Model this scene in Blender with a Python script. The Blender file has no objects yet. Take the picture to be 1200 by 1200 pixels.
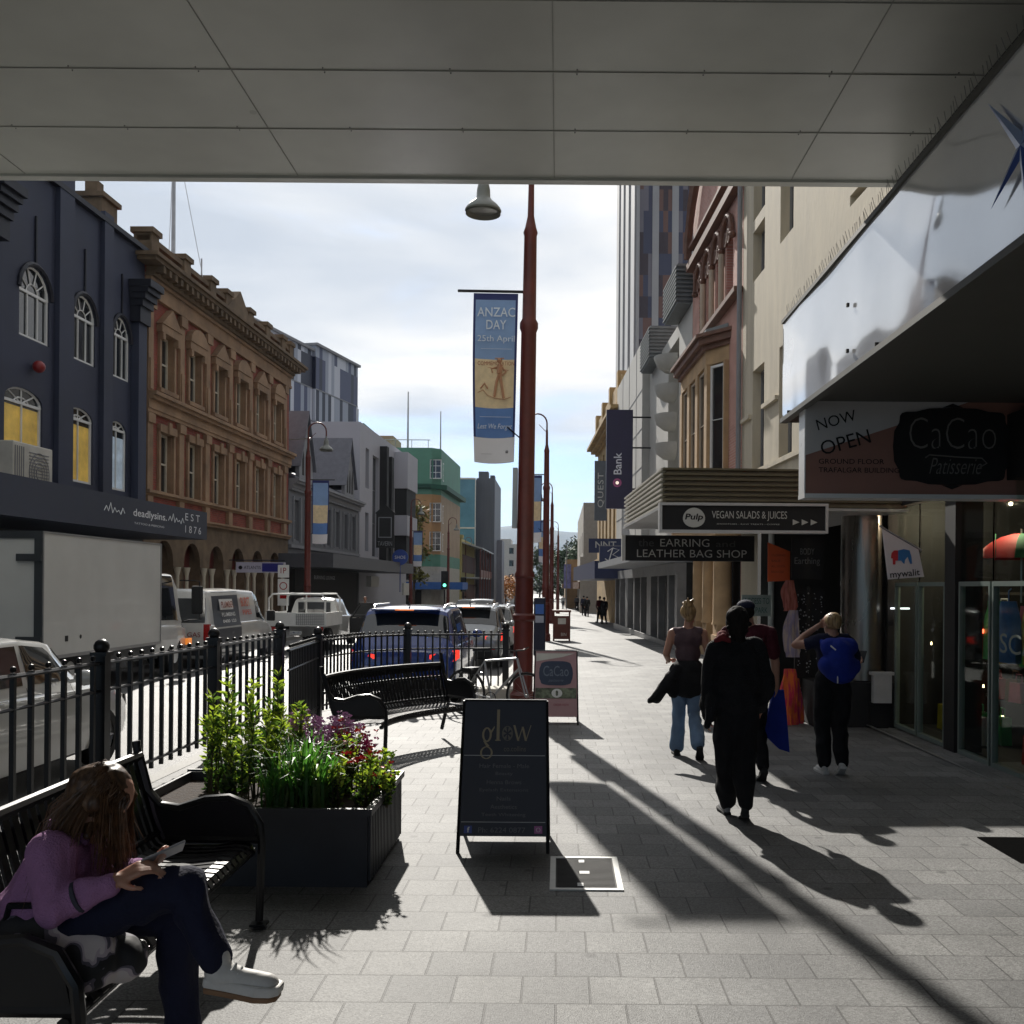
import bpy, bmesh, math, random
from math import sin, cos, pi, sqrt, atan2
from mathutils import Vector, Matrix, noise
V = Vector
rad = math.radians
random.seed(7)
S = bpy.context.scene
COL = S.collection
FP = 1150.0; VX = 655.0; VY = 688.0; EYE = 1.75; ROLL = rad(0.45)

def unroll(x, y):
    dx, dy = x - VX, VY - y
    return dx*cos(ROLL) - dy*sin(ROLL), dx*sin(ROLL) + dy*cos(ROLL)
def W(x, y, Y):
    dx, dy = unroll(x, y)
    return V((dx/FP*Y, Y, EYE + dy/FP*Y))
def gz(Y): return -0.008*max(-20, min(Y, 150))
def rz(Y): return gz(Y) - 0.13
def G(x, y, off=0.0):
    dx, dy = unroll(x, y)
    z = (EYE - off)/(-dy/FP - 0.008)
    return V((dx/FP*z, z, gz(z) + off))

# ---------------- materials
MATS = {}
def mat(name, col=(.5,.5,.5), rough=.6, metal=0.0, var=.12, scale=3.0, bump=0.0, bscale=40.0, coat=0.0, spec=.5, emis=None, estr=1.0, alpha=1.0, detail=4.0, stretch=None):
    if name in MATS: return MATS[name]
    m = bpy.data.materials.new(name); m.use_nodes = True
    nt = m.node_tree; N = nt.nodes; L = nt.links
    b = N['Principled BSDF']
    b.inputs['Roughness'].default_value = rough; b.inputs['Metallic'].default_value = metal
    b.inputs['Specular IOR Level'].default_value = spec
    b.inputs['Coat Weight'].default_value = coat; b.inputs['Coat Roughness'].default_value = .05
    tc = N.new('ShaderNodeTexCoord')
    mp = N.new('ShaderNodeMapping')
    if stretch: mp.inputs['Scale'].default_value = stretch
    L.new(tc.outputs['Object'], mp.inputs['Vector'])
    if var > 0:
        nz = N.new('ShaderNodeTexNoise'); nz.inputs['Scale'].default_value = scale; nz.inputs['Detail'].default_value = detail
        nz.inputs['Roughness'].default_value = .6
        L.new(mp.outputs['Vector'], nz.inputs['Vector'])
        cr = N.new('ShaderNodeMapRange'); cr.inputs['From Min'].default_value = .3; cr.inputs['From Max'].default_value = .7
        cr.inputs['To Min'].default_value = 1 - var; cr.inputs['To Max'].default_value = 1 + var
        L.new(nz.outputs['Fac'], cr.inputs['Value'])
        mx = N.new('ShaderNodeVectorMath'); mx.operation = 'SCALE'; mx.inputs[0].default_value = col[:3]
        L.new(cr.outputs['Result'], mx.inputs['Scale']); L.new(mx.outputs['Vector'], b.inputs['Base Color'])
        mr = N.new('ShaderNodeMapRange'); mr.inputs['To Min'].default_value = max(0, rough - .08); mr.inputs['To Max'].default_value = min(1, rough + .08)
        L.new(nz.outputs['Fac'], mr.inputs['Value']); L.new(mr.outputs['Result'], b.inputs['Roughness'])
    else:
        b.inputs['Base Color'].default_value = (*col[:3], 1)
    if bump > 0:
        n2 = N.new('ShaderNodeTexNoise'); n2.inputs['Scale'].default_value = bscale; n2.inputs['Detail'].default_value = 5
        L.new(mp.outputs['Vector'], n2.inputs['Vector'])
        bp = N.new('ShaderNodeBump'); bp.inputs['Strength'].default_value = bump; bp.inputs['Distance'].default_value = .02
        L.new(n2.outputs['Fac'], bp.inputs['Height']); L.new(bp.outputs['Normal'], b.inputs['Normal'])
    if emis:
        b.inputs['Emission Color'].default_value = (*emis, 1); b.inputs['Emission Strength'].default_value = estr
    if alpha < 1: b.inputs['Alpha'].default_value = alpha
    MATS[name] = m
    return m

def brickmat(name, c1, c2, mortar, bw=.24, bh=.086, msize=.012, rough=.85, axis='xz', bump=.4, bias=0, dirt=.2):
    if name in MATS: return MATS[name]
    m = mat(name, c1, rough, var=0)
    nt = m.node_tree; N = nt.nodes; L = nt.links; b = N['Principled BSDF']
    tc = N.new('ShaderNodeTexCoord'); sp = N.new('ShaderNodeSeparateXYZ'); cb = N.new('ShaderNodeCombineXYZ')
    L.new(tc.outputs['Object'], sp.inputs[0])
    L.new(sp.outputs['XYZ'.index(axis[0].upper())], cb.inputs[0]); L.new(sp.outputs['XYZ'.index(axis[1].upper())], cb.inputs[1])
    br = N.new('ShaderNodeTexBrick'); L.new(cb.outputs[0], br.inputs['Vector'])
    br.inputs['Color1'].default_value = (*c1, 1); br.inputs['Color2'].default_value = (*c2, 1); br.inputs['Mortar'].default_value = (*mortar, 1)
    br.inputs['Scale'].default_value = 1; br.inputs['Brick Width'].default_value = bw; br.inputs['Row Height'].default_value = bh
    br.inputs['Mortar Size'].default_value = msize; br.inputs['Bias'].default_value = bias; br.inputs['Mortar Smooth'].default_value = .2
    nz = N.new('ShaderNodeTexNoise'); nz.inputs['Scale'].default_value = 1.3; nz.inputs['Detail'].default_value = 6
    L.new(tc.outputs['Object'], nz.inputs['Vector'])
    mr = N.new('ShaderNodeMapRange'); mr.inputs['From Min'].default_value = .3; mr.inputs['From Max'].default_value = .7
    mr.inputs['To Min'].default_value = 1 - dirt; mr.inputs['To Max'].default_value = 1 + dirt
    L.new(nz.outputs['Fac'], mr.inputs['Value'])
    mx = N.new('ShaderNodeVectorMath'); mx.operation = 'SCALE'
    L.new(br.outputs['Color'], mx.inputs[0]); L.new(mr.outputs['Result'], mx.inputs['Scale']); L.new(mx.outputs['Vector'], b.inputs['Base Color'])
    bp = N.new('ShaderNodeBump'); bp.inputs['Strength'].default_value = bump; bp.inputs['Distance'].default_value = .01; bp.invert = True
    L.new(br.outputs['Fac'], bp.inputs['Height']); L.new(bp.outputs['Normal'], b.inputs['Normal'])
    return m

# ---------------- mesh builder
class M:
    def __init__(s, T=None):
        s.v = []; s.f = []; s.mi = []; s.T = T or Matrix.Identity(4); s.m = 0
    def add(s, vs, fs, m=None):
        o = len(s.v); m = s.m if m is None else m
        s.v += [s.T @ V(p) for p in vs]
        s.f += [tuple(i + o for i in f) for f in fs]; s.mi += [m]*len(fs)
    def box(s, x0, x1, y0, y1, z0, z1, m=None):
        if x0 > x1: x0, x1 = x1, x0
        if y0 > y1: y0, y1 = y1, y0
        if z0 > z1: z0, z1 = z1, z0
        vs = [(x, y, z) for z in (z0, z1) for y in (y0, y1) for x in (x0, x1)]
        s.add(vs, [(0,2,3,1),(4,5,7,6),(0,1,5,4),(2,6,7,3),(0,4,6,2),(1,3,7,5)], m); return s
    def quad(s, a, b, c, d, m=None): s.add([a,b,c,d], [(0,1,2,3)], m); return s
    def poly(s, pts, m=None): s.add(pts, [tuple(range(len(pts)))], m); return s
    def prism(s, pts, d, m=None):
        """closed polygon pts (3d) extruded by vector d"""
        n = len(pts); d = V(d); vs = [V(p) for p in pts] + [V(p) + d for p in pts]
        fs = [tuple(reversed(range(n))), tuple(range(n, 2*n))] + [(i, (i+1) % n, n+(i+1) % n, n+i) for i in range(n)]
        nrm = V((0,0,0))
        for i in range(n): nrm += V(pts[i]).cross(V(pts[(i+1) % n]))
        if nrm.dot(d) < 0: fs = [tuple(reversed(f)) for f in fs]
        s.add(vs, fs, m); return s
    def tube(s, pts, r, n=8, m=None, cap=True, flat=1.0):
        pts = [V(p) for p in pts]; k = len(pts); rs = r if isinstance(r, (list, tuple)) else [r]*k
        vs = []; up = None
        for i, p in enumerate(pts):
            t = (pts[min(i+1, k-1)] - pts[max(i-1, 0)])
            if t.length < 1e-9: t = V((0,0,1))
            t.normalize()
            if up is None:
                up = V((0,0,1)) if abs(t.z) < .9 else V((1,0,0))
            a = t.cross(up)
            if a.length < 1e-4: a = t.cross(V((1,0,0)) if abs(t.x) < .9 else V((0,1,0)))
            a.normalize(); b = a.cross(t).normalized()
            up = b
            for j in range(n):
                an = 2*pi*j/n; vs.append(p + a*cos(an)*rs[i] + b*sin(an)*rs[i]*flat)
        fs = [(i*n+j, i*n+(j+1) % n, (i+1)*n+(j+1) % n, (i+1)*n+j) for i in range(k-1) for j in range(n)]
        fs = [tuple(reversed(f)) for f in fs]
        if cap: fs += [tuple(range(n)), tuple(reversed(range((k-1)*n, k*n)))]
        s.add(vs, fs, m); return s
    def lathe(s, prof, c=(0,0,0), n=16, m=None, axis='z', arc=2*pi, a0=0):
        c = V(c); vs = []; full = abs(arc - 2*pi) < 1e-6; nn = n if full else n+1
        for (r, h) in prof:
            for j in range(nn):
                a = a0 + arc*j/n
                p = V((r*cos(a), r*sin(a), h))
                if axis == 'y': p = V((p.x, p.z, p.y))
                if axis == 'x': p = V((p.z, p.x, p.y))
                vs.append(c + p)
        fs = []
        for i in range(len(prof)-1):
            for j in range(n):
                j2 = (j+1) % nn
                fs.append((i*nn+j, i*nn+j2, (i+1)*nn+j2, (i+1)*nn+j))
        if axis == 'y': fs = [tuple(reversed(f)) for f in fs]
        s.add(vs, fs, m); return s
    def ball(s, c, r, n=10, m=None, sc=(1,1,1), R3=None):
        c = V(c); vs = []; k = max(4, n//2+1)
        for i in range(k+1):
            th = pi*i/k
            for j in range(n):
                p = V((sin(th)*cos(2*pi*j/n)*sc[0]*r, sin(th)*sin(2*pi*j/n)*sc[1]*r, cos(th)*sc[2]*r))
                if R3: p = R3 @ p
                vs.append(c+p)
        fs = [(i*n+j, (i+1)*n+j, (i+1)*n+(j+1) % n, i*n+(j+1) % n) for i in range(k) for j in range(n)]
        s.add(vs, fs, m); return s
    def build(s, name, mats, parent=None, smooth=False, bevel=0, sharp=35, loc=None):
        me = bpy.data.meshes.new(name)
        me.from_pydata([tuple(p) for p in s.v], [], s.f)
        if not isinstance(mats, (list, tuple)): mats = [mats]
        for m in mats: me.materials.append(m)
        me.polygons.foreach_set('material_index', s.mi)
        o = bpy.data.objects.new(name, me); COL.objects.link(o)
        bm = bmesh.new(); bm.from_mesh(me)
        bmesh.ops.remove_doubles(bm, verts=bm.verts, dist=1e-5)
        bm.to_mesh(me); bm.free()
        if smooth:
            me.polygons.foreach_set('use_smooth', [True]*len(me.polygons))
            me.set_sharp_from_angle(angle=rad(sharp))
        if bevel:
            b = o.modifiers.new('bevel', 'BEVEL'); b.width = bevel; b.segments = 2; b.limit_method = 'ANGLE'; b.harden_normals = False
        if parent: o.parent = parent
        if loc: o.location = loc
        return o

def tag(o, label=None, cat=None, group=None, kind=None):
    if label: o['label'] = label
    if cat: o['category'] = cat
    if group: o['group'] = group
    if kind: o['kind'] = kind
    return o
def thing(name, label, cat, loc=(0,0,0), rotz=0, group=None):
    o = bpy.data.objects.new(name, None); COL.objects.link(o); o.empty_display_size = .2
    o.location = loc; o.rotation_euler = (0,0,rotz)
    return tag(o, label, cat, group)
def kids(o): return [c for c in COL.objects if c.parent == o]
def dup(root, loc=None, rotz=None, label=None, group=None, scale=None):
    def cp(o, par):
        c = o.copy(); COL.objects.link(c); c.parent = par
        for k in KID.get(o.name, None) or kids(o): cp(k, c)
        return c
    c = cp(root, None)
    if loc is not None: c.location = loc
    if rotz is not None: c.rotation_euler = (0,0,rotz)
    if label: c['label'] = label
    if group: c['group'] = group
    if scale: c.scale = scale
    return c
KID = {}
def struct(name, b, m, smooth=False): return tag(b.build(name, m, smooth=smooth), kind='structure')

_tc = {}
def textverts(txt, bold=0.0, shear=0.0, spacing=1.0):
    key = (txt, bold, shear, spacing)
    if key in _tc: return _tc[key]
    cu = bpy.data.curves.new('t', 'FONT'); cu.body = txt; cu.size = 1; cu.align_x = 'LEFT'; cu.offset = bold; cu.shear = shear
    cu.space_character = spacing; cu.resolution_u = 3
    o = bpy.data.objects.new('t', cu); COL.objects.link(o)
    dg = bpy.context.evaluated_depsgraph_get(); dg.update()
    me = bpy.data.meshes.new_from_object(o.evaluated_get(dg))
    vs = [v.co.copy() for v in me.vertices]; fs = [tuple(p.vertices) for p in me.polygons]
    bpy.data.objects.remove(o); bpy.data.meshes.remove(me); bpy.data.curves.remove(cu)
    _tc[key] = (vs, fs); return _tc[key]
def text(mb, txt, x0, x1, z0, z1, y=0.0, m=0, bold=0.0, shear=0.0, spacing=1.0, rot=0.0, flip=False, keep=False):
    """text stretched to fill the box x0..x1, z0..z1 on the plane y (facing -y); rot turns it in the plane"""
    vs, fs = textverts(txt, bold, shear, spacing)
    if not vs: return
    ax0 = min(v.x for v in vs); ax1 = max(v.x for v in vs); ay0 = min(v.y for v in vs); ay1 = max(v.y for v in vs)
    cx, cz = (x0+x1)/2, (z0+z1)/2; w, h = x1-x0, z1-z0
    if abs(rot) > .01 and abs(abs(rot)-pi/2) < .01: w, h = h, w
    sx, sy = w/(ax1-ax0), h/max(1e-6, (ay1-ay0))
    if keep: sx = sy = min(sx, sy)
    out = []
    for v in vs:
        px = (v.x-(ax0+ax1)/2)*sx; pz = (v.y-(ay0+ay1)/2)*sy
        if flip: px = -px
        rx = px*cos(rot)-pz*sin(rot); r2 = px*sin(rot)+pz*cos(rot)
        out.append((cx+rx, y, cz+r2))
    mb.add(out, fs, m)

# ---------------- common materials
BLACK = mat('black_paint', (.008,.008,.010), .32, var=.2, spec=.4)
BLACKM = mat('matt_black', (.012,.012,.013), .8, var=.2)
DARK = mat('dark_interior', (.018,.017,.016), .8, var=.3)
GLASS = mat('window_glass', (.015,.018,.022), .06, var=.15, scale=.6, spec=.8)
WHITE = mat('white_paint', (.72,.72,.70), .5, var=.06, scale=2)
OFFW = mat('off_white_trim', (.6,.58,.53), .6, var=.1)
STEEL = mat('galvanised_steel', (.4,.4,.4), .4, .8, var=.15)
POLE = mat('oxide_red_paint', (.12,.022,.016), .4, var=.18, scale=5, bump=.06, bscale=18)
RUB = mat('rubber', (.018,.018,.018), .8, var=.1)
RED = mat('red_lens', (.35,.01,.01), .2, var=.05)
GREYT = mat('grey_trim', (.22,.22,.23), .6, var=.1)
GOLD = mat('gold_lettering', (.33,.27,.17), .6, var=.05)
SILV = mat('silver_lettering', (.55,.55,.55), .5, var=.05)
BLUEB = mat('banner_blue', (.07,.16,.38), .7, var=.08, scale=2)
NAVYB = mat('banner_navy', (.018,.022,.12), .7, var=.05)

# ---------------- camera
cam = bpy.data.cameras.new('camera'); co = bpy.data.objects.new('camera', cam); COL.objects.link(co)
cam.sensor_width = 36; cam.lens = 36*FP/1200; cam.shift_x = -(VX-600)/1200; cam.shift_y = (VY-600)/1200
cam.clip_start = .05; cam.clip_end = 20000
r = ROLL
co.matrix_world = Matrix(((cos(r), -sin(r), 0, 0), (0, 0, -1, 0), (sin(r), cos(r), 0, EYE), (0,0,0,1)))
S.camera = co

# ---------------- light and sky
EL = rad(32.7); AZ = rad(-11.5)
sd = V((sin(AZ)*cos(EL), cos(AZ)*cos(EL), sin(EL)))
sl = bpy.data.lights.new('sun', 'SUN'); sl.energy = 4.6; sl.angle = rad(.7); sl.color = (1, .95, .87)
so = bpy.data.objects.new('sun', sl); COL.objects.link(so); so.rotation_euler = sd.to_track_quat('Z', 'Y').to_euler(); so.location = sd*60
w = bpy.data.worlds.new('World'); S.world = w; w.use_nodes = True
N = w.node_tree.nodes; L = w.node_tree.links; bg = N['Background']
sky = N.new('ShaderNodeTexSky'); sky.sky_type = 'NISHITA'; sky.sun_disc = False; sky.sun_elevation = EL; sky.sun_rotation = AZ
sky.air_density = 1; sky.dust_density = 1.0
tc = N.new('ShaderNodeTexCoord'); sp = N.new('ShaderNodeSeparateXYZ'); L.new(tc.outputs['Generated'], sp.inputs[0])
def math_(op, a, b=None, c=None, clamp=False):
    n = N.new('ShaderNodeMath'); n.operation = op; n.use_clamp = clamp
    for i, q in enumerate((a, b, c)):
        if q is None: continue
        if isinstance(q, (int, float)): n.inputs[i].default_value = q
        else: L.new(q, n.inputs[i])
    return n.outputs[0]
zc = math_('MAXIMUM', math_('ADD', sp.outputs[2], .06), .03)
cx = math_('DIVIDE', sp.outputs[0], zc); cy = math_('DIVIDE', sp.outputs[1], zc)
cb = N.new('ShaderNodeCombineXYZ'); L.new(cx, cb.inputs[0]); L.new(math_('MULTIPLY', cy, 1.15), cb.inputs[1])
nz = N.new('ShaderNodeTexNoise'); nz.inputs['Scale'].default_value = .9; nz.inputs['Detail'].default_value = 8; nz.inputs['Roughness'].default_value = .55
nz.inputs['Distortion'].default_value = .5
L.new(cb.outputs[0], nz.inputs['Vector'])
nb = N.new('ShaderNodeTexNoise'); nb.inputs['Scale'].default_value = .8; nb.inputs['Detail'].default_value = 6; nb.inputs['Distortion'].default_value = .4
mpv = N.new('ShaderNodeMapping'); mpv.inputs['Location'].default_value = (4.3, 1.7, 0); L.new(cb.outputs[0], mpv.inputs['Vector']); L.new(mpv.outputs[0], nb.inputs['Vector'])
# cloud cover: thick above, opening to blue near the horizon
cov = N.new('ShaderNodeMapRange'); cov.inputs['From Min'].default_value = .07; cov.inputs['From Max'].default_value = .22
cov.inputs['To Min'].default_value = -.42; cov.inputs['To Max'].default_value = .85
L.new(sp.outputs[2], cov.inputs['Value'])
cf = math_('ADD', math_('MULTIPLY', math_('SUBTRACT', nz.outputs['Fac'], .5), 2.6), cov.outputs['Result'])
cfac = math_('MULTIPLY', math_('SMOOTH_MIN', math_('MAXIMUM', math_('ADD', cf, .3), 0), 1.0, .2), 1.0, clamp=True)
# brightness of the cloud layer: bright around the veiled sun, duller away from it
dt = N.new('ShaderNodeVectorMath'); dt.operation = 'DOT_PRODUCT'; dt.inputs[1].default_value = sd; L.new(tc.outputs['Generated'], dt.inputs[0])
dm = N.new('ShaderNodeMapRange'); dm.inputs['From Min'].default_value = -.3; dm.inputs['From Max'].default_value = 1
dm.inputs['To Min'].default_value = .42; dm.inputs['To Max'].default_value = .78; L.new(dt.outputs['Value'], dm.inputs['Value'])
shade = N.new('ShaderNodeMapRange'); shade.inputs['From Min'].default_value = .35; shade.inputs['From Max'].default_value = .65
shade.inputs['To Min'].default_value = .70; shade.inputs['To Max'].default_value = 1.04; L.new(nb.outputs['Fac'], shade.inputs['Value'])
cb2 = math_('MULTIPLY', dm.outputs['Result'], shade.outputs['Result'])
cc = N.new('ShaderNodeMixRGB'); cc.inputs[1].default_value = (.80,.88,1.0,1); cc.inputs[2].default_value = (1.0,.975,.935,1)
L.new(math_('MULTIPLY', math_('SUBTRACT', shade.outputs['Result'], .70), 2.9, clamp=True), cc.inputs[0])
cs = N.new('ShaderNodeVectorMath'); cs.operation = 'SCALE'; L.new(cc.outputs[0], cs.inputs[0]); L.new(cb2, cs.inputs['Scale'])
sks = N.new('ShaderNodeVectorMath'); sks.operation = 'SCALE'; L.new(sky.outputs[0], sks.inputs[0]); sks.inputs['Scale'].default_value = .075
tint = N.new('ShaderNodeVectorMath'); tint.operation = 'MULTIPLY'; tint.inputs[1].default_value = (.52,.74,1.12); L.new(sks.outputs[0], tint.inputs[0])
mixw = N.new('ShaderNodeMixRGB'); L.new(cfac, mixw.inputs[0]); L.new(tint.outputs[0], mixw.inputs[1]); L.new(cs.outputs[0], mixw.inputs[2])
L.new(mixw.outputs[0], bg.inputs['Color']); bg.inputs['Strength'].default_value = 1.0
S.view_settings.view_transform = 'Standard'; S.view_settings.look = 'None'; S.view_settings.exposure = .5; S.view_settings.gamma = 1

# ---------------- ground, road, pavements
def pavemat():
    m = brickmat('paving', (.118,.119,.119), (.182,.182,.178), (.060,.059,.057), .30, .30, .005, .68, 'xy', .7, dirt=.24)
    nt = m.node_tree; N = nt.nodes; L = nt.links; b = N['Principled BSDF']
    tc = N.new('ShaderNodeTexCoord')
    src = b.inputs['Base Color'].links[0].from_socket
    v = N.new('ShaderNodeTexVoronoi'); v.inputs['Scale'].default_value = 130; L.new(tc.outputs['Object'], v.inputs['Vector'])
    bw = N.new('ShaderNodeSeparateColor'); L.new(v.outputs['Color'], bw.inputs[0])
    mr = N.new('ShaderNodeMapRange'); mr.inputs['To Min'].default_value = .62; mr.inputs['To Max'].default_value = 1.42; L.new(bw.outputs[0], mr.inputs['Value'])
    n3 = N.new('ShaderNodeTexNoise'); n3.inputs['Scale'].default_value = .35; n3.inputs['Detail'].default_value = 8; L.new(tc.outputs['Object'], n3.inputs['Vector'])
    m3 = N.new('ShaderNodeMapRange'); m3.inputs['From Min'].default_value=.3; m3.inputs['From Max'].default_value=.7; m3.inputs['To Min'].default_value = .74; m3.inputs['To Max'].default_value = 1.16; L.new(n3.outputs['Fac'], m3.inputs['Value'])
    mu = N.new('ShaderNodeMath'); mu.operation = 'MULTIPLY'; L.new(mr.outputs[0], mu.inputs[0]); L.new(m3.outputs[0], mu.inputs[1])
    # small dark spots (old chewing gum, oil)
    v2 = N.new('ShaderNodeTexVoronoi'); v2.inputs['Scale'].default_value = 2.1; L.new(tc.outputs['Object'], v2.inputs['Vector'])
    ms = N.new('ShaderNodeMapRange'); ms.inputs['From Min'].default_value = .05; ms.inputs['From Max'].default_value = .085; ms.inputs['To Min'].default_value = .45; ms.inputs['To Max'].default_value = 1; L.new(v2.outputs['Distance'], ms.inputs['Value'])
    mu2 = N.new('ShaderNodeMath'); mu2.operation = 'MULTIPLY'; L.new(mu.outputs[0], mu2.inputs[0]); L.new(ms.outputs[0], mu2.inputs[1])
    mx = N.new('ShaderNodeVectorMath'); mx.operation = 'SCALE'; L.new(src, mx.inputs[0]); L.new(mu2.outputs[0], mx.inputs['Scale'])
    L.new(mx.outputs[0], b.inputs['Base Color'])
    b2 = N.new('ShaderNodeBump'); b2.inputs['Strength'].default_value = .35; b2.inputs['Distance'].default_value = .004
    L.new(v.outputs['Distance'], b2.inputs['Height']); L.new(b.inputs['Normal'].links[0].from_socket, b2.inputs['Normal']); L.new(b2.outputs[0], b.inputs['Normal'])
    return m
PAVE = pavemat()
ROAD = mat('asphalt', (.09,.09,.09), .55, var=.18, scale=1.5, bump=.5, bscale=160)
KERB = mat('kerb_stone', (.22,.215,.20), .7, var=.15, scale=6, bump=.2)
GRND = mat('ground', (.12,.12,.11), .9, var=.2, scale=.05)
b = M()
ys = [-25,-20,0,20,60,100,150,400,1500,6000]
for i in range(len(ys)-1):
    b.quad((-2500,ys[i],rz(ys[i])-.02), (2500,ys[i],rz(ys[i])-.02), (2500,ys[i+1],rz(ys[i+1])-.02), (-2500,ys[i+1],rz(ys[i+1])-.02))
struct('ground', b, GRND)
def kx_r(Y): return -1.25 - .0*(Y)          # right-hand kerb beyond the build-out
def LX(Y): return -14.5 + .03*Y             # left building line
def RX(Y): return 6.2 - .045*Y              # right building line
b = M()
for i in range(3, 9) : pass
yy = [-20,0,20,40,60,80,100,120,150,400]
for i in range(len(yy)-1):
    a, c = yy[i], yy[i+1]
    b.quad((-11.0,a,rz(a)), (-.5 if a>=20 else -3.3,a,rz(a)), (-.5 if a>=20 else -3.3,c,rz(c)), (-11.0,c,rz(c)))
b.quad((-3.6,14,rz(14)), (-.5,14,rz(14)), (-.5,20,rz(20)), (-3.6,20,rz(20)))
struct('road', b, ROAD)
# right-hand pavement: outline in plan with the build-out
out = [(12,-20),(-3.85,-20),(-3.85,0),(-3.87,9),(-3.9,12.6),(-3.85,13.6),(-3.6,14.6),(-3.1,15.4),(-2.2,15.75),(-1.25,15.85)]
edge = out[1:] + [(-1.25,20),(-1.25,40),(-1.25,60),(-1.2,100),(-1.1,150),(-1.0,300)]
b = M(); kb = M()
for i in range(len(edge)-1):
    (x0,y0),(x1,y1) = edge[i], edge[i+1]
    if y1 - y0 < 1e-6: continue
    b.quad((x0+.15,y0,gz(y0)), (30,y0,gz(y0)), (30,y1,gz(y1)), (x1+.15,y1,gz(y1)))
for i in range(len(edge)-1):
    (x0,y0),(x1,y1) = edge[i], edge[i+1]
    a0, a1 = V((x0,y0,0)), V((x1,y1,0)); t = (a1-a0).normalized(); nn = V((t.y,-t.x,0))*.16
    z0, z1 = gz(y0)+.004, gz(y1)+.004
    p = [(x0,y0,z0-.16),(x1,y1,z1-.16),(x1,y1,z1),(x0,y0,z0)]
    kb.quad(*p); kb.quad((x0,y0,z0),(x1,y1,z1),(x1+nn.x,y1+nn.y,z1),(x0+nn.x,y0+nn.y,z0))
struct('pavement', b, PAVE); struct('kerb', kb, KERB)
b = M(); kb = M()
for i in range(len(yy)-1):
    a, c = yy[i], yy[i+1]
    b.quad((-40,a,gz(a)), (-10.75,a,gz(a)), (-10.75,c,gz(c)), (-40,c,gz(c)))
    kb.quad((-10.75,a,gz(a)+.004), (-10.58,a,gz(a)+.004), (-10.58,c,gz(c)+.004), (-10.75,c,gz(c)+.004))
    kb.quad((-10.58,a,gz(a)+.004), (-10.58,a,gz(a)-.15), (-10.58,c,gz(c)-.15), (-10.58,c,gz(c)+.004))
struct('far_pavement', b, PAVE); struct('far_kerb', kb, KERB)
b = M()
for k in range(9):
    y0 = 24 + k*9
    b.quad((-6.9,y0,rz(y0)+.005), (-6.78,y0,rz(y0)+.005), (-6.78,y0+3,rz(y0+3)+.005), (-6.9,y0+3,rz(y0+3)+.005))
    b.quad((-3.75,y0-5,rz(y0-5)+.005), (-3.65,y0-5,rz(y0-5)+.005), (-3.65,y0+3,rz(y0+3)+.005), (-3.75,y0+3,rz(y0+3)+.005))
struct('road_markings', b, mat('road_paint', (.6,.6,.58), .6, var=.25, scale=8))
# mountain behind the town
b = M(); nx, ny = 70, 14
for j in range(ny+1):
    for i in range(nx+1):
        X = -1600 + 3200*i/nx; Y = 3300 + 1500*j/ny
        h = 250*math.exp(-((X+200)/900)**2)*sin(min(1, j/ny*1.6)*pi/2) + 40*noise.noise(V((X/260, Y/300, 1)))*min(1, j/4) - 8
        b.v.append(V((X,Y,h)))
for j in range(ny):
    for i in range(nx):
        a = j*(nx+1)+i; b.f.append((a,a+1,a+nx+2,a+nx+1)); b.mi.append(0)
struct('mountain', b, mat('hazed_forest', (.04,.08,.12), .95, var=.3, scale=.01), smooth=True)  # forest colour carries painted blue distance haze besides the haze volume
# ---------------- facade helpers (local frame: x along the wall, -y towards the street, z up)
def wall(b, x0, x1, z0, z1, ops, y=0.0, dep=.25, m=0, mr=None):
    """front face at y with rectangular openings (xa,xb,za,zb) and their reveals"""
    mr = m if mr is None else mr
    xs = sorted({x0, x1} | {min(max(v, x0), x1) for o in ops for v in o[:2]})
    zs = sorted({z0, z1} | {min(max(v, z0), z1) for o in ops for v in o[2:4]})
    for i in range(len(xs)-1):
        for j in range(len(zs)-1):
            cx, cz = (xs[i]+xs[i+1])/2, (zs[j]+zs[j+1])/2
            if any(o[0] < cx < o[1] and o[2] < cz < o[3] for o in ops): continue
            b.quad((xs[i],y,zs[j]), (xs[i+1],y,zs[j]), (xs[i+1],y,zs[j+1]), (xs[i],y,zs[j+1]), m)
    for (a, c, d, e) in [o[:4] for o in ops]:
        b.quad((a,y,d),(a,y,e),(a,y+dep,e),(a,y+dep,d), mr); b.quad((c,y,e),(c,y,d),(c,y+dep,d),(c,y+dep,e), mr)
        b.quad((a,y,e),(c,y,e),(c,y+dep,e),(a,y+dep,e), mr); b.quad((c,y,d),(a,y,d),(a,y+dep,d),(c,y+dep,d), mr)
def shell(b, x0, x1, z0, z1, d, y=0.0, m=0, mroof=None):
    """sides, back and roof behind a front face at y"""
    mroof = m if mroof is None else mroof
    b.quad((x0,y,z0),(x0,y,z1),(x0,y+d,z1),(x0,y+d,z0), m); b.quad((x1,y,z1),(x1,y,z0),(x1,y+d,z0),(x1,y+d,z1), m)
    b.quad((x0,y+d,z0),(x0,y+d,z1),(x1,y+d,z1),(x1,y+d,z0), m); b.quad((x0,y,z1),(x1,y,z1),(x1,y+d,z1),(x0,y+d,z1), mroof)
_wm = {}
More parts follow.
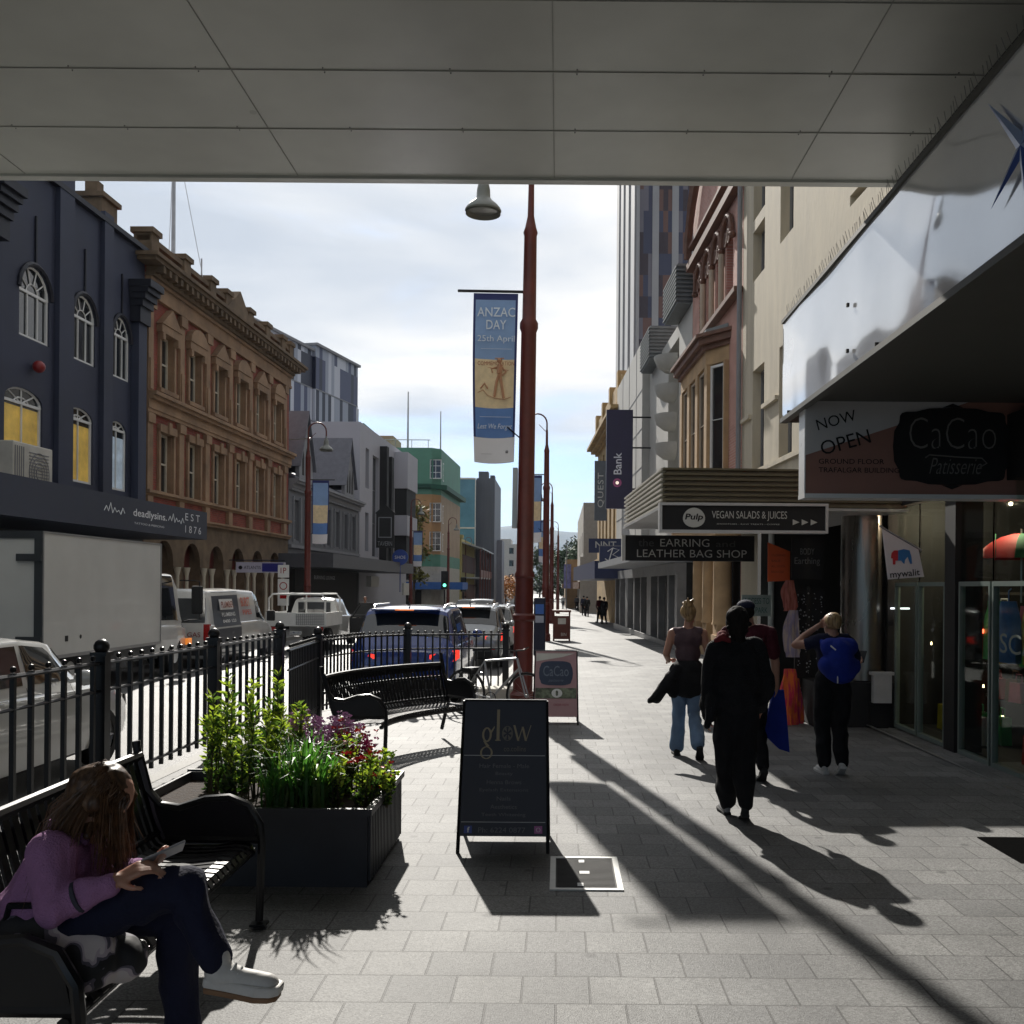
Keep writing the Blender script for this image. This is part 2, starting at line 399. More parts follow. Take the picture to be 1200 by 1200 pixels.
def window(parent, xa, xb, za, zb, y=.12, nx=1, nz=2, fr=WHITE, gl=GLASS, t=.05, lite=.02, name='window', arch=False, radial=False):
    """a framed window with its pane; frame = part, pane = sub-part; mesh data is shared between equal sizes"""
    w, h = xb-xa, zb-za; key = (round(w,2), round(h,2), nx, nz, fr.name, gl.name, t, arch, radial)
    if key not in _wm:
        f = M()
        f.box(0, t, 0, .06, 0, h); f.box(w-t, w, 0, .06, 0, h); f.box(t, w-t, 0, .06, 0, t)
        if not arch: f.box(t, w-t, 0, .06, h-t, h)
        hr = h if not arch else h - w/2*arch
        if arch:
            f.box(t, w-t, -.005, .065, hr-t/2, hr+t/2)
        for i in range(1, nx): f.box(w*i/nx-lite/2, w*i/nx+lite/2, .005, .045, t, hr-t/2 if arch else h-t)
        for j in range(1, nz): f.box(t, w-t, .008, .042, hr*j/nz-lite/2, hr*j/nz+lite/2)
        if arch:
            n = 10; rx = w/2; ry = w/2*arch
            pts = [(w/2+rx*cos(pi*k/n), .03, hr+ry*sin(pi*k/n)) for k in range(n+1)]
            f.tube([(p[0], p[1], p[2]) for p in pts], t*.6, 4)
            for k in ((1,2,3,4) if radial else (1,2,3)):
                a = pi*k/(5 if radial else 4); r0 = .35 if radial else .0
                f.tube([(w/2+rx*r0*cos(a), .03, hr+ry*r0*sin(a)), (w/2+rx*cos(a), .03, hr+ry*sin(a))], lite*.6, 4)
            rr = .38
            f.tube([(w/2+rx*rr*cos(pi*k/8), .03, hr+ry*rr*sin(pi*k/8)) for k in range(9)], lite*.6, 4)
        g = M(); g.box(t*.5, w-t*.5, .05, .07, t*.5, h-t*.5)
        fo = f.build(name, fr); go = g.build('pane', gl)
        _wm[key] = (fo.data, go.data)
        o, p = fo, go
    else:
        o = bpy.data.objects.new(name, _wm[key][0]); p = bpy.data.objects.new('pane', _wm[key][1]); COL.objects.link(o); COL.objects.link(p)
    o.parent = parent; o.location = (xa, y, za); p.parent = o
    return o
def archfill(b, xa, xb, zt, rise, y=0.0, dep=.2, m=0):
    """spandrels that turn the rectangular head of an opening into an arch (rise below zt)"""
    n = 10; w = (xb-xa)/2; cx = (xa+xb)/2
    for k in range(n):
        a0, a1 = pi*k/n, pi*(k+1)/n
        p0 = (cx+w*cos(a0), zt-rise+rise*sin(a0)); p1 = (cx+w*cos(a1), zt-rise+rise*sin(a1))
        b.quad((p0[0],y,p0[1]), (p0[0],y,zt+.001), (p1[0],y,zt+.001), (p1[0],y,p1[1]), m)
        b.quad((p0[0],y,p0[1]), (p1[0],y,p1[1]), (p1[0],y+dep,p1[1]), (p0[0],y+dep,p0[1]), m)
def cornice(b, x0, x1, z, prof, y=0.0, m=0, returns=True):
    """prof: list of (projection, dz) steps from the bottom up; boxes stacked"""
    zz = z
    for (p, dz) in prof:
        b.box(x0-(p if returns else 0), x1+(p if returns else 0), y-p, y-.002, zz, zz+dz, m); zz += dz
LANG = pi/2 - math.atan(-.03)*-1
def lframe(Y0): return (LX(Y0), Y0, gz(Y0)), pi/2 - math.atan(.03)
def rframe(Y0): return (RX(Y0), Y0, gz(Y0)), -pi/2 + math.atan(.045)

# ======================= overhead canopy (the slab we stand under)
SOFF = mat('soffit_sheet', (.60,.61,.56), .30, var=.16, scale=.5, bump=.05, bscale=6, spec=.4)
JOINT = mat('joint_grey', (.40,.40,.37), .8, var=.1)  # joint lines in a darker grey than the soffit sheet
HC = 5.4; KC = (HC-EYE)/FP
zc_ = 8.87
t = thing('overhead_canopy', 'pale grey sheeted canopy soffit overhead with thin panel joints', 'canopy', (0, zc_, HC))
b = M(); b.box(-16, 3.0, -14, 0, 0.012, .9); b.box(-16, 3.0, -.09, .004, -.012, .0115)
b.build('soffit', SOFF, t)
b = M()
for px in (-4.8, -2.36, -.07, 2.05):
    b.box(px-.003, px+.003, -14, -.1, .006, .0115)
for y in (-1.0, -1.9, -2.75, -3.6, -4.6, -5.6):
    b.box(-16, 2.99, y-.003, y+.003, .005, .0105)
b.build('panel_joint', JOINT, t)
b = M()
for i in range(-14, 5):
    for y in (-.97, -1.03, -1.87, -1.93):
        b.lathe([(.005,0),(.005,.008)], (i*.9+.1, y, 0.006), 6)
b.build('screw', GREYT, t)
b = M(); b.box(3.0, 3.1, -14, 0, -.82, .9)
b.build('edge_beam', mat('dark_beam', (.05,.05,.045), .7, var=.2), t)

# ======================= right-hand shop canopy with its glossy white fascia
FX = 2.4; FB = EYE+.765*FX; FT = EYE+1.19*FX
def glossy(name, col, rough, bumps, bs):
    m = mat(name, col, rough, var=.04, scale=1.0, coat=1.0)
    nt = m.node_tree; N = nt.nodes; L = nt.links; b = N['Principled BSDF']
    b.inputs['Metallic'].default_value = .35
    tc = N.new('ShaderNodeTexCoord'); n = N.new('ShaderNodeTexNoise'); n.inputs['Scale'].default_value = bs; n.inputs['Detail'].default_value = 1.0
    L.new(tc.outputs['Object'], n.inputs['Vector']); bp = N.new('ShaderNodeBump'); bp.inputs['Strength'].default_value = bumps; bp.inputs['Distance'].default_value = .06
    L.new(n.outputs['Fac'], bp.inputs['Height']); L.new(bp.outputs[0], b.inputs['Normal']); L.new(bp.outputs[0], b.inputs['Coat Normal'])
    return m
FASC = glossy('glossy_white_sheet', (.74,.75,.77), .10, .35, .9)
t = thing('shop_canopy', 'white glossy fascia canopy over the dark shopfronts with a blue star on it', 'canopy', (FX, 10.6, 0))
# 3D wavy sheet: panels with slight buckles
b = M(); n, k = 90, 8; Lf = 15.0
for j in range(k+1):
    for i in range(n+1):
        y = -Lf*i/n; z = FB + (FT-FB)*j/k
        pan = (y/2.45) % 1
        x = .018*noise.noise(V((y*.8, z*1.2, 3))) - .012*sin(pan*pi)*sin(j/k*pi)
        b.v.append(V((x, y, z)))
for j in range(k):
    for i in range(n):
        a = j*(n+1)+i; b.f.append((a, a+n+1, a+n+2, a+1)); b.mi.append(0)
fo = b.build('fascia', FASC, t, smooth=True)
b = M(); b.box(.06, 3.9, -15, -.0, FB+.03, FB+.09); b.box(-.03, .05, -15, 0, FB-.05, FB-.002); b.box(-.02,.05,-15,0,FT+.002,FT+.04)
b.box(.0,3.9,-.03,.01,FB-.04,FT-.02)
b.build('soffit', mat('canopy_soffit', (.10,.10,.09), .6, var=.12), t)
b = M(); b.box(.06, 3.9, -15, -.05, FT-.02, FT+.0)
b.build('deck', GREYT, t)
b = M()
for i in range(170):
    y = -.1 - i*.06; l = .13
    a = random.uniform(-.35,.35)
    b.tube([(.03,y,FT+.03),(.03-.05*sin(a)-.03,y+random.uniform(-.02,.02),FT+.03+l)], .0022, 3, cap=False)
b.build('bird_spike', STEEL, t)
def star(b, cz, cy, R1, R2, n, m=0, th=0):
    pts = []
    for i in range(2*n):
        r_ = (R1 if i % 2 == 0 else R2); a = th + pi*i/n
        l = 1.0
        if i % 2 == 0: l = (1.0, .7, 1.0, .7, 1.15, .7, 1.0, .7)[(i//2) % 8]
        pts.append((-.035, cy + r_*l*sin(a), cz + r_*l*cos(a)))
    c = (-.05, cy, cz); k = len(pts)
    for i in range(k): b.add([c, pts[i], pts[(i+1) % k]], [(0,1,2)], (m + (i % 2)))
b = M(); star(b, 4.04, -5.56, .60, .075, 5, th=rad(45))
b.build('star_emblem', [mat('emblem_blue', (.02,.07,.32), .3, var=.05), mat('emblem_pale', (.25,.35,.6), .3, var=.05)], t)
b = M()
for z in (FB+.12, FB+.5): b.box(-.04, -.02, -2.5, -2.47, z, z+.03)
for y in (-.35,-3.2,-5.7): b.box(-.03,.0,y,y+.012,FB,FB+.03)
b.build('rivet', BLACKM, t)

# hanging patisserie sign below the canopy end
t = thing('hanging_sign', 'wide pink and white patisserie sign hung below the glossy white fascia', 'sign', (2.44, 9.75, 2.70))
b = M(); b.box(0, 3.3, 0, .22, 0, .94)
b.build('panel', [mat('sign_pink', (.36,.18,.14), .45, var=.05)], t)
b = M(); b.prism([(.0,-.004,.38),(0,-.004,.94),(1.68,-.004,.94)], (0,-.004,0)); 
b.build('corner_wedge', mat('sign_white', (.62,.60,.60), .5, var=.04), t)
b = M(); b.box(-.012,.0,-.005,.225,0,.94); b.box(-.012,3.3,-.02,.24,-.045,-.001)
b.build('end_panel', mat('sign_end', (.8,.8,.8), .3, var=.04), t)
b = M()
pl = []
for i in range(48):
    a = 2*pi*i/48; s_, c_ = sin(a), cos(a)
    rx = .59*(abs(c_)**.45)*(1 if c_ > 0 else -1); rz_ = .37*(abs(s_)**.45)*(1 if s_ > 0 else -1)
    k = 1+.035*cos(8*a); pl.append((1.45+rx*k*.96, -.012, .475+rz_*k))
b.prism(pl, (0,-.012,0))
b.prism([(1.35,-.014,.86),(1.45,-.014,.90),(1.55,-.014,.86)], (0,-.01,0)); b.prism([(1.35,-.014,.09),(1.55,-.014,.09),(1.45,-.014,.05)], (0,-.01,0))
plq = b.build('plaque', BLACKM, t)
b = M(); text(b, 'CaCao', 1.02, 1.88, .45, .76, -.028, bold=-.022)
text(b, 'Patisserie', 1.22, 1.74, .2, .36, -.028, shear=.4, bold=-.01)
b.tube([(1.18,-.03,.36),(1.22,-.03,.39),(1.5,-.03,.37),(1.74,-.03,.36),(1.79,-.03,.31),(1.72,-.03,.27)], .007, 4)
b.build('plaque_lettering', mat('thin_grey_letter', (.20,.19,.18), .5, var=.05), plq)
b = M()
text(b, 'NOW', .10, .50, .64, .82, -.012, rot=.27, keep=True); text(b, 'OPEN', .14, .64, .40, .62, -.012, rot=.27, keep=True)
text(b, 'GROUND FLOOR', .13, .78, .295, .345, -.006); text(b, 'TRAFALGAR BUILDING', .13, .93, .21, .26, -.006)
text(b, 'C', 2.52, 2.68, .5, .66, -.006); text(b, 'e', 2.5, 2.68, .3, .44, -.006)
b.build('lettering', BLACKM, t)

# ======================= LEFT SIDE
NAVY = mat('navy_render', (.030,.036,.066), .65, var=.22, scale=.5, bump=.1, bscale=30)
NAVYD = mat('navy_trim', (.008,.009,.018), .55, var=.15)
YEL = mat('lit_room', (.5,.33,.05), .3, var=.7, scale=.9, emis=(1,.66,.16), estr=.10)
PALEG = mat('bright_pane', (.35,.36,.36), .15, var=.5, scale=1.1)
loc, rz0 = lframe(-2)
s0 = sqrt(1+.03**2)
def ls(Y, Y0): return (Y-Y0)*s0
t = thing('navy_building', 'navy blue rendered building with arched white windows behind the white truck', 'building', loc, rz0)
b = M(); Y0 = -2
ups = [(20.9,22.3),(24.9,26.3),(27.45,28.75),(29.75,30.9)]; los = [(20.6,22.1),(24.3,26.0),(27.2,28.65),(29.6,30.75)]
ups = [(ls(a,Y0), ls(c,Y0)) for a,c in ups]; los = [(ls(a,Y0), ls(c,Y0)) for a,c in los]
ops = [(a,c,8.05,9.95) for a,c in ups] + [(a,c,4.6,6.72) for a,c in los]
X1 = ls(31.9,Y0)
wall(b, 0, X1, 0, 12.45, ops, dep=.2)
for a,c in ups: archfill(b, a, c, 9.95, .68)
for a,c in los: archfill(b, a, c, 6.72, .34)
shell(b, 0, X1, 0, 12.45, 14)
b.build('wall', NAVY, t)
b = M()
for a in (16.9, 26.55, 29.0, 31.0):
    a1 = ls(a, Y0); w_ = .75 if a == 26.55 else .55
    b.box(a1, a1+w_, -.14 if a != 31.0 else -.25, -.002, 3.5, 14.6 if a == 26.55 else (11.2 if a == 31.0 else 12.75))
    if a == 26.55: b.box(0, a1, -.02, .35, 12.452, 14.6)
b.build('pilaster', NAVY, t)
b = M()
for a in (23.3, 31.0):
    a1 = ls(a, Y0); zt = 11.35 if a == 23.3 else 11.3
    for k,(p,dz) in enumerate(((.28,.5),(.38,.22),(.5,.2),(.62,.16),(.75,.22))):
        zz = zt-1.3+sum((.5,.22,.2,.16,.22)[:k]); b.box(a1-.05-p*.25, a1+.55+p*.25, -p*.8-.12, -.01, zz, zz+dz)
b.box(-.05, X1, -.16, .4, 12.451, 12.6)
for a,c in ups:
    b.tube([((a+c)/2+(c-a)/2*1.08*cos(pi*k/10), -.02, 9.27+.75*sin(pi*k/10)) for k in range(11)], .07, 6)
for a,c in ups[1:]: b.box((a+c)/2-.03, (a+c)/2+.03, -.05, -.003, 10.05, 11.3)
b.build('moulding', NAVYD, t)
for a,c in ups: window(t, a, c, 8.05, 9.95, .05, 3, 1, arch=1.0, radial=True, t=.07, lite=.035, gl=GLASS)
gls = [GLASS, YEL, YEL, mat('lit_blue_room', (.3,.35,.4), .8, var=.5, scale=2.5, emis=(.5,.62,.75), estr=.16)]
for (a,c),g in zip(los, gls):
    w1 = window(t, a, c, 4.6, 6.72, .05, 2, 1, arch=.46, t=.07, lite=.04, gl=g)
    b = M(); b.box(a+.05, c-.05, .09, .098, 6.24, 6.7); b.build('arch_pane', GLASS, t)
b = M(); b.ball((ls(25.5,Y0), -.18, 7.35), .16, 12); b.build('alarm_bell', mat('bell_red', (.25,.02,.02), .35), t, smooth=True)
b = M(); b.box(0, X1, -.004, 0.3, 0, 3.4); b.build('shopfront', DARK, t)
# its street awning
t = thing('navy_awning', 'long navy box awning with small white shop lettering and EST 1876', 'awning', loc, rz0)
b = M(); xa = -10.8; e = ls(28.75, Y0)
b.box(0, e, -3.35, -.5, 3.03, 3.83); b.build('awning_box', mat('awning_navy', (.022,.028,.05), .5, var=.1), t)
b = M(); y = -3.356
text(b, 'EST', e-1.55, e-.55, 3.5, 3.7, y, spacing=1.6); text(b, '1876', e-1.55, e-.45, 3.16, 3.36, y, spacing=1.5)
text(b, 'deadlysins.', e-4.65, e-2.75, 3.34, 3.58, y, bold=.01); text(b, 'TATTOO & PIERCING', e-4.6, e-2.9, 3.2, 3.25, y)
for s_ in (e-6.1, e-2.65):
    b.tube([(s_+.1*i, y-.004, 3.42+(.0,.12,.0,.2,-.03,.1,0,.05,-.04,.12,0)[i]) for i in range(11)], .01, 3)
b.build('lettering', mat('awning_letter', (.7,.72,.75), .5, var=.0), t)
t = thing('air_conditioner', 'white air conditioning unit standing on the navy awning below an arched window', 'air conditioner', (LX(23.3), 23.1, gz(25)+3.83), rz0); t.scale = (1.25,1,1.45)
b = M(); b.box(0, 1.35, -.95, -.5, .05, 1.02); b.build('case', mat('ac_cream', (.55,.53,.47), .5), t, bevel=.02)
b = M()
for k in range(14): b.box(.52, 1.2, -.965, -.955, .16+k*.055, .175+k*.055)
for r_ in (.1,.18,.26,.34): b.lathe([(r_,-.975),(r_+.012,-.975),(r_+.012,-.96)], (.86,0,.55), 24, axis='y')
for k in range(5): b.box(.04+k*.07,.06+k*.07,-.965,-.955,.1,.95)
b.build('fan_grille', GREYT, t)
b = M(); b.box(.05,.15,-.9,-.55,0,.05); b.box(1.2,1.3,-.9,-.55,0,.05); b.build('foot', GREYT, t)

# red brick and sandstone building
BRK = brickmat('red_brick', (.30,.060,.038), (.22,.045,.030), (.20,.12,.09), .24, .08, .008, dirt=.25)
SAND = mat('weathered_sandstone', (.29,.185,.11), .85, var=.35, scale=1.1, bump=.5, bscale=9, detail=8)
SANDD = mat('dark_sandstone', (.15,.105,.065), .9, var=.4, scale=1.6, bump=.5, bscale=9, detail=8)  # darker sandstone tone for ground floor, cornice and parapet
Y0 = 31.95; loc, rz0 = lframe(Y0); X1 = ls(47.3, Y0)
t = thing('red_brick_building', 'ornate three storey red brick and sandstone building with heavy cornice', 'building', loc, rz0)
bays = [(.25+2.36*k, .25+2.36*(k+1)) for k in range(6)]
ops = []
for a,c in bays:
    m_ = (a+c)/2+.16
    ops += [(m_-.5, m_+.5, 5.1, 7.12), (m_-.5, m_+.5, 8.6, 10.45)]
b = M(); wall(b, 0, X1, 4.2, 13.0, ops, dep=.5, m=0, mr=1); shell(b, 0, X1, 0, 12.9, 12, m=0)
garc = [((a+c)/2+.16-.72, (a+c)/2+.16+.72, .35, 3.5) for a,c in bays]
wall(b, 0, X1, 0, 4.2, garc, dep=.6, m=2, mr=2)
for o in garc: archfill(b, o[0], o[1], 3.5, .72, m=2)
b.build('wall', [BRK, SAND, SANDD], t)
b = M()
cornice(b, 0, X1, 4.2, [(.12,.1),(.2,.08)], returns=False); cornice(b, 0, X1, 4.92, [(.1,.08),(.2,.1)], returns=False)
cornice(b, 0, X1, 7.65, [(.12,.12),(.16,.3),(.3,.12),(.4,.12)], returns=False)
cornice(b, 0, X1, 11.45, [(.14,.12),(.1,.38),(.2,.1)], returns=False)
for a in [0.0]+[c-.12 for a,c in bays]:
    b.box(a, a+.4, -.14, -.002, 4.35, 4.9); b.box(a, a+.4, -.12, -.002, 5.1, 7.64); b.box(a-.05, a+.45, -.18, -.121, 7.3, 7.6)
    b.box(a+.02, a+.38, -.12, -.002, 8.3, 11.4); b.box(a-.06, a+.46, -.2, -.121, 11.05, 11.4); b.box(a+.08,a+.32,-.16,-.121,8.4,9.4)
for k,(a,c) in enumerate(bays):
    m_ = (a+c)/2+.16
    for z0,z1 in ((5.1,7.12),(8.6,10.45)):
        b.box(m_-.66, m_-.51, -.09, -.002, z0, z1+.12); b.box(m_+.51, m_+.66, -.09, -.002, z0, z1+.12)
    b.box(m_-.66, m_+.66, -.14, -.002, 7.121, 7.38); b.box(m_-.12, m_+.12, -.2, -.141, 7.1, 7.5)
    b.box(m_-.74, m_+.74, -.2, -.002, 10.451, 10.72)
    if k % 2 == 0: b.prism([(m_-.8,-.24,10.722),(m_+.8,-.24,10.722),(m_,-.24,11.35)], (0,.235,0))
    else: b.prism([(m_+.8*cos(pi*q/8),-.24,10.722+.55*sin(pi*q/8)) for q in range(9)], (0,.235,0))
    for q in (-1,1): b.box(m_+q*.6-.1, m_+q*.6+.1, -.22, -.1, 10.2, 10.45)
    b.box(m_-.7, m_+.7, -.16, -.002, 8.45, 8.598); b.box(m_-.7, m_+.7, -.14, -.002, 5.01, 5.098)
b.build('stone_trim', SAND, t)
b = M()
cornice(b, 0, X1, 12.06, [(.3,.14)], returns=False); cornice(b, 0, X1, 12.38, [(.62,.12),(.72,.12)], returns=True)
for k in range(34):
    x = .15+k*(X1-.3)/33.; b.box(x-.1, x+.1, -.58, -.002, 12.16, 12.379)
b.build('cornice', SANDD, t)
b = M(); b.box(0, X1, -.1, .25, 12.62, 12.8); b.box(0, X1, -.14, .3, 13.2, 13.38)
for k in range(48):
    x = .3+k*(X1-.6)/47; b.lathe([(.05,0),(.08,.1),(.04,.25),(.08,.36),(.05,.4)], (x, .08, 12.8), 6)
for k,x in enumerate((.0, 2.6, 5.0, 6.6, 9.2, 11.4, 13.6, X1-.55)):
    b.box(x, x+.55, -.2, .4, 12.621, 13.45); b.box(x-.08, x+.63, -.28, .48, 13.45, 13.62)
b.prism([(6.2,-.24,12.625),(9.9,-.24,12.625),(8.05,-.24,13.95)], (0,.5,0))
b.box(-1.3,-.3,.8,1.8,12.4,14.1); b.box(-1.4,-.2,.7,1.9,14.1,14.25); b.box(-1.0,-.6,1.1,1.5,14.25,14.75)
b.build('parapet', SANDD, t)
CREAMF = mat('cream_joinery', (.55,.50,.40), .6, var=.1)
for a,c in bays:
    m_ = (a+c)/2+.16
    for z0,z1 in ((5.1,7.12),(8.6,10.45)): window(t, m_-.5, m_+.5, z0, z1, .15, 1, 2, fr=CREAMF, t=.08, lite=.06)
b = M()
for a,c in bays:
    m_ = (a+c)/2+.16
    for q in (-.78,.78): b.lathe([(.1,0),(.1,.3),(.07,.35),(.065,2.0),(.1,2.15),(.13,2.3)], (m_+q, -.12, .3), 10)
b.build('column', CREAMF, t, smooth=True)
b = M()
for o in garc: b.box(o[0], o[1], .4, .5, .35, 3.5)
b.build('door', mat('maroon_door', (.11,.018,.015), .6, var=.3, scale=1.5), t)
b = M(); b.tube([(5.6,1.5,12.9),(5.6,1.5,24)], [.09,.05], 8); b.tube([(5.6,1.5,19.5),(2.4,.3,12.9)], .012, 4); b.tube([(5.6,1.5,19.5),(4.6,-.1,13.2)], .012, 4)
b.build('flagpole', STEEL, t)
b = M(); b.tube([(5.1,.2,13.3),(5.1,.2,14.3)], .03, 6); b.tube([(14.6,-.3,8.9),(14.6,-1.2,8.95)], .03, 6); b.ball((14.6,-1.25,8.93),.07,8); b.build('aerial', STEEL, t)
# projecting sign on it
t = thing('projecting_sign', 'white and blue strip sign projecting from the red brick building', 'sign', (LX(39.6)+.3, 39.6, gz(39)+2.55), 0)
b = M(); b.box(.0, 1.95, -.08, .08, 0, .42); b.build('panel', mat('sign_lilac', (.5,.48,.6), .5, var=.04), t)
b = M(); b.box(1.05, 1.9, -.086, -.081, .04, .38); b.build('blue_panel', mat('deep_blue', (.02,.02,.22), .5), t)
b = M(); b.lathe([(.001,-.09),(.08,-.09),(.08,-.082)], (.18,0,.2), 12, axis='y'); text(b, 'ATLANTIS', .32, 1.0, .14, .27, -.085); b.tube([(-.3,0,.5),(1.95,0,.5)], .025, 6); b.build('lettering', NAVYD, t)

# grey gothic-dormer building
GRY = mat('grey_render', (.17,.175,.19), .75, var=.12, scale=1.0)
GRYL = mat('light_grey_trim', (.24,.245,.26), .7, var=.1)
GRYD = mat('slate_grey', (.12,.125,.15), .6, var=.15, scale=4)
Y0 = 47.4; loc, rz0 = lframe(Y0); X1 = ls(61.7, Y0)
t = thing('grey_gabled_building', 'low grey building with two steep gabled dormers beside the white block', 'building', loc, rz0)
ops = [(.7+k*1.95, 1.75+k*1.95, 4.35, 6.35) for k in range(7)]
b = M(); wall(b, 0, X1, 0, 7.3, ops, dep=.3); shell(b, 0, X1, 0, 7.3, 12); b.build('wall', GRY, t)
b = M(); cornice(b, 0, X1, 6.75, [(.15,.12),(.2,.2),(.4,.12),(.5,.12)], returns=False); cornice(b, 0, X1, 3.95, [(.15,.15)], returns=False)
for o in ops:
    for q in (o[0]-.14, o[1]+.02): b.box(q, q+.12, -.08, -.002, o[2]-.1, o[3]+.14)
b.build('cornice', GRYL, t)
b = M(); rf = [(0,-.3,7.32),(X1,-.3,7.32),(X1,5,9.6),(0,5,9.6)]; b.prism(rf, (0,0,.08)); b.build('roof', GRYD, t)
for o in ops: window(t, *o, .16, 1, 2, fr=GRYL, t=.07)
for xc in (2.0, 11.0):
    b = M(); b.prism([(xc-1.15,-.25,7.32),(xc+1.15,-.25,7.32),(xc+1.15,-.25,8.2),(xc,-.25,10.6),(xc-1.15,-.25,8.2)], (0,.2,0)); d = b.build('dormer', GRYL, t)
    b = M(); b.prism([(xc-1.35,-.4,7.95),(xc,-.4,10.75),(xc,-.4,10.9),(xc-1.5,-.4,7.95)], (0,4.2,0)); b.prism([(xc+1.35,-.4,7.95),(xc+1.5,-.4,7.95),(xc,-.4,10.9),(xc,-.4,10.75)], (0,4.2,0)); b.build('dormer_roof', GRYD, d)
    b = M()
    for q in (-.62,-.06,.5): b.prism([(xc+q-.06,-.262,7.6),(xc+q+.24,-.262,7.6),(xc+q+.24,-.262,8.5),(xc+q+.09,-.262,9.0),(xc+q-.06,-.262,8.5)], (0,.01,0))
    b.build('dormer_window', DARK, d)
t = thing('grey_awning', 'dark grey box awning running below the grey gabled and white buildings', 'awning', (LX(45.8), 45.8, gz(46)), rz0)
b = M(); b.box(0, 21, -2.6, -.02, 2.95, 3.6); b.build('awning_box', mat('awning_grey', (.075,.078,.09), .5, var=.1), t)
b = M(); text(b, 'BURNING LOUNGE', .4, 4.2, 2.4, 2.58, -1.6, spacing=1.1); b.build('lettering', mat('faint_letter', (.35,.35,.36), .5), t)
b = M(); b.box(1.2, 1.6+12.4, -.45, -.05, 0, 2.9); b.box(14.5,20,-.45,-.05,0,.6); b.build('shopfront', DARK, t)
b = M(); b.box(14.3, 16.6, -1.2, -.9, 2.05, 2.7); b.box(18.6,20.5,-2.4,-2.3,1.5,2.3); b.build('lightbox', mat('lightbox_white', (.5,.5,.47), .5), t)

# white modern block
WHB = mat('white_render', (.40,.40,.44), .7, var=.05, scale=.5)
Y0 = 62.0; loc, rz0 = lframe(Y0); X1 = ls(78, Y0)
t = thing('white_block', 'white modern block with black vertical fins and a blank grey side wall', 'building', loc, rz0)
b = M(); ops = [(1.6,2.6,8.6,11.2),(3.7,5.6,4.2,11.0),(1.6,2.6,4.5,7.0)]
wall(b, 0, X1, 0, 12.6, ops, dep=.4); shell(b, 0, X1, 0, 12.6, 16); b.build('wall', WHB, t)
b = M(); b.box(5.9,6.6,-.5,-.002,3.9,11.9); b.box(7.6,8.4,-.5,-.002,3.9,11.4); b.box(6.62,7.58,-.05,-.002,4,10.9); b.box(11.2,15,-.9,-.002,4.0,6.0); b.box(11.2,15,-.9,-.002,7.5,9.5); b.build('fin', BLACKM, t)
for o in ops: window(t, *o, .2, 1, 3, fr=GRYL)
b = M(); b.box(11.0,15.2,-1.0,-.003,9.5,12.2); b.box(11.0,15.2,-1.0,-.003,6.0,7.5); b.build('bay', WHB, t)
t = thing('tavern_sign', 'black house-shaped hanging sign with a pale frame on the white block', 'sign', (LX(62)+1.8, 61, gz(61)+4.6))
b = M(); b.prism([(-.55,0,0),(.55,0,0),(.55,0,2.1),(.62,0,2.15),(0,0,2.7),(-.62,0,2.15),(-.55,0,2.1)], (0,.2,0)); b.build('panel', BLACKM, t)
b = M(); 
for q in ((-.42,.42,.62,.68),(-.42,.42,1.85,1.91),(-.42,-.36,.68,1.85),(.36,.42,.68,1.85)): b.box(q[0],q[1],-.015,-.002,q[2],q[3])
text(b, 'TAVERN', -.45,.45,.12,.4,-.01); b.build('lettering', GRYL, t)
t = thing('round_sign', 'small round blue shop sign below the black house-shaped sign', 'sign', (LX(62)+2.6, 62, gz(62)+4.05))
b = M(); b.lathe([(.001,-.03),(.5,-.03),(.5,.03),(.001,.03)], n=20, axis='y'); b.tube([(0,0,-.5),(0,0,-2.2)], .03, 6); b.build('disc', mat('sign_blue', (.02,.06,.3), .4), t)
b = M(); text(b, 'SHOE', -.34,.34,-.1,.1,-.035); b.build('lettering', WHITE, t)

# panelled apartment block behind
def panelmat(name, cols, sx, sz):
    m = mat(name, cols[0], .5, var=0); nt = m.node_tree; N = nt.nodes; L = nt.links; b = N['Principled BSDF']
    tc = N.new('ShaderNodeTexCoord'); sp = N.new('ShaderNodeSeparateXYZ'); L.new(tc.outputs['Object'], sp.inputs[0])
    fl = []
    for o_, s_ in ((0, sx), (2, sz)):
        q = N.new('ShaderNodeMath'); q.operation = 'MULTIPLY'; q.inputs[1].default_value = 1/s_; L.new(sp.outputs[o_], q.inputs[0])
        f = N.new('ShaderNodeMath'); f.operation = 'FLOOR'; L.new(q.outputs[0], f.inputs[0]); fl.append(f.outputs[0])
    cb = N.new('ShaderNodeCombineXYZ'); L.new(fl[0], cb.inputs[0]); L.new(fl[1], cb.inputs[1])
    wn = N.new('ShaderNodeTexWhiteNoise'); wn.noise_dimensions = '2D'; L.new(cb.outputs[0], wn.inputs['Vector'])
    cr = N.new('ShaderNodeValToRGB'); cr.color_ramp.interpolation = 'CONSTANT'; L.new(wn.outputs['Value'], cr.inputs[0])
    e = cr.color_ramp.elements; e[0].color = (*cols[0],1); e[1].position = .3; e[1].color = (*cols[1],1)
    for p_, c_ in zip((.5,.8), cols[2:4]): q = e.new(p_); q.color = (*c_,1)
    L.new(cr.outputs[0], b.inputs['Base Color']); return m
PAN = panelmat('cladding_panels', [(.012,.016,.04),(.30,.33,.40),(.52,.54,.60),(.05,.06,.13)], .55, 2.6)
t = thing('panelled_block', 'tall apartment block clad in white, grey and navy panels behind the brick building', 'building', (-20.9, 75, gz(75)), pi/2 - math.atan(.225))
b = M(); b.box(-6, 4.1, 0, 14, 0, 21.2); b.box(4.3, 12.4, -.2, 14, 0, 21.7); b.build('wall', PAN, t)
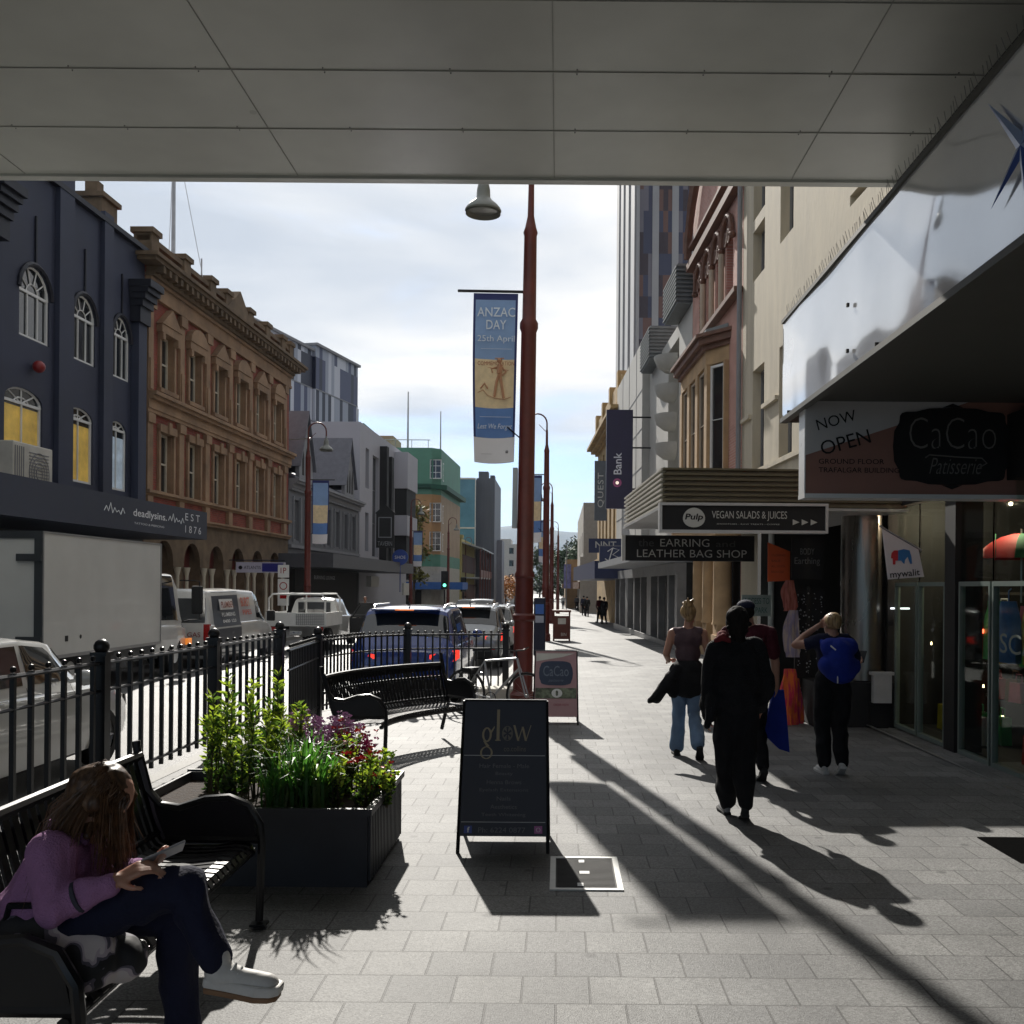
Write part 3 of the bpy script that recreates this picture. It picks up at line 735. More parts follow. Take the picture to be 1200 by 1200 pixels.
b = M(); b.box(-6.2,4.2,-.2,14,21.2,21.4); b.box(4.2,12.6,-.4,14,21.7,21.9)
for k in range(1,8): b.box(-6,4.1,-.03,-.002,k*2.6-.05,k*2.6+.05); b.box(4.3,12.4,-.23,-.202,k*2.6-.05,k*2.6+.05)
b.build('roof', GRYL, t)
b = M(); b.tube([(13.2,1,10),(13.2,1,20)], .08, 6); b.build('antenna', WHITE, t)

# green and tan corner hotel
TAN = mat('tan_brickwork', (.42,.25,.12), .85, var=.12, scale=.6); GRN = mat('green_paint', (.09,.24,.17), .7, var=.12, scale=.7)
CRM = mat('cream_render', (.42,.40,.34), .8, var=.12)
PTAN = mat('pale_tan_brick', (.36,.27,.18), .85, var=.12, scale=.6)
t = thing('corner_hotel', 'tan corner hotel with green top storey, cream base and flagpoles', 'building', (-11.6, 95, gz(95)))
b = M(); H = 15.9
for (m_,z0,z1) in ((2,0,4.4),(1,4.4,5.6),(0,5.6,11.4),(1,11.4,H)):
    xs = [(-14,0),(-5.2,.0),(-.8,0),(0,.9),(1.0,15)]
    ops = [(-4.3+k*3.3, -3.1+k*3.3, zf, zf+1.9) for k in range(2) for zf in (5.9,8.7,12.9) if z0 < zf < z1]
    ops += [(-7.9, -6.8, zf, zf+1.9) for zf in (5.9,8.7,12.9) if z0 < zf < z1]
    wall(b, -14, -.8, z0, z1, ops, dep=.25, m=m_); b.quad((-.8,0,z0),(0,.9,z0),(0,.9,z1),(-.8,0,z1), m_)
    mm = {0:3}.get(m_, m_)
    b.quad((0,.9,z0),(.45,15,z0),(.45,15,z1),(0,.9,z1), mm)
b.poly([(-14,0,H),(-.8,0,H),(0,.9,H),(.45,15,H),(-14,15,H)], 1)
b.build('wall', [TAN, GRN, CRM, PTAN], t)
for zf in (5.9,8.7,12.9):
    for x in (-4.3,-1.0-.0,-7.9):
        window(t, x, x+1.15, zf, zf+1.9, .1, 2, 3, t=.1, lite=.05)
for k in range(5):
    for zf in (5.9,8.7,12.9):
        o = window(t, 0,1.15,zf,zf+1.8, 0, 2, 3, t=.1, lite=.05, name='side_window'); o.location = (.06+.09*k/3, 2+k*2.7, zf); o.rotation_euler = (0,0,pi/2)
b = M(); cornice(b, -14, -.8, 11.9, [(.2,.15),(.5,.2),(.6,.12)], returns=False)
b.prism([(-.8,-.6,11.9),(.6,.7,11.9),(1.1,15,11.9),(.4,15,11.9),(0,.9,11.9),(-.8,0,11.9)], (0,0,.45)); b.build('cornice', mat('dark_green', (.015,.09,.06), .7), t)
b = M(); b.box(-18,-8.2,4,12,10,18.9); b.build('rooftop_block', GRN, t)
b = M(); b.box(-8.2,-5.4,5,10,10,17.8); b.box(-6.8,-5.4,4,5,15.9,17.2); b.build('lift_tower', PTAN, t)
b = M(); b.tube([(-3.6,3,H),(-3.6,3,H+6)], [.12,.06], 6); b.tube([(-.7,6,H-1),(-.7,6,H+4.6)], [.1,.05], 6); b.tube([(-9,5,18.9),(-9,5,20.5)], .06, 6)
b.tube([(-14,.3,H+.8),(-1,.3,H+.8)], .04, 4)
for k in range(9): b.tube([(-14+k*1.6,.3,H),(-14+k*1.6,.3,H+.8)], .03, 4)
b.build('flagpole', STEEL, t)
b = M(); b.box(-9.5,-.9,-1.4,-.01,2.2,2.9); b.box(-.9,2.4,-1.4,4,2.2,2.9); b.build('awning', mat('awning_blue', (.03,.12,.4), .6), t)
b = M(); b.box(-4.2,-1.7,-.02,-.004,0,2.1); b.box(-6.5,-5.6,-.02,-.004,3.1,4.2); b.box(-3.2,-2.2,-.02,-.004,3.1,4.0); b.build('doorway', DARK, t)

# farther left buildings
t = thing('glass_tower', 'pale blue glass fronted tower beyond the corner hotel', 'building', (-15.6, 131, gz(131)))
b = M(); b.box(0,4.3,0,12,0,17.2); b.build('wall', mat('blue_glass', (.10,.24,.32), .25, var=.3, scale=.25), t)
b = M()
for z in (5.5,6.3,10.5,17.1): b.box(-.05,4.35,-.08,-.002,z,z+.2)
b.box(-.06,.0,-.08,.2,0,17.2); b.box(4.3,4.4,-.08,.2,0,17.2); b.box(-.1,4.4,-.09,-.003,0,5.4); b.build('frame', OFFW, t)
t = thing('charcoal_tower', 'plain charcoal grey tower beside the blue glass tower', 'building', (-11.3, 133, gz(133)))
b = M(); b.box(0,2.5,0,14,0,17.5); b.box(.3,1.6,-.001,2,17.5,18.4); b.box(1.8,2.4,1,3,17.5,18.0); b.build('wall', mat('charcoal_clad', (.085,.09,.11), .6, var=.15, scale=1, stretch=(3,3,.2)), t)
b = M(); b.box(2.5,3.2,6,12,0,9.4); b.build('annex', mat('grey_clad', (.17,.175,.21), .6, var=.1), t)
t = thing('verandah_building', 'yellow ended two storey building with an iron verandah', 'building', (-13.0, 113, gz(113)))
b = M(); b.box(-3,1.7,0,20,0,8.2); b.box(.0,1.9,-.3,1,8.2,8.6); b.build('wall', mat('mustard_render', (.34,.29,.10), .8, var=.12), t)
b = M(); b.prism([(1.7,1,7.7),(4.1,1,7.0),(4.1,1,7.15),(1.7,1,7.85)], (0,26,-.0)); b.box(1.7,3.8,1.2,26.5,3.6,3.75); b.build('verandah_roof', mat('pale_iron', (.4,.42,.43), .5), t)
b = M()
for k in range(7): b.box(3.75,3.9,1.2+k*4.2,1.35+k*4.2,0,7.1)
b.box(3.8,3.86,1.2,26.5,3.75,4.6)
b.build('post', POLE, t)
b = M(); b.box(1.71,1.78,1.5,19,.3,2.9); b.box(1.71,1.78,1.5,19,4.3,6.4); b.build('shopfront', mat('brown_shopfront', (.09,.035,.025), .7, var=.5, scale=.8), t)
CREAMW = mat('pale_render', (.45,.44,.42), .8, var=.1)
t = thing('pale_hotel', 'pale five storey building at the far end of the street', 'building', (-12.4, 190, gz(150)))
b = M(); ops = [(.8+k*1.9, 1.7+k*1.9, z, z+1.2) for k in range(3) for z in (1.5,4.2,6.9,9.3)]
wall(b, 0, 6.2, -2, 11.2, ops, dep=.2); b.box(1,3,.4,8,11.2,12.2); shell(b, 0, 6.2, -2, 11.2, 20); b.build('wall', CREAMW, t)
for k,o in enumerate(ops): window(t, *o, .1, 1, 1, fr=GREYT)
# ======================= RIGHT SIDE (local x runs back towards the camera)
CREAM = mat('cream_stained_render', (.52,.46,.35), .85, var=.16, scale=1.1, bump=.35, bscale=14, stretch=(1.6,1.6,.35))
PINK = brickmat('pink_brick', (.50,.25,.20), (.42,.19,.15), (.48,.38,.32), .24, .08, .01, dirt=.15)
STONE = mat('golden_sandstone', (.42,.28,.15), .85, var=.2, scale=1.5, bump=.3, bscale=10)  # golden sandy stone of the oriel and ground floor columns
STONEL = mat('pale_moulding', (.46,.38,.29), .8, var=.15, scale=2)
BRN = mat('brown_moulding', (.15,.075,.05), .7, var=.25, scale=3)
def rs(Y, Y0): return (Y0-Y)*sqrt(1+.045**2)
Y0 = 26.9; loc, rz0 = rframe(Y0); X1 = 37
t = thing('cream_building', 'tall cream rendered building with narrow slot windows above the white fascia', 'building', loc, rz0)
ops = [(1.1,2.3,10.0,11.3),(1.1,2.3,11.6,14.6),(3.75,4.85,10.1,13.6),(1.15,2.35,5.05,7.65),(8.6,9.7,9.1,9.3),(3.75,4.85,5.05,7.65),(12,13,10,13.4)]
b = M(); wall(b, 0, X1, 3.45, 17, ops, dep=.36); shell(b, 0, X1, 0, 17, 10); b.build('wall', CREAM, t)
b = M(); b.box(0,1.05,-.09,-.002,6.45,6.55); b.box(2.4,3.7,-.09,-.002,6.45,6.55); b.box(4.9,30,-.09,-.002,6.45,6.55); b.box(0,30,-.07,-.002,4.9,5.0); b.build('ledge', CREAM, t)
b = M(); b.tube([(.06,-.12,3.5),(.06,-.12,17)], .07, 8); b.build('downpipe', GREYT, t)
for o in ops[:4]+ops[5:]: window(t, *o, .22, 1, 1, fr=GREYT, t=.05)

# pink brick building with stone oriel
Y0 = 34.6; loc, rz0 = rframe(Y0); X1 = rs(26.95, Y0)
t = thing('pink_brick_building', 'ornate pink brick building with a stone oriel bay and arched red windows', 'building', loc, rz0)
arc = [(1.2+k*1.45, 2.05+k*1.45, 10.5, 12.35) for k in range(4)]
b = M(); wall(b, 0, X1, 4.2, 17, arc, dep=.3); shell(b, 0, X1, 0, 17, 10)
for o in arc: archfill(b, o[0], o[1], 12.35, .42)
b.build('wall', PINK, t)
b = M()
for o in arc: b.box(o[0], o[1], .2, .24, o[2], o[3])
b.build('red_window', mat('crimson_blind', (.24,.02,.015), .5, var=.2), t)
b = M()
for o in arc:
    m_ = (o[0]+o[1])/2
    b.tube([(m_+.66*cos(pi*q/12), -.1, 12.15+.66*1.1*sin(pi*q/12)) for q in range(13)], .085, 6)
    b.ball((m_-.72,-.1,12.1),.11,8); b.ball((m_+.72,-.1,12.1),.11,8)
    for q in (-.2,.2): b.tube([(m_+q+.12*cos(pi*k/5),-.08,12.25+.2*sin(pi*k/5)) for k in range(11)], .04, 5)
b.box(-.02, X1, -.25, -.002, 13.15, 13.4); b.box(0, X1, -.25, -.002, 10.2, 10.34); b.box(0,X1,-.2,-.002,13.9,14.0)
b.tube([(X1*.5-X1*.5*cos(pi*k/14),-.2,13.6+2.6*sin(pi*k/14)) for k in range(15)], .14, 6); b.tube([(X1*.5-X1*.5*cos(pi*k/14),-.2,14.3+2.7*sin(pi*k/14)) for k in range(15)], .08, 6)
b.build('hood_mould', BRN, t)
b = M()
for o in arc[:-1]: b.tube([(o[1]+.3,-.1,10.45),(o[1]+.3,-.1,12.0)], .09, 10)
b.build('mullion', STONEL, t)
b = M(); ox0, ox1, od = .1, 6.0, -.52
def oriel(b, z0, z1, gro=0, m=0):
    p = [(ox0-gro,-.001),(ox0+.6-gro*.5,od-gro),(ox1-.9+gro*.5,od-gro),(ox1+gro,-.001)]
    b.prism([(x,y,z0) for x,y in p], (0,0,z1-z0), m)
oriel(b,4.6,5.2); oriel(b,5.2,5.35,.1); oriel(b,8.7,9.15)
fx = (.7,2.15,3.6,5.1)
for x in fx: b.box(x-.2, x+.2, od, od+.3, 5.35, 8.7)
b.box(ox0,ox0+.2,-.22,-.002,5.35,8.7); b.box(ox1-.16,ox1-.0,-.14,-.002,5.35,8.7); b.box(ox0+.3,ox1-.3,-.06,-.003,5.35,8.7)
oriel(b,4.25,4.6,-.2)
b.build('oriel', STONE, t)
b = M(); oriel(b,9.15,9.3,.1); oriel(b,9.3,9.5,.24); oriel(b,9.5,9.6,.34); b.build('oriel_cornice', BRN, t)
b = M(); b.prism([(ox0+.1,-.01,9.602),(ox0+.6,od,9.602),(ox1-.9,od,9.602),(ox1-.1,-.01,9.602)], (0,0,.2)); b.build('oriel_roof', mat('lead_roof', (.16,.18,.18), .5), t)
for xa,xb in zip(fx[:-1],fx[1:]): window(t, xa+.22, xb-.22, 5.4, 8.65, od+.06, 1, 2, fr=STONEL, t=.06)
o = window(t, 0, .62, 5.4, 8.65, 0, 1, 2, fr=WHITE, t=.07, name='side_window'); o.location = (ox1-.70, od+.11, 5.4); o.rotation_euler = (0,0,atan2(.52,.9))
b = M(); b.prism([(ox1-.88,od,5.35),(ox1-.70,od+.10,5.35),(ox1-.70,od+.16,5.35),(ox1-.88,od+.1,5.35)], (0,0,3.35)); b.build('corner_pier', STONE, t)
# ground floor: stone columns in the sun
b = M()
for k,x in enumerate((.4,1.9,3.5,5.1,6.7)):
    b.box(x-.32,x+.32,-.5,-.002,.7,1.0); b.box(x-.36,x+.36,-.55,-.002,0,.699)
    b.lathe([(.3,0),(.27,.1),(.25,2.2),(.3,2.3),(.36,2.42),(.3,2.5)], (x,-.3,1.0), 14)
b.box(0,X1,-.7,-.002,3.5,4.2); b.box(0,X1,-.85,-.702,4.0,4.2)
b.build('stone_column', STONE, t, smooth=True)
b = M(); b.box(0,X1,-.01,.2,.0,.75); b.box(0,X1,.25,.3,.75,3.5); b.build('plinth', BLACKM, t)
b = M()
for k in (0,1,2,3): b.box(.8+k*1.6, 1.5+k*1.6, -.03,-.012,.75,3.5)
b.build('ochre_panel', mat('ochre_panel', (.40,.27,.10), .6, var=.2, scale=2), t)

# white apartment building with scalloped balconies
WHT = mat('white_precast', (.43,.42,.39), .8, var=.08, scale=.7)
Y0 = 56.8; loc, rz0 = rframe(Y0); X1 = rs(34.65, Y0)
t = thing('scalloped_building', 'white building with a stack of rounded scalloped balconies beside the pink brick', 'building', loc, rz0)
b = M(); wall(b, 0, X1, 0, 12.3, [(16.8,19.4,4.5,11.8),(13,18.5,.3,3.2),(1,6,.3,3.2),(7,12,.3,3.2)], dep=.9); shell(b, 0, X1, 0, 12.3, 9)
b.box(0,11.2,-.35,-.002,4.2,13.7); b.build('wall', WHT, t)
b = M()
for z in (6.0,7.8,9.6,11.4): b.box(0,11.25,-.365,-.352,z,z+.03)
for x in (3,6,9): b.box(x,x+.03,-.365,-.352,4.2,13.7)
b.build('groove', GREYT, t)
b = M(); b.box(16.8,19.4,.8,.88,4.5,11.8); b.box(13,18.5,.8,.88,.3,3.2); b.box(1,12,.8,.88,.3,3.2); b.build('recess', DARK, t)
for k in range(6):
    b = M(); z = 4.9+k*1.14; pr = [(.03,0),(.42,.08),(.68,.28),(.8,.58),(.81,.66),(.75,.66),(.7,.5)]
    b.lathe(pr, (18.3,.0,z), 20, arc=pi, a0=pi); b.build('balcony', mat('balcony_white', (.40,.40,.38), .7, var=.08), t, smooth=True)
LOUV = mat('louvre_grey', (.13,.145,.15), .6, var=.2)
for (x,z) in ((13.4,12.0),(20.4,12.35)):
    b = M(); b.box(x-1.5,x+1.5,-.5,1.0,z,z+1.4)
    for k in range(9): b.box(x-1.55,x+1.55,-.56,-.502,z+.08+k*.15,z+.14+k*.15); b.box(x+1.502,x+1.56,-.5,1.0,z+.08+k*.15,z+.14+k*.15)
    b.build('louvre_box', LOUV, t)

# red and sandstone building further on
t0 = 74.0; loc, rz0 = rframe(t0); X1 = rs(57.0, t0)
t = thing('sandstone_bank', 'ochre sandstone building with a red painted side wall and heavy cornice', 'building', loc, rz0)
OCH = mat('ochre_sandstone', (.40,.27,.12), .85, var=.3, scale=1.2, bump=.4, bscale=8)
b = M(); ops = [(1.5+k*2.6,2.7+k*2.6,z,z+2.4) for k in range(6) for z in (5.2,9.3)]
wall(b, 0, X1-.01, 0, 13.6, ops, dep=.4); shell(b, 0, X1-.01, 0, 13.6, 9); b.build('wall', OCH, t)
b = M(); b.box(X1-.01,X1+.25,.62,9,0,14.9); b.build('side_wall', brickmat('red_side_wall', (.30,.045,.03),(.25,.035,.025),(.2,.05,.04), .24,.08,.008,axis='yz'), t)
b = M()
for k in range(24): b.box(X1-.012,X1+.27,-.1,.4+.18*(k%2),2+k*.53,2+k*.53+.5)
cornice(b, 0, X1, 12.2, [(.2,.2),(.5,.25),(.8,.2)]); cornice(b, 0, X1, 4.2, [(.2,.2)]); b.box(0,X1,-.1,.3,13.2,14.6)
for x in (.3,5.5,10.7,15.6): b.box(x,x+.8,-.25,.4,13.3,15.1)
b.build('stone_trim', OCH, t)
for o in ops: window(t, *o, .2, 1, 2, fr=GREYT)

# office tower
CONC = mat('tower_concrete', (.36,.36,.37), .7, var=.08, scale=.4)
t = thing('office_tower', 'tall office tower with pale vertical ribs and dark glass strips', 'building', (6.1, 78, gz(78)))
b = M(); b.box(0,9,0,27,0,47); b.build('wall', CONC, t)
b = M()
for k in range(7): b.box(1.35+k*1.56-.26, 1.35+k*1.56+.26, -.22, -.002, 0, 47)
b.box(-.15,.07,-.35,-.002,0,47)
for k in range(4): b.box(-.3,-.002,.3+k*7,4.3+k*7,0,47)
b.build('rib', CONC, t)
def towerglass():
    m = panelmat('tower_glass', [(.045,.03,.04),(.15,.075,.06),(.05,.055,.10),(.16,.15,.18)], .39, 1.7); m.node_tree.nodes['Principled BSDF'].inputs['Roughness'].default_value = .25; return m
b = M(); b.box(.08,9,-.12,-.003,0,47); b.build('glass_strip', towerglass(), t)
t = thing('beige_block', 'small plain beige block far down the right side of the street', 'building', (2.35, 96, gz(96)))
b = M(); b.box(0,7,0,30,0,10.8); b.box(-.3,0,0,1,0,5.5); b.build('wall', mat('beige_render', (.33,.30,.26), .8, var=.1), t)
b = M()
for k in range(3): b.box(-.02,-.002,3+k*6,4.2+k*6,6,8); b.box(1.5+k*1.7,2.3+k*1.7,-.02,-.002,6,7.6)
b.build('window', DARK, t)
t = thing('far_shop_row', 'ochre and brown shops far down the right pavement', 'building', (.9, 128, gz(128)))
b = M(); b.box(0,9,0,40,0,6.4); b.box(-.5,0,-2,14,2.6,3.2); b.build('wall', mat('far_ochre', (.25,.16,.08), .8, var=.4, scale=.5), t)

# ---------- awnings and signs along the right
def ribmat(): return mat('ribbed_cream', (.50,.48,.42), .5, var=.08)
Y0 = 16.9; aX = 1.13
t = thing('ribbed_awning', 'shop awning with a horizontally ribbed cream fascia over the right pavement', 'awning', (aX, Y0, gz(Y0)), -pi/2+math.atan(.045))
L_ = rs(12.62, Y0)
b = M(); zz0, zz1 = 2.93, 3.46
b.box(0,L_,.06,3.2,zz0+.02,zz1-.03)
b.build('box', mat('awning_end', (.15,.125,.085), .6, var=.1), t)
b = M(); nR = 8
for k in range(nR):
    z = zz0+k*(zz1-zz0)/nR; h = (zz1-zz0)/nR
    b.prism([(0,.055,z),(0,-.02,z+.012),(0,-.02,z+h*.55),(0,.055,z+h*.62)], (L_,0,0))
b.build('rib', [ribmat()], t)
b = M()
for k in range(nR):
    z = zz0+k*(zz1-zz0)/nR; h = (zz1-zz0)/nR
    b.prism([(L_+.002,.0,z),(L_+.04,.0,z+.012),(L_+.04,.0,z+h*.55),(L_+.002,.0,z+h*.62)], (0,3.15,0))
b.build('end_rib', mat('rib_olive', (.12,.10,.06), .6, var=.1), t)
b = M(); b.box(-.05,L_+.06,-.04,3.21,zz0-.035,zz0-.001); b.build('edge_trim', mat('trim_pale', (.38,.38,.38), .5), t)
BRNR = mat('rib_brown', (.13,.10,.065), .6, var=.1)
def signboard(name, label, x0, x1, z0, z1, Y, th=.14, m=BLACKM, frame=None, fw=.035):
    t = thing(name, label, 'sign', (x0, Y, z0)); w_, h_ = x1-x0, z1-z0
    b = M(); b.box(0, w_, 0, th, 0, h_); b.build('panel', m, t)
    if frame:
        b = M(); b.box(-fw,w_+fw,-.02,th+.02,-fw,-.001); b.box(-fw,w_+fw,-.02,th+.02,h_+.001,h_+fw); b.box(-fw,-.001,-.02,th+.02,0,h_); b.box(w_+.001,w_+fw,-.02,th+.02,0,h_)
        b.build('frame', frame, t)
    return t, w_, h_
LETR = mat('dim_letter', (.5,.5,.47), .5, var=.0)
FAINT = mat('faint_grey_letter', (.055,.055,.055), .6, var=.0)
Y = 12.45; p0 = W(776,592,Y); p1 = W(967,622,Y)
t, w_, h_ = signboard('juice_bar_sign', 'long black juice bar sign with white lettering and three arrows', p0.x, p1.x, p1.z, p0.z, Y, frame=mat('sign_frame_silver', (.5,.5,.5), .4))
b = M(); ov = [(w_*.195+.14*cos(2*pi*k/28)*(1-.08*sin(2*pi*k/28)), -.005, h_*.5+.125*sin(2*pi*k/28)) for k in range(28)]; b.prism(ov, (0,-.006,0)); b.build('oval_badge', LETR, t)
b = M(); text(b, 'Pulp', w_*.195-.115, w_*.195+.115, h_*.34, h_*.66, -.013, bold=.025, shear=.15); b.build('badge_text', BLACKM, t)
b = M(); text(b, 'VEGAN SALADS & JUICES', w_*.305, w_*.765, h_*.38, h_*.78, -.006, bold=.0); text(b, 'SMOOTHIES - RAW TREATS - COFFEE', w_*.335, w_*.72, h_*.22, h_*.27, -.006)
for k in range(3):
    x = w_*(.80+k*.055); b.add([(x,-.006,h_*.22),(x,-.006,h_*.46),(x+.085,-.006,h_*.34)], [(0,2,1)])
b.build('lettering', LETR, t)
Y = 16.75; p0 = W(733,627,Y); p1 = W(884,658,Y)
t, w_, h_ = signboard('earring_shop_sign', 'black sign reading the earring and leather bag shop under the ribbed awning', p0.x, p1.x, p1.z, p0.z, Y)
b = M(); text(b, 'EARRING', w_*.27, w_*.65, h_*.56, h_*.86, -.005, bold=-.005); text(b, 'LEATHER BAG SHOP', w_*.09, w_*.94, h_*.14, h_*.44, -.005, bold=-.005); b.build('lettering', LETR, t)
b = M(); text(b, 'the', w_*.1, w_*.22, h_*.56, h_*.86, -.005); text(b, 'and', w_*.7, w_*.85, h_*.56, h_*.8, -.005); b.build('faint_lettering', FAINT, t)
b = M(); b.box(-.06,-.001,-.02,.16,0,h_); b.build('edge', LETR, t)
# bank and hotel blades
Y = 45; p0 = W(711,480,Y); p1 = W(741,596,Y)
BANKM = mat('bank_purple', (.016,.010,.045), .35, var=.2, scale=.8)
t, w_, h_ = signboard('bank_blade_sign', 'tall dark purple vertical bank sign with a glowing ring logo', p0.x, p1.x, p1.z, p0.z, Y, .3, BANKM)
b = M(); text(b, 'Bank', w_*.28, w_*.58, h_*.345, h_*.565, -.008, rot=pi/2, bold=.01); b.build('lettering', mat('bank_letter', (.7,.7,.75), .5), t)
b = M(); b.lathe([(.12,-.006),(.2,-.006),(.2,-.014),(.12,-.014)], (w_*.42,0,h_*.26), 20, axis='y'); b.build('ring', mat('logo_pink', (.45,.10,.25), .5), t)
b = M(); b.lathe([(.001,-.018),(.08,-.018),(.08,-.006)], (w_*.42,0,h_*.26), 16, axis='y'); b.build('dot', mat('logo_orange', (.7,.5,.4), .5, emis=(1,.8,.7), estr=.6), t)
b = M(); b.tube([(w_,.15,h_*.93),(w_+.9,.15,h_*.93)], .04, 6); b.tube([(w_,.15,h_*.62),(w_+.9,.15,h_*.62)], .04, 6); b.tube([(w_,.15,h_*.2),(w_+.9,.15,h_*.2)], .04, 6); b.build('bracket', BLACKM, t)
Y = 57; p0 = W(697,540,Y); p1 = W(711,610,Y)
t, w_, h_ = signboard('hotel_blade_sign', 'grey vertical hotel sign reading quest left of the purple bank sign', p0.x, p1.x, p1.z, p0.z, Y, .25, mat('sign_slate', (.10,.11,.125), .5))
b = M(); text(b, 'QUEST', w_*.25, w_*.8, h_*.22, h_*.80, -.008, rot=-pi/2 if False else pi/2, spacing=1.1); b.build('lettering', LETR, t)
# run of far awnings
def awning(name, label, x0, y0, y1, zlo, zhi, dep, m, rid=False):
    t = thing(name, label, 'awning', (x0, y1, gz(y1)), -pi/2+math.atan(.045))
    b = M(); b.box(0, y1-y0, 0, dep, zlo, zhi); b.build('awning_box', m, t); return t
NV = mat('awning_dark_blue', (.02,.03,.09), .5)
awning('white_awning', 'pale shop awning edge beyond the earring shop sign', 1.75, 32, 44, 2.95, 3.2, 2.6, mat('awning_pale', (.30,.31,.33), .5))
awning('blue_awning', 'dark blue bank awning further along the right pavement', 1.0, 50, 68, 2.75, 3.65, 3.0, NV)
awning('brown_awning', 'brown awning far along the right pavement', .6, 96, 126, 2.6, 3.3, 3.0, mat('awning_brown', (.12,.05,.02), .6))
Y = 49.8; p0 = W(690,631,Y); p1 = W(733,648,Y)
t, w_, h_ = signboard('uniform_shop_sign', 'blue sign board above the script letter sign far along the pavement', p0.x, p1.x, p1.z, p0.z, Y, .15, NV)
b = M(); text(b, 'NNT', w_*.18, w_*.75, h_*.35, h_*.8, -.006, bold=.01); b.build('lettering', LETR, t)
Y = 44; p0 = W(703,640,Y); p1 = W(733,661,Y)
t, w_, h_ = signboard('script_letter_sign', 'small navy sign with a white script letter B', p0.x, p1.x, p1.z, p0.z, Y, .1, NV, frame=GREYT, fw=.03)
b = M()
b.tube([(w_*.35,-.02,h_*.15),(w_*.5,-.02,h_*.9)], .025, 5); b.tube([(w_*.3,-.02,h_*.7),(w_*.5,-.02,h_*.9),(w_*.75,-.02,h_*.8),(w_*.5,-.02,h_*.52),(w_*.75,-.02,h_*.35),(w_*.6,-.02,h_*.12),(w_*.35,-.02,h_*.15),(w_*.2,-.02,h_*.3)], .022, 5)
b.build('lettering', WHITE, t)
Y = 62; p0 = W(684,669,Y); p1 = W(746,678,Y)
t, w_, h_ = signboard('bank_strip_sign', 'narrow dark purple bank strip sign under the blue awning', p0.x, p1.x, p1.z, p0.z, Y, .15, BANKM)
b = M(); text(b, 'Bank', w_*.35, w_*.6, h_*.2, h_*.8, -.006); b.build('lettering', GREYT, t)
# striped shopfront columns further along
t = thing('shopfront_row', 'grey shopfront piers and bright display windows below the awnings', 'shopfront', (RX(52)-.9, 52, gz(52)), -pi/2+math.atan(.045))
b = M(); b.box(0,20,.3,.6,0,3.0); b.build('backing', DARK, t)
b = M()
PX_ = [(.2,.6),(2.4,2.7),(4.9,5.9),(8.2,8.5),(10.6,10.8),(12.6,13.8),(15.6,15.85),(17.9,18.2),(19.5,20)]
for a_,c_ in PX_: b.box(a_,c_,.0,.299,0,3.0)
b.box(0,20,-.05,.0,2.6,3.0); b.box(0,20,-.05,.0,0,.3)
b.build('pier', mat('pier_grey', (.20,.20,.20), .5, var=.3, scale=1), t)
b = M()
for (a_,c_),(e_,f_) in zip(PX_[:-1],PX_[1:]): b.box(c_+.15,e_-.15,.2,.24,.35,2.4)
b.build('display_window', mat('display_window', (.13,.125,.12), .15, var=.95, scale=2.2), t)

# ======================= near right shopfront under the white canopy
SX = 4.5
t = thing('glass_shopfront', 'dark accessories shop with glass doors under the white canopy', 'shopfront', (SX, 13.4, gz(13)), -pi/2)
# local x: towards camera, local y: +X
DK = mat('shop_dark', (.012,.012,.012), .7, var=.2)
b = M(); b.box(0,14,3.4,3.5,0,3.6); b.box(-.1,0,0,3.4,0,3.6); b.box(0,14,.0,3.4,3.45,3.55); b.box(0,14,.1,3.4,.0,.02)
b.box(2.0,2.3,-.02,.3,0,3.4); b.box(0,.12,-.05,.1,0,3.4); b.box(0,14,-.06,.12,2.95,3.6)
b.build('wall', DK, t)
CLR = mat('clear_glass', (.8,.9,.85), .03, var=0); CLR.node_tree.nodes['Principled BSDF'].inputs['Transmission Weight'].default_value = 1; CLR.node_tree.nodes['Principled BSDF'].inputs['IOR'].default_value = 1.1
ALU = mat('door_edge', (.16,.20,.18), .4, var=.05)
for k,(xa,xb) in enumerate(((.25,1.05),(1.1,1.95),(2.35,3.15),(3.2,6.0))):
    b = M(); b.box(xa,xb,.03,.045,.05,1.9); g = b.build('glass_door', CLR, t)
    b = M(); b.box(xa,xa+.035,.0,.07,.02,1.95); b.box(xb-.035,xb,.0,.07,.02,1.95); b.box(xa+.035,xb-.035,.0,.07,1.9,1.95); b.box(xa+.035,xb-.035,.0,.07,.02,.07); b.build('door_frame', ALU, g)
    b = M(); b.box(xa,xb,.03,.045,1.96,2.94); b.build('fanlight', CLR, t)
b = M(); text(b, 'SCARVES', 3.35, 5.0, 1.22, 1.42, .02, flip=False); b.build('window_lettering', mat('frosted_letter', (.22,.27,.24), .6), t)
# shelves and stock, each a part of the display
b = M()
for z in (.45,.9,1.35,1.8): b.box(.3,1.9,1.2,1.8,z,z+.03); b.box(2.5,6,1.4,2.0,z,z+.03)
b.build('shelf', mat('shelf_dark', (.05,.045,.04), .6), t)
random.seed(3)
cols = [('stock_yellow',(.55,.40,.02)),('stock_red',(.45,.02,.015)),('stock_green',(.04,.32,.10)),('stock_blue',(.04,.15,.42)),('stock_white',(.6,.6,.6)),('stock_brown',(.12,.05,.02)),('stock_pink',(.5,.12,.2))]
def bag(b, x, y, z, w_, h_, d_):
    b.prism([(x-w_/2,y,z),(x+w_/2,y,z),(x+w_/2*.8,y,z+h_),(x-w_/2*.8,y,z+h_)], (0,d_,0))
    b.tube([(x-w_*.25,y+d_/2,z+h_),(x-w_*.2,y+d_/2,z+h_+.1),(x+w_*.2,y+d_/2,z+h_+.1),(x+w_*.25,y+d_/2,z+h_)], .01, 4)
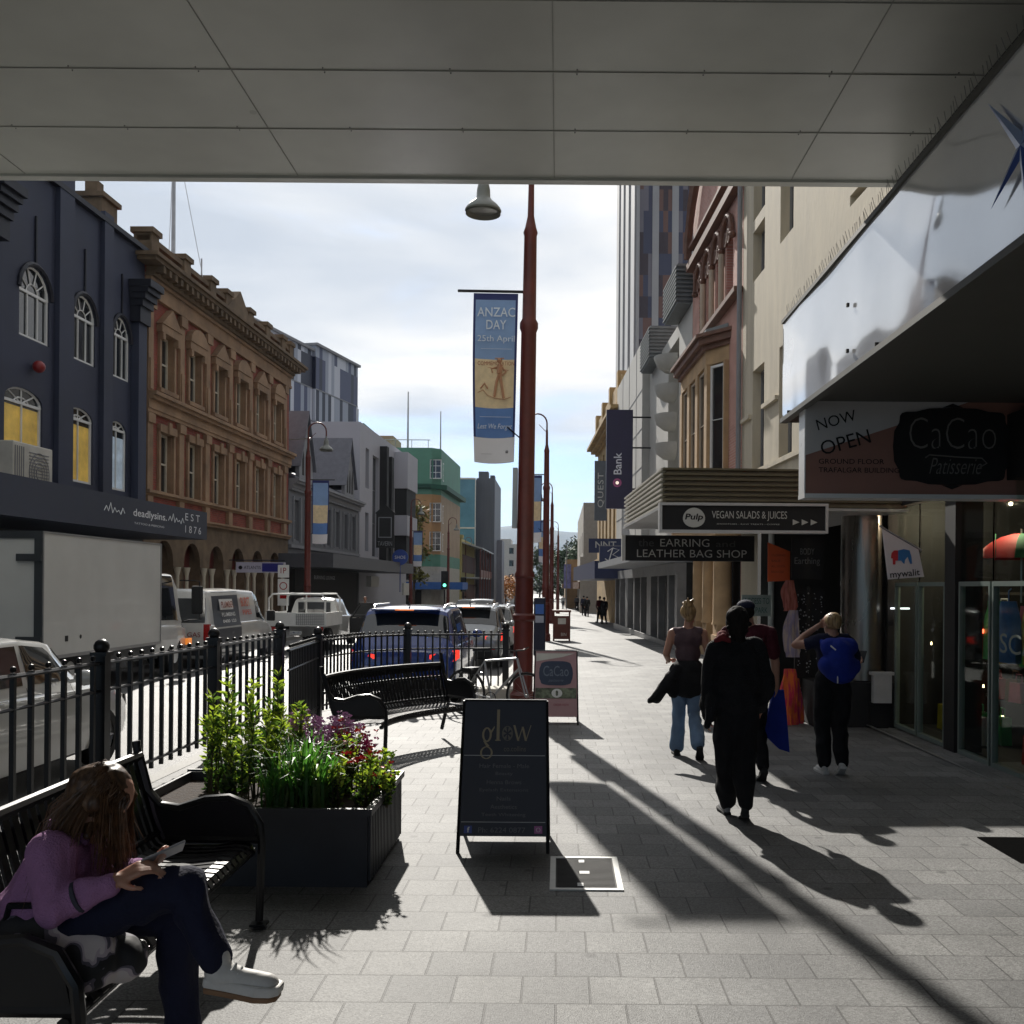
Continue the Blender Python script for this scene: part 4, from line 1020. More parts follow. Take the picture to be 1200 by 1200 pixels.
GRP = 'bags on the dark shop shelves'
for i in range(52):
    nm, c = cols[i % 7] if i > 5 else cols[0]
    left = i % 3 == 0
    x = random.uniform(.45,1.8) if left else random.uniform(2.6,4.4)
    z = random.choice((.03,.48,.93,1.38)) if i > 5 else random.choice((.03,.03,.48)); w_ = random.uniform(.2,.34)
    y = 1.1 if z > .1 else random.uniform(.4,.9)
    if i <= 5: x = 2.6+i*.27
    b = M(); bag(b, 0, 0, 0, w_, random.uniform(.22,.34), .12)
    o = b.build('handbag', mat(nm, c, .5, var=.25, scale=6)); wp = t.matrix_basis @ V((x,y,z)) if False else Matrix.Translation(t.location) @ Matrix.Rotation(-pi/2,4,'Z') @ V((x,y,z))
    o.location = wp; o.rotation_euler = (0,0,-pi/2+random.uniform(-.3,.3))
    tag(o, 'small coloured handbag on the shelves behind the dark shop glass', 'handbag', GRP)
# lit spots inside
LAMP = mat('lit_bulb', (1,.8,.5), .5, var=0, emis=(1,.72,.38), estr=9)
LAMPR = mat('lit_bulb_red', (1,.2,.1), .5, var=0, emis=(1,.12,.05), estr=4)
GRL = 'small lit spots inside the dark shop'
for (px,py,Yd,mm,rr) in ((1139,731,12.3,LAMP,.016),(1152,740,12.2,LAMPR,.03),(1139,804,12.3,LAMP,.022),(1176,842,11.7,LAMP,.03),(1125,831,12.2,LAMP,.012),(1092,755,12.8,LAMP,.010),(1076,756,12.8,LAMP,.010),(1153,805,12.0,LAMP,.010)):
    b = M(); b.ball((0,0,0), rr, 8, sc=(1,1,.8)); b.lathe([(rr*.5,.0),(rr*.7,.03)], n=6)
    o = b.build('shop_light', mm); o.location = W(px,py,Yd); tag(o, 'small lit lamp glowing inside the dark shop', 'lamp', GRL)
# strip light seen in the glass
b = M(); b.box(-.01,.01,-.13,.13,-.012,.012); o = b.build('strip_light', mat('lit_strip', (1,1,1), .5, var=0, emis=(.9,.95,1), estr=1.2)); o.location = W(1055,713,13.2); o.rotation_euler=(0,0,pi/2); tag(o, 'bright white strip light inside the shop beside the steel column', 'lamp')
b = M(); b.box(-.12,.12,.12,.3,.0,.35); o = b.build('pedestal_base', BLACKM); o.location = (G(1051,862).x,13.0,gz(13)); tag(o, 'low black plinth under the white pedestal panel', 'plinth')
for k,(x,y,z) in enumerate(((5.15,12.7,2.75),(5.2,11.3,2.75),(5.3,9.8,2.75))):
    ld = bpy.data.lights.new('shop_lamp','POINT'); ld.energy = 24; ld.color = (1,.8,.55); ld.shadow_soft_size = .02
    lo = bpy.data.objects.new('shop_lamp', ld); COL.objects.link(lo); lo.location = (x,y,z)
# umbrella
t = thing('umbrella', 'open red and white umbrella hanging high inside the shop window', 'umbrella', W(1162,645,11.3)+V((.35,0,0)))
for mi,(nm,c) in enumerate((('umbrella_red',(.40,.015,.015)),('umbrella_white',(.35,.35,.33)),('umbrella_green',(.02,.14,.06)))):
    b = M()
    for k in range(8):
        if (0,0,1,0,0,2,1,0)[k] != mi: continue
        a0, a1 = 2*pi*k/8+.2, 2*pi*(k+1)/8+.2; ring = []
        for q in range(7):
            th = q/6*1.15; rr = .55*sin(th); zz = .5*cos(th)-.3
            ring.append(((rr*cos(a0),rr*sin(a0),zz),(rr*cos(a1),rr*sin(a1),zz)))
        for q in range(6): b.quad(ring[q][0],ring[q+1][0],ring[q+1][1],ring[q][1])
    b.build('canopy_panel', mat(nm, c, .7, var=.1), t, smooth=True)
b = M(); b.tube([(0,0,.25),(0,0,-.6)], .01, 6); b.build('shaft', STEEL, t)
GG = 'garments hanging inside the dark shop'
for k,(x,y,c) in enumerate(((5.3,12.9,'stock_blue'),(5.25,12.45,'stock_red'),(5.35,12.0,'stock_green'),(5.3,11.55,'stock_blue'),(5.4,11.1,'stock_yellow'),(5.3,10.7,'stock_red'),(5.4,10.3,'stock_pink'),(5.35,9.9,'stock_green'))):
    b = M(); n = 16
    for j in range(9):
        f = j/8; w_ = .10+.13*min(1, f*3)+.03*f
        for i in range(n): a = 2*pi*i/n; q_ = 1+.12*sin(a*4+f*3+k); b.v.append(V((.09*q_*sin(a), w_*q_*cos(a), -.72*f)))
    for j in range(8):
        for i in range(n): b.f.append((j*n+i,(j+1)*n+i,(j+1)*n+(i+1)%n,j*n+(i+1)%n)); b.mi.append(0)
    b.f.append(tuple(reversed(range(n)))); b.mi.append(0); b.tube([(0,0,0),(0,0,.12),(.03,0,.15)], .008, 5)
    o = b.build('hanging_garment', MATS[c], smooth=True, sharp=60); o.location = (x, y, 1.72+gz(12)); tag(o, 'coloured garment hanging behind the dark shop glass', 'garment', GG)
# white price stand
t = thing('display_pedestal', 'white pedestal sign standing behind the glass beside the steel column', 'display stand', (G(1051,862).x, 13.0, gz(13)))
b = M(); b.box(-.12,.12,0,.1,.35,.72); b.box(-.15,.15,-.01,.11,.72,.76); b.build('panel', mat('pedestal_white', (.5,.5,.5), .5), t)
# steel column + plinth cabinet
t = thing('steel_column', 'round polished steel column on a black plinth at the shop corner', 'column', (W(1012,700,13.6).x, 13.6, gz(13.6)))
SST = mat('polished_steel', (.24,.225,.20), .28, .9, var=.1, scale=1.5, stretch=(1,1,.2))
b = M(); b.lathe([(.31,.62),(.31,1.9),(.315,1.9),(.315,1.93),(.31,1.93),(.31,2.9)], n=32); b.build('shaft', SST, t, smooth=True)
b = M(); b.box(-.78,.38,-.4,.4,0,.61); b.build('plinth', BLACKM, t, bevel=.01)
# doorway wall, slim post, access sign
t = thing('doorway_wall', 'dark recessed doorway wall between the scarf rack and the sunny stone columns', 'wall', (3.62, 17.6, gz(17.6)))
b = M(); b.box(.0,3.0,0,.3,0,3.45); b.box(2.0,2.4,-4.2,0,0,3.6); b.box(.0,3.0,-4,0,3.46,3.6); b.build('wall', DK, t)
b = M(); b.tube([(.16,-.12,0),(.16,-.12,3.4)], .055, 10); b.build('post', mat('post_grey', (.25,.26,.26), .4), t, smooth=True)
p0 = W(868,697,17.3); p1 = W(902,722,17.3)
t, w_, h_ = signboard('access_sign', 'pale green notice board on the dark wall behind the walking group', p0.x, p1.x, p1.z, p0.z, 17.2, .03, mat('notice_green', (.28,.34,.32), .6))
b = M(); text(b, 'ACCESS TO', .04, w_-.03, h_*.58, h_*.86, -.004); text(b, 'CAR PARK', .04, w_-.06, h_*.15, h_*.42, -.004); b.build('lettering', mat('green_letter', (.02,.10,.08), .6), t)
t = thing('orange_banner', 'orange hanging sign in the dark shop entrance', 'sign', W(912,660,14.2))
b = M(); b.prism([(-.15,0,-.27),(.17,0,-.25),(.17,0,.17),(-.15,0,.30)], (0,.02,0)); b.build('panel', mat('orange_sheet', (.62,.09,.01), .5, var=.08), t)
b = M()
for k,(s_,w_) in enumerate((('CLOSING',.2),('SALE',.13),('ALL STOCK',.2),('REDUCED',.18))): text(b, s_, -.1, -.1+w_, .1-k*.08, .13-k*.08, -.004)
b.build('lettering', mat('orange_dark', (.25,.03,.005), .6), t)
t = thing('hanging_board', 'dim black hanging board with faint lettering above the scarves', 'sign', W(946,655,13.9))
b = M(); b.box(-.22,.22,0,.03,-.28,.3); b.build('panel', BLACKM, t)
b = M(); text(b, 'BODY', -.1, .1, .06, .15, -.004); text(b, 'Earthing', -.18, .18, -.1, .02, -.004); b.build('lettering', mat('dim2', (.16,.16,.16), .6), t)
# flag sign
t = thing('shop_flag_sign', 'white hanging flag sign with a red and blue elephant over the word mywalit', 'sign', W(1058,650,11.4))
P = lambda x,y: tuple(W(x,y,11.4)-W(1058,650,11.4))
b = M(); b.prism([P(1041,679),P(1083,676),P(1076,642),P(1034,619)], (0,.02,0)); b.build('panel', mat('flag_white', (.62,.62,.64), .5, var=.05), t)
def blob(pts): return [P(1044+x*.75, 663-y*.75) for x,y in pts]
LG = ((1,(.45,.02,.03)),(2,(.20,.03,.20)),(3,(.02,.15,.40)))
b = M(); b.prism([V(p)+V((0,-.001,0)) for p in blob([(3,2),(7,2),(7,8),(11,8),(11,24),(5,24),(1,20),(0,12),(3,11)])], (0,-.004,0)); b.build('emblem_red', mat('em_red', LG[0][1], .5), t)
b = M(); b.prism([V(p)+V((0,-.001,0)) for p in blob([(11,8),(16,8),(19,4),(21,3),(22,9),(26,14),(30,3),(33,3),(32,14),(29,24),(20,26),(11,24)])], (0,-.004,0)); b.build('emblem_blue', mat('em_blue', LG[2][1], .5), t)
a = V(P(1042,676)); c = V(P(1081,669))
b = M(); text(b, 'mywalit', a.x+.01, c.x-.03, (a.z+c.z)/2-.055, (a.z+c.z)/2+.045, -.004, rot=.1, bold=.012); b.build('lettering', BLACKM, t)
b = M(); b.tube([P(1030,616),P(1080,645)], .012, 5); b.build('rod', GREYT, t)
# scarf rack
t = thing('accessory_rack', 'dark revolving rack of jewellery beside the hanging scarves', 'display rack', (W(948,700,13.9).x, 13.9, gz(13.9)))
b = M(); b.box(-.2,.25,-.15,.15,.0,.06); b.tube([(0,0,0),(0,0,1.9)], .03, 8); b.box(-.2,.2,-.02,.02,.3,1.85); b.build('stand', BLACKM, t)
b = M(); random.seed(5)
for k in range(90):
    x, z = random.uniform(-.18,.18), random.uniform(.35,1.8); b.ball((x,-.035,z), random.uniform(.006,.014), 5)
b.build('jewellery', mat('silver_bits', (.35,.36,.38), .4, var=.5, scale=40), t)
random.seed(11)
sc = [('red_orange_scarf',(.75,.16,.03),(.6,.03,.08),914,934,784,862,1),('pale_patterned_scarf',(.30,.26,.38),(.5,.4,.35),920,936,715,770,2),('pink_scarf',(.45,.16,.13),(.3,.08,.06),918,932,680,716,3),('magenta_scarf',(.40,.03,.13),(.55,.12,.02),926,940,795,858,4)]
labs = ['long bright red and orange fringed scarf hanging lowest at the shop entrance','pale lilac patterned scarf hanging in the middle of the stack','dusty pink scarf knotted at the top of the hanging scarves','magenta scarf hanging behind the long red orange one']
for k,(nm,c1,c2,xa,xb,ya,yb,sd_) in enumerate(sc):
    Y = 13.45+.05*k; top = W((xa+xb)/2, ya, Y); bot = W((xa+xb)/2, yb, Y)
    m = mat(nm, c1, .85, var=0); nt = m.node_tree; wv = nt.nodes.new('ShaderNodeTexNoise'); wv.inputs['Scale'].default_value = 14; tcn = nt.nodes.new('ShaderNodeTexCoord'); mpn = nt.nodes.new('ShaderNodeMapping'); mpn.inputs['Scale'].default_value = (2,2,.3)
    nt.links.new(tcn.outputs['Object'], mpn.inputs[0]); nt.links.new(mpn.outputs[0], wv.inputs['Vector'])
    cr = nt.nodes.new('ShaderNodeValToRGB'); cr.color_ramp.elements[0].position = .42; cr.color_ramp.elements[1].position = .58; cr.color_ramp.elements[0].color = (*c1,1); cr.color_ramp.elements[1].color = (*c2,1)
    nt.links.new(wv.outputs['Fac'], cr.inputs[0]); nt.links.new(cr.outputs[0], nt.nodes['Principled BSDF'].inputs['Base Color'])
    b = M(); H = top.z-bot.z; wd = (xb-xa)/FP*Y/2; n = 18; kk = 14
    for j in range(kk+1):
        f = j/kk; ww = wd*(.45+.65*sin(min(1, f*1.3+.15)*pi/2)) * (1-.15*(f > .9))
        for i in range(n):
            a_ = 2*pi*i/n; rr = 1+.22*sin(a_*5+f*2+sd_)+.12*sin(a_*9-f*5)
            b.v.append(V((ww*rr*cos(a_)+.02*sin(f*6+sd_), .6*ww*rr*sin(a_), -H*f)))
    for j in range(kk):
        for i in range(n): b.f.append((j*n+i, (j+1)*n+i, (j+1)*n+(i+1) % n, j*n+(i+1) % n)); b.mi.append(0)
    b.f.append(tuple(reversed(range(n)))); b.mi.append(0)
    o = b.build('scarf', m, smooth=True, sharp=60); o.location = top; tag(o, labs[k], 'scarf')
# floor grate at the door and threshold
b = M(); p = G(1145,982); q = G(1200,1012); b.box(p.x, p.x+1.6, q.y, p.y, gz(p.y)+.003, gz(p.y)+.008); b.build('mat', mat('mat_fibre', (.012,.012,.012), 1.0, var=.3, scale=60, bump=1.0, bscale=300, spec=.0))
o = [x for x in COL.objects if x.name == 'mat'][0]; o.name = 'door_mat'; tag(o, 'black ribbed door mat in the paving at the right edge', 'door mat')
b = M(); b.box(SX-.35, SX-.31, 7.5, 13.2, gz(10)+.004, gz(10)+.01); o = b.build('threshold_strip', STEEL); tag(o, 'thin metal threshold strip in the paving along the dark shopfront', 'strip')
# ======================= street lamps with banners
def lamp_proto():
    t = thing('street_lamp', 'x', 'street lamp')
    b = M(); b.lathe([(.19,0),(.19,.25),(.15,.3),(.145,1.35),(.17,1.38),(.17,1.44),(.14,1.47),(.135,2.0),(.15,2.02),(.15,2.06),(.128,2.1),(.115,5.7),(.138,5.76),(.138,5.84),(.105,5.9),(.095,7.15),(.11,7.2),(.085,7.28),(.05,7.45),(.042,8.0)], n=20); b.build('pole', POLE, t, smooth=True)
    b = M(); r_ = .36
    pts = [(0,0,8.0),(0,0,8.25)] + [(-r_+r_*cos(pi*k/10), 0, 8.25+r_*sin(pi*k/10)) for k in range(1,11)] + [(-2*r_,0,8.0)]
    b.tube(pts, .03, 8); b.tube([(0,0,7.9),(-.3,0,8.2)], .012, 5); b.build('arm', POLE, t, smooth=True)
    b = M(); b.lathe([(.035,.56),(.045,.46),(.085,.41),(.10,.33),(.105,.22),(.14,.17),(.215,.11),(.265,.05),(.275,.02),(.26,.0)], (-2*r_,0,7.50), 24); h = b.build('lamp_head', mat('lamp_grey', (.20,.21,.19), .4, var=.1), t, smooth=True)
    b = M(); b.lathe([(.265,.0),(.22,.06),(.001,.09)], (-2*r_,0,7.472), 24); b.build('reflector', mat('lamp_inner', (.13,.13,.11), .3, var=.1), h, smooth=True)
    return t
def banner(t, side=-1, w_=.68, z1=6.28, z0=3.72, prop=1):
    x0, x1 = (-.84, -.17) if side < 0 else (.17, .84)
    b = M(); b.tube([(0,0,z1+.03),((-1.08 if side<0 else 1.08),0,z1+.03)], .022, 6); b.build('banner_arm', BLACK, t); b = M(); b.tube([(0,0,z0+.3),((-.3 if side<0 else .3),0,z0+.55)], .01, 4); b.build('banner_wire', BLACK, t)
    def fl(mi, za, zb, m, nm, par, dy=0.0, xa=x0, xb=x1):
        b = M(); nxx, nzz = 8, max(2, int((zb-za)/.12))
        for s_ in (0,1):
            o = len(b.v)
            for j in range(nzz+1):
                for i in range(nxx+1):
                    f = (z1-(za+(zb-za)*j/nzz))/(z1-z0)
                    x = xa+(xb-xa)*i/nxx; g = 1-.10*f*f
                    xx = (x-x1)*g+x1-.02*f if side<0 else (x-x0)*g+x0
                    yy = .06*f*sin(f*4+x*3)+dy+((.012 if mi else .006) if s_ else 0)
                    zz = za+(zb-za)*j/nzz - .05*f*((i/nxx-.5)**2*-2)
                    b.v.append(V((xx, yy, zz)))
            for j in range(nzz):
                for i in range(nxx):
                    a = o+j*(nxx+1)+i; q = (a,a+1,a+nxx+2,a+nxx+1); b.f.append(q if not s_ else q[::-1]); b.mi.append(0)
        return b.build(nm, m, par, smooth=True)
    base = fl(0, z0, z1, mat('banner_edge', (.03,.04,.16), .7, var=.05), 'banner', t)
    H = z1-z0; e = .035
    SKY_ = mat('banner_sky', (.26,.40,.66), .7, var=.10, scale=2.5)  # field colours raised to stand in for backlight through the cloth
    fl(1, z0+.61*H, z1-.10, SKY_, 'sky_field', base, -.003, x0+e, x1-e)
    fl(2, z0+.325*H, z0+.61*H, mat('banner_sand', (.80,.64,.40), .7, var=.12, scale=9), 'sand_field', base, -.003, x0+e, x1-e)
    fl(3, z0+.15*H, z0+.325*H, mat('banner_mid_blue', (.13,.26,.58), .7, var=.12, scale=2), 'blue_field', base, -.003, x0+e, x1-e)
    fl(4, z0+.003, z0+.15*H, mat('banner_pale', (.80,.78,.80), .7, var=.05), 'pale_field', base, -.003, x0, x1)
    if prop:
        def yat(z): f = (z1-z)/(z1-z0); return .06*f*sin(f*4+(x0+x1)/2*3)-.03
        b = M()
        text(b, 'ANZAC', x0+.06, x1-.04, z1-.36, z1-.22, yat(z1-.3), bold=.005); text(b, 'DAY', x0+.2, x1-.17, z1-.55, z1-.41, yat(z1-.5), bold=.005)
        text(b, '25th April', x0+.07, x1-.04, z1-.76, z1-.64, yat(z1-.7)); text(b, 'Lest We Forget', x0+.09, x1-.06, z0+.50, z0+.60, yat(z0+.55), shear=.25)
        b.box(x0+.12,x1-.08,yat(z1-.84),yat(z1-.84)+.002,z1-.845,z1-.84); b.box(x0+.12,x1-.08,yat(z0+.7),yat(z0+.7)+.002,z0+.7,z0+.705)
        b.build('lettering', mat('banner_letter', (.75,.82,.9), .6), base)
        # drawing on the sand field: a soldier with rifle and landscape
        b = M(); c = (x0+x1)/2+.05; zz = z0+.40*H; y = yat(zz)
        def st(pts, r_=.012): b.tube([(c+p, y, zz+q) for p,q in pts], r_, 4)
        st([(-.05,-.02),(-.02,.2),(.02,.33)],.02); st([(.09,-.04),(.06,.15),(.03,.33)],.02); st([(.02,.33),(.03,.46)],.04); st([(.02,.44),(-.1,.4),(-.08,.34)],.012); st([(.05,.44),(.12,.36),(.06,.3)],.012)
        st([(-.16,.42),(.16,.38)],.006); b.ball((c+.02,y,zz+.53),.04,6); st([(-.05,.56),(.09,.56)],.008)
        st([(-.30,.04),(-.22,.08),(-.15,.0),(-.05,-.04),(.1,-.06),(.2,-.02)],.006); st([(-.26,.1),(-.2,.18),(-.15,.1)],.014)
        b.build('figure_drawing', mat('banner_sepia', (.55,.30,.18), .7), base)
        b = M(); text(b, 'COMMEMORATION', x0+.08, x1-.04, z0+.575*H, z0+.598*H, yat(z0+.58*H)); b.build('small_lettering', mat('banner_rust', (.4,.14,.08), .7), base)
        b = M(); b.box(x0+.15,x1-.35,yat(z0+.15),yat(z0+.15)+.002,z0+.14,z0+.144); b.ball((x1-.13,yat(z0+.2),z0+.18),.025,6); b.build('crest', GREYT, base)
    return t
L1 = lamp_proto(); gp = G(612, 833)
L1.location = gp; L1.rotation_euler = (0, rad(.55), 0)
GL_ = 'red brown street lamps along the street'
L1['label'] = 'nearest tall red brown street lamp with the large blue banner'; L1['group'] = GL_
# other lamps are bare copies first
lamps = []
def put(loc, rz_, label):
    c = dup(L1, loc, rz_, label, GL_); c.rotation_euler = (0,0,rz_); return c
lamps.append(put((-.50,37.2,gz(37.2)), 0, 'second red brown street lamp beyond the nearest one, near the brown bin'))
lamps.append(put((-.45,60,gz(60)), 0, 'third red brown street lamp on the right kerb, half behind the second'))
lamps.append(put((-.1,92,gz(92)), 0, 'farthest street lamp on the right kerb, before the distant trees'))
a1 = put((W(360,700,39.5).x,39.5,gz(39.5)), pi, 'tall red brown street lamp in front of the grey awning across the street')
a2 = put((W(481,700,71).x,71,gz(71)), pi, 'street lamp beside the yellow green tree across the street')
a3 = put((W(525,700,88).x,88,gz(88)), pi, 'street lamp in front of the corner hotel cream base')
a4 = put((W(545,700,118).x,118,gz(118)), pi, 'farthest street lamp across the street by the iron verandah')
banner(L1)
for q in lamps[:2]: banner(q, -1, prop=0)
for q in (a1,a2): banner(q, -1, prop=0)
b = M(); b.box(-.2,-.13,-.1,.1,2.75,3.65); b.build('side_plate', STEEL, L1)
# ======================= parking meter, bins, posts
t = thing('parking_meter', 'dark blue parking meter pillar behind the nearest lamp pole', 'parking meter', G(632,768))
b = M(); b.box(-.17,.17,-.14,.14,0,1.55); b.prism([(-.17,-.14,1.55),(.17,-.14,1.55),(.17,.14,1.68),(-.17,.14,1.68)][:2]+[(.17,.14,1.55),(-.17,.14,1.55)], (0,0,.12)); b.build('body', mat('meter_navy', (.008,.011,.035), .4), t, bevel=.03)
b = M(); b.box(-.12,.12,-.15,-.142,.95,1.15); b.build('screen', mat('meter_pale', (.4,.42,.5), .4), t)
b = M(); b.box(-.12,.12,-.15,-.142,1.2,1.48); b.build('panel', mat('meter_blue', (.05,.15,.5), .4), t)
t = thing('litter_bin', 'square red brown litter bin with a flat lid and white notice', 'litter bin', G(658,751))
b = M(); b.box(-.3,.3,-.3,.3,.08,.95); b.box(-.36,.36,-.36,.36,1.1,1.18)
for sx in (-1,1):
    for sy in (-1,1): b.box(sx*.3-.03,sx*.3+.03,sy*.3-.03,sy*.3+.03,0,1.1)
b.build('housing', mat('bin_red', (.13,.035,.022), .5, var=.2), t)
b = M(); b.box(-.14,.16,-.31,-.302,.65,.87); b.build('notice', OFFW, t)
b = M(); text(b, 'BIN', -.02,.18,.2,.32,-.305); b.build('lettering', OFFW, t)
def park_sign(x, yb, yt, Y, label, g=None):
    p = W(x, yb, Y); t = thing('parking_sign', label, 'sign', (p.x, Y, gz(Y)), 0, g)
    b = M(); b.tube([(0,0,0),(0,0,W(x,yt,Y).z-gz(Y)+.05)], .03, 8); b.build('post', STEEL, t)
    z1 = W(x,yt,Y).z-gz(Y)
    b = M(); b.box(-.2,.2,-.04,-.03,z1-.45,z1); b.box(-.2,.2,-.04,-.03,z1-1.45,z1-.5); p_ = b.build('plate', WHITE, t)
    b = M(); b.lathe([(.11,-.045),(.14,-.045),(.14,-.041)], (0,0,z1-.75), 14, axis='y'); text(b, '1P', -.1,.1,z1-.3,z1-.1,-.045); b.box(-.12,.12,-.046,-.042,z1-1.2,z1-1.05); b.build('symbol', RED, p_)
park_sign(332, 740, 662, 35, 'white and red parking sign on a post beside the ute')
# traffic lights
for k,(x,y,Y) in enumerate(((521,684,78),(543,688,100),(668+24,687,100))):
    p = W(x,y,Y); t = thing('traffic_light', ('green traffic light below the blue hotel awning','second green traffic light farther down the street','distant green traffic light on the right pavement')[k], 'traffic light', (p.x,Y,gz(Y)), 0, 'green traffic lights')
    b = M(); b.tube([(0,0,0),(0,0,p.z-gz(Y)-.5)], .06, 6); b.build('post', BLACKM, t)
    b = M(); z = p.z-gz(Y); b.box(-.28,.28,0,.2,z-.45,z+1.0); h = b.build('housing', BLACKM, t)
    for q,(dz,mm) in enumerate(((0,mat('green_signal',(0,.4,.2),.4,var=0,emis=(.15,1,.6),estr=2.0)),(.38,DARK),(.74,DARK))):
        b = M(); b.lathe([(.001,-.03),(.13,-.03),(.13,-.001)], (0,0,z-.12+dz), 12, axis='y'); b.build('lens', mm, h)
# manhole
p = G(644,1044); q = G(731,1044); p2 = G(648,1006); w_ = q.x-p.x; d_ = p2.y-p.y
t = thing('access_cover', 'rectangular ribbed metal service cover with a pale frame in the paving', 'access cover', (p.x, p.y, gz(p.y)))
b = M(); f = .035
for a in ((0,w_,0,f),(0,w_,d_-f,d_),(0,f,f,d_-f),(w_-f,w_,f,d_-f)): b.box(a[0],a[1],a[2],a[3],-.005,.009)
b.build('frame', mat('cover_frame', (.5,.5,.48), .5, .3, var=.2), t)
b = M(); b.box(f,w_-f,f,d_-f,-.005,.004)
n_ = 26
for k in range(n_): b.box(f+.01,w_-f-.01,f+.01+(d_-2*f-.02)*k/n_, f+.01+(d_-2*f-.02)*(k+.5)/n_,.004,.008)
b.build('plate', mat('cover_iron', (.035,.034,.033), .75, .0, var=.3, scale=12), t)
b = M()
for (u,v_) in ((.42,.14),(.46,.84)): b.box(w_*u-.018,w_*u+.018,d_*v_-.03,d_*v_+.03,.008,.0105)
text_b = M(); b.box(w_*.42,w_*.56,d_*.45,d_*.53,.008,.0105)
b.build('keyhole', WHITE, t)

# ======================= railings
def fence(pts, name, label, hts=1.28, post_ids=None, bal=.125, bw=.013):
    """pts: plan points; rails follow them; posts where flagged"""
    t = thing(name, label, 'fence', (pts[0][0], pts[0][1], 0)); o = V((pts[0][0], pts[0][1], 0))
    # smooth resample
    P = [V((p[0],p[1],0)) for p in pts]; seg = []
    for i in range(len(P)-1): seg.append((P[i+1]-P[i]).length)
    Lt = sum(seg)
    def at(s):
        for i,L_ in enumerate(seg):
            if s <= L_ or i == len(seg)-1: return P[i].lerp(P[i+1], min(1, s/L_))
            s -= L_
    n = max(2, int(Lt/.25)); line = [at(Lt*k/n) for k in range(n+1)]
    top, mid, low = hts-.08, hts-.30, .24
    for nm, z, r_ in (('top_rail',top,.024),('middle_rail',mid,.018),('bottom_rail',low,.022)):
        b = M(); b.tube([p-o+V((0,0,gz(p.y)+z)) for p in line], r_, 6, flat=.7); b.build(nm, BLACK, t, smooth=True)
    nb = int(Lt/bal); b = M(); kk = 0
    base = M(); base.box(-bw,bw,-bw,bw,0,hts-.06-.17); base.ball((0,0,hts-.035-.17),.024,6)
    bo = None
    for k in range(1, nb):
        p = at(Lt*k/nb)
        if any((p-V((pts[i][0],pts[i][1],0))).length < .07 for i in post_ids): continue
        if bo is None: bo = base.build('baluster', BLACK, t); q = bo
        else: q = bpy.data.objects.new('baluster', bo.data); COL.objects.link(q); q.parent = t
        q.location = (p.x-o.x, p.y-o.y, gz(p.y)+.17)
    for i in post_ids:
        x, y = pts[i][:2]
        b = M(); b.box(-.05,.05,-.05,.05,0,hts-.02); b.box(-.065,.065,-.065,.065,hts-.02,hts+.01); b.ball((0,0,hts+.05),.062,12); q = b.build('post', BLACK, t, smooth=True, sharp=30)
        q.location = (x-o.x, y-o.y, gz(y))
    return t
fence([(-3.6,.2),(-3.61,2.6),(-3.62,5.2),(-3.63,7.8),(-3.65,10.4),(-3.65,12.85)], 'iron_railing', 'long black iron railing with ball topped posts along the kerb', 1.26, (0,1,2,3,4,5), bal=.225, bw=.016)
fence([(-3.0,10.9),(-3.2,13.05),(-2.9,14.6),(-2.35,15.3),(-1.5,15.6),(-.84,15.65)], 'curved_railing', 'curved black iron railing in front of the blue car', 1.19, (1,3,5), bal=.115)

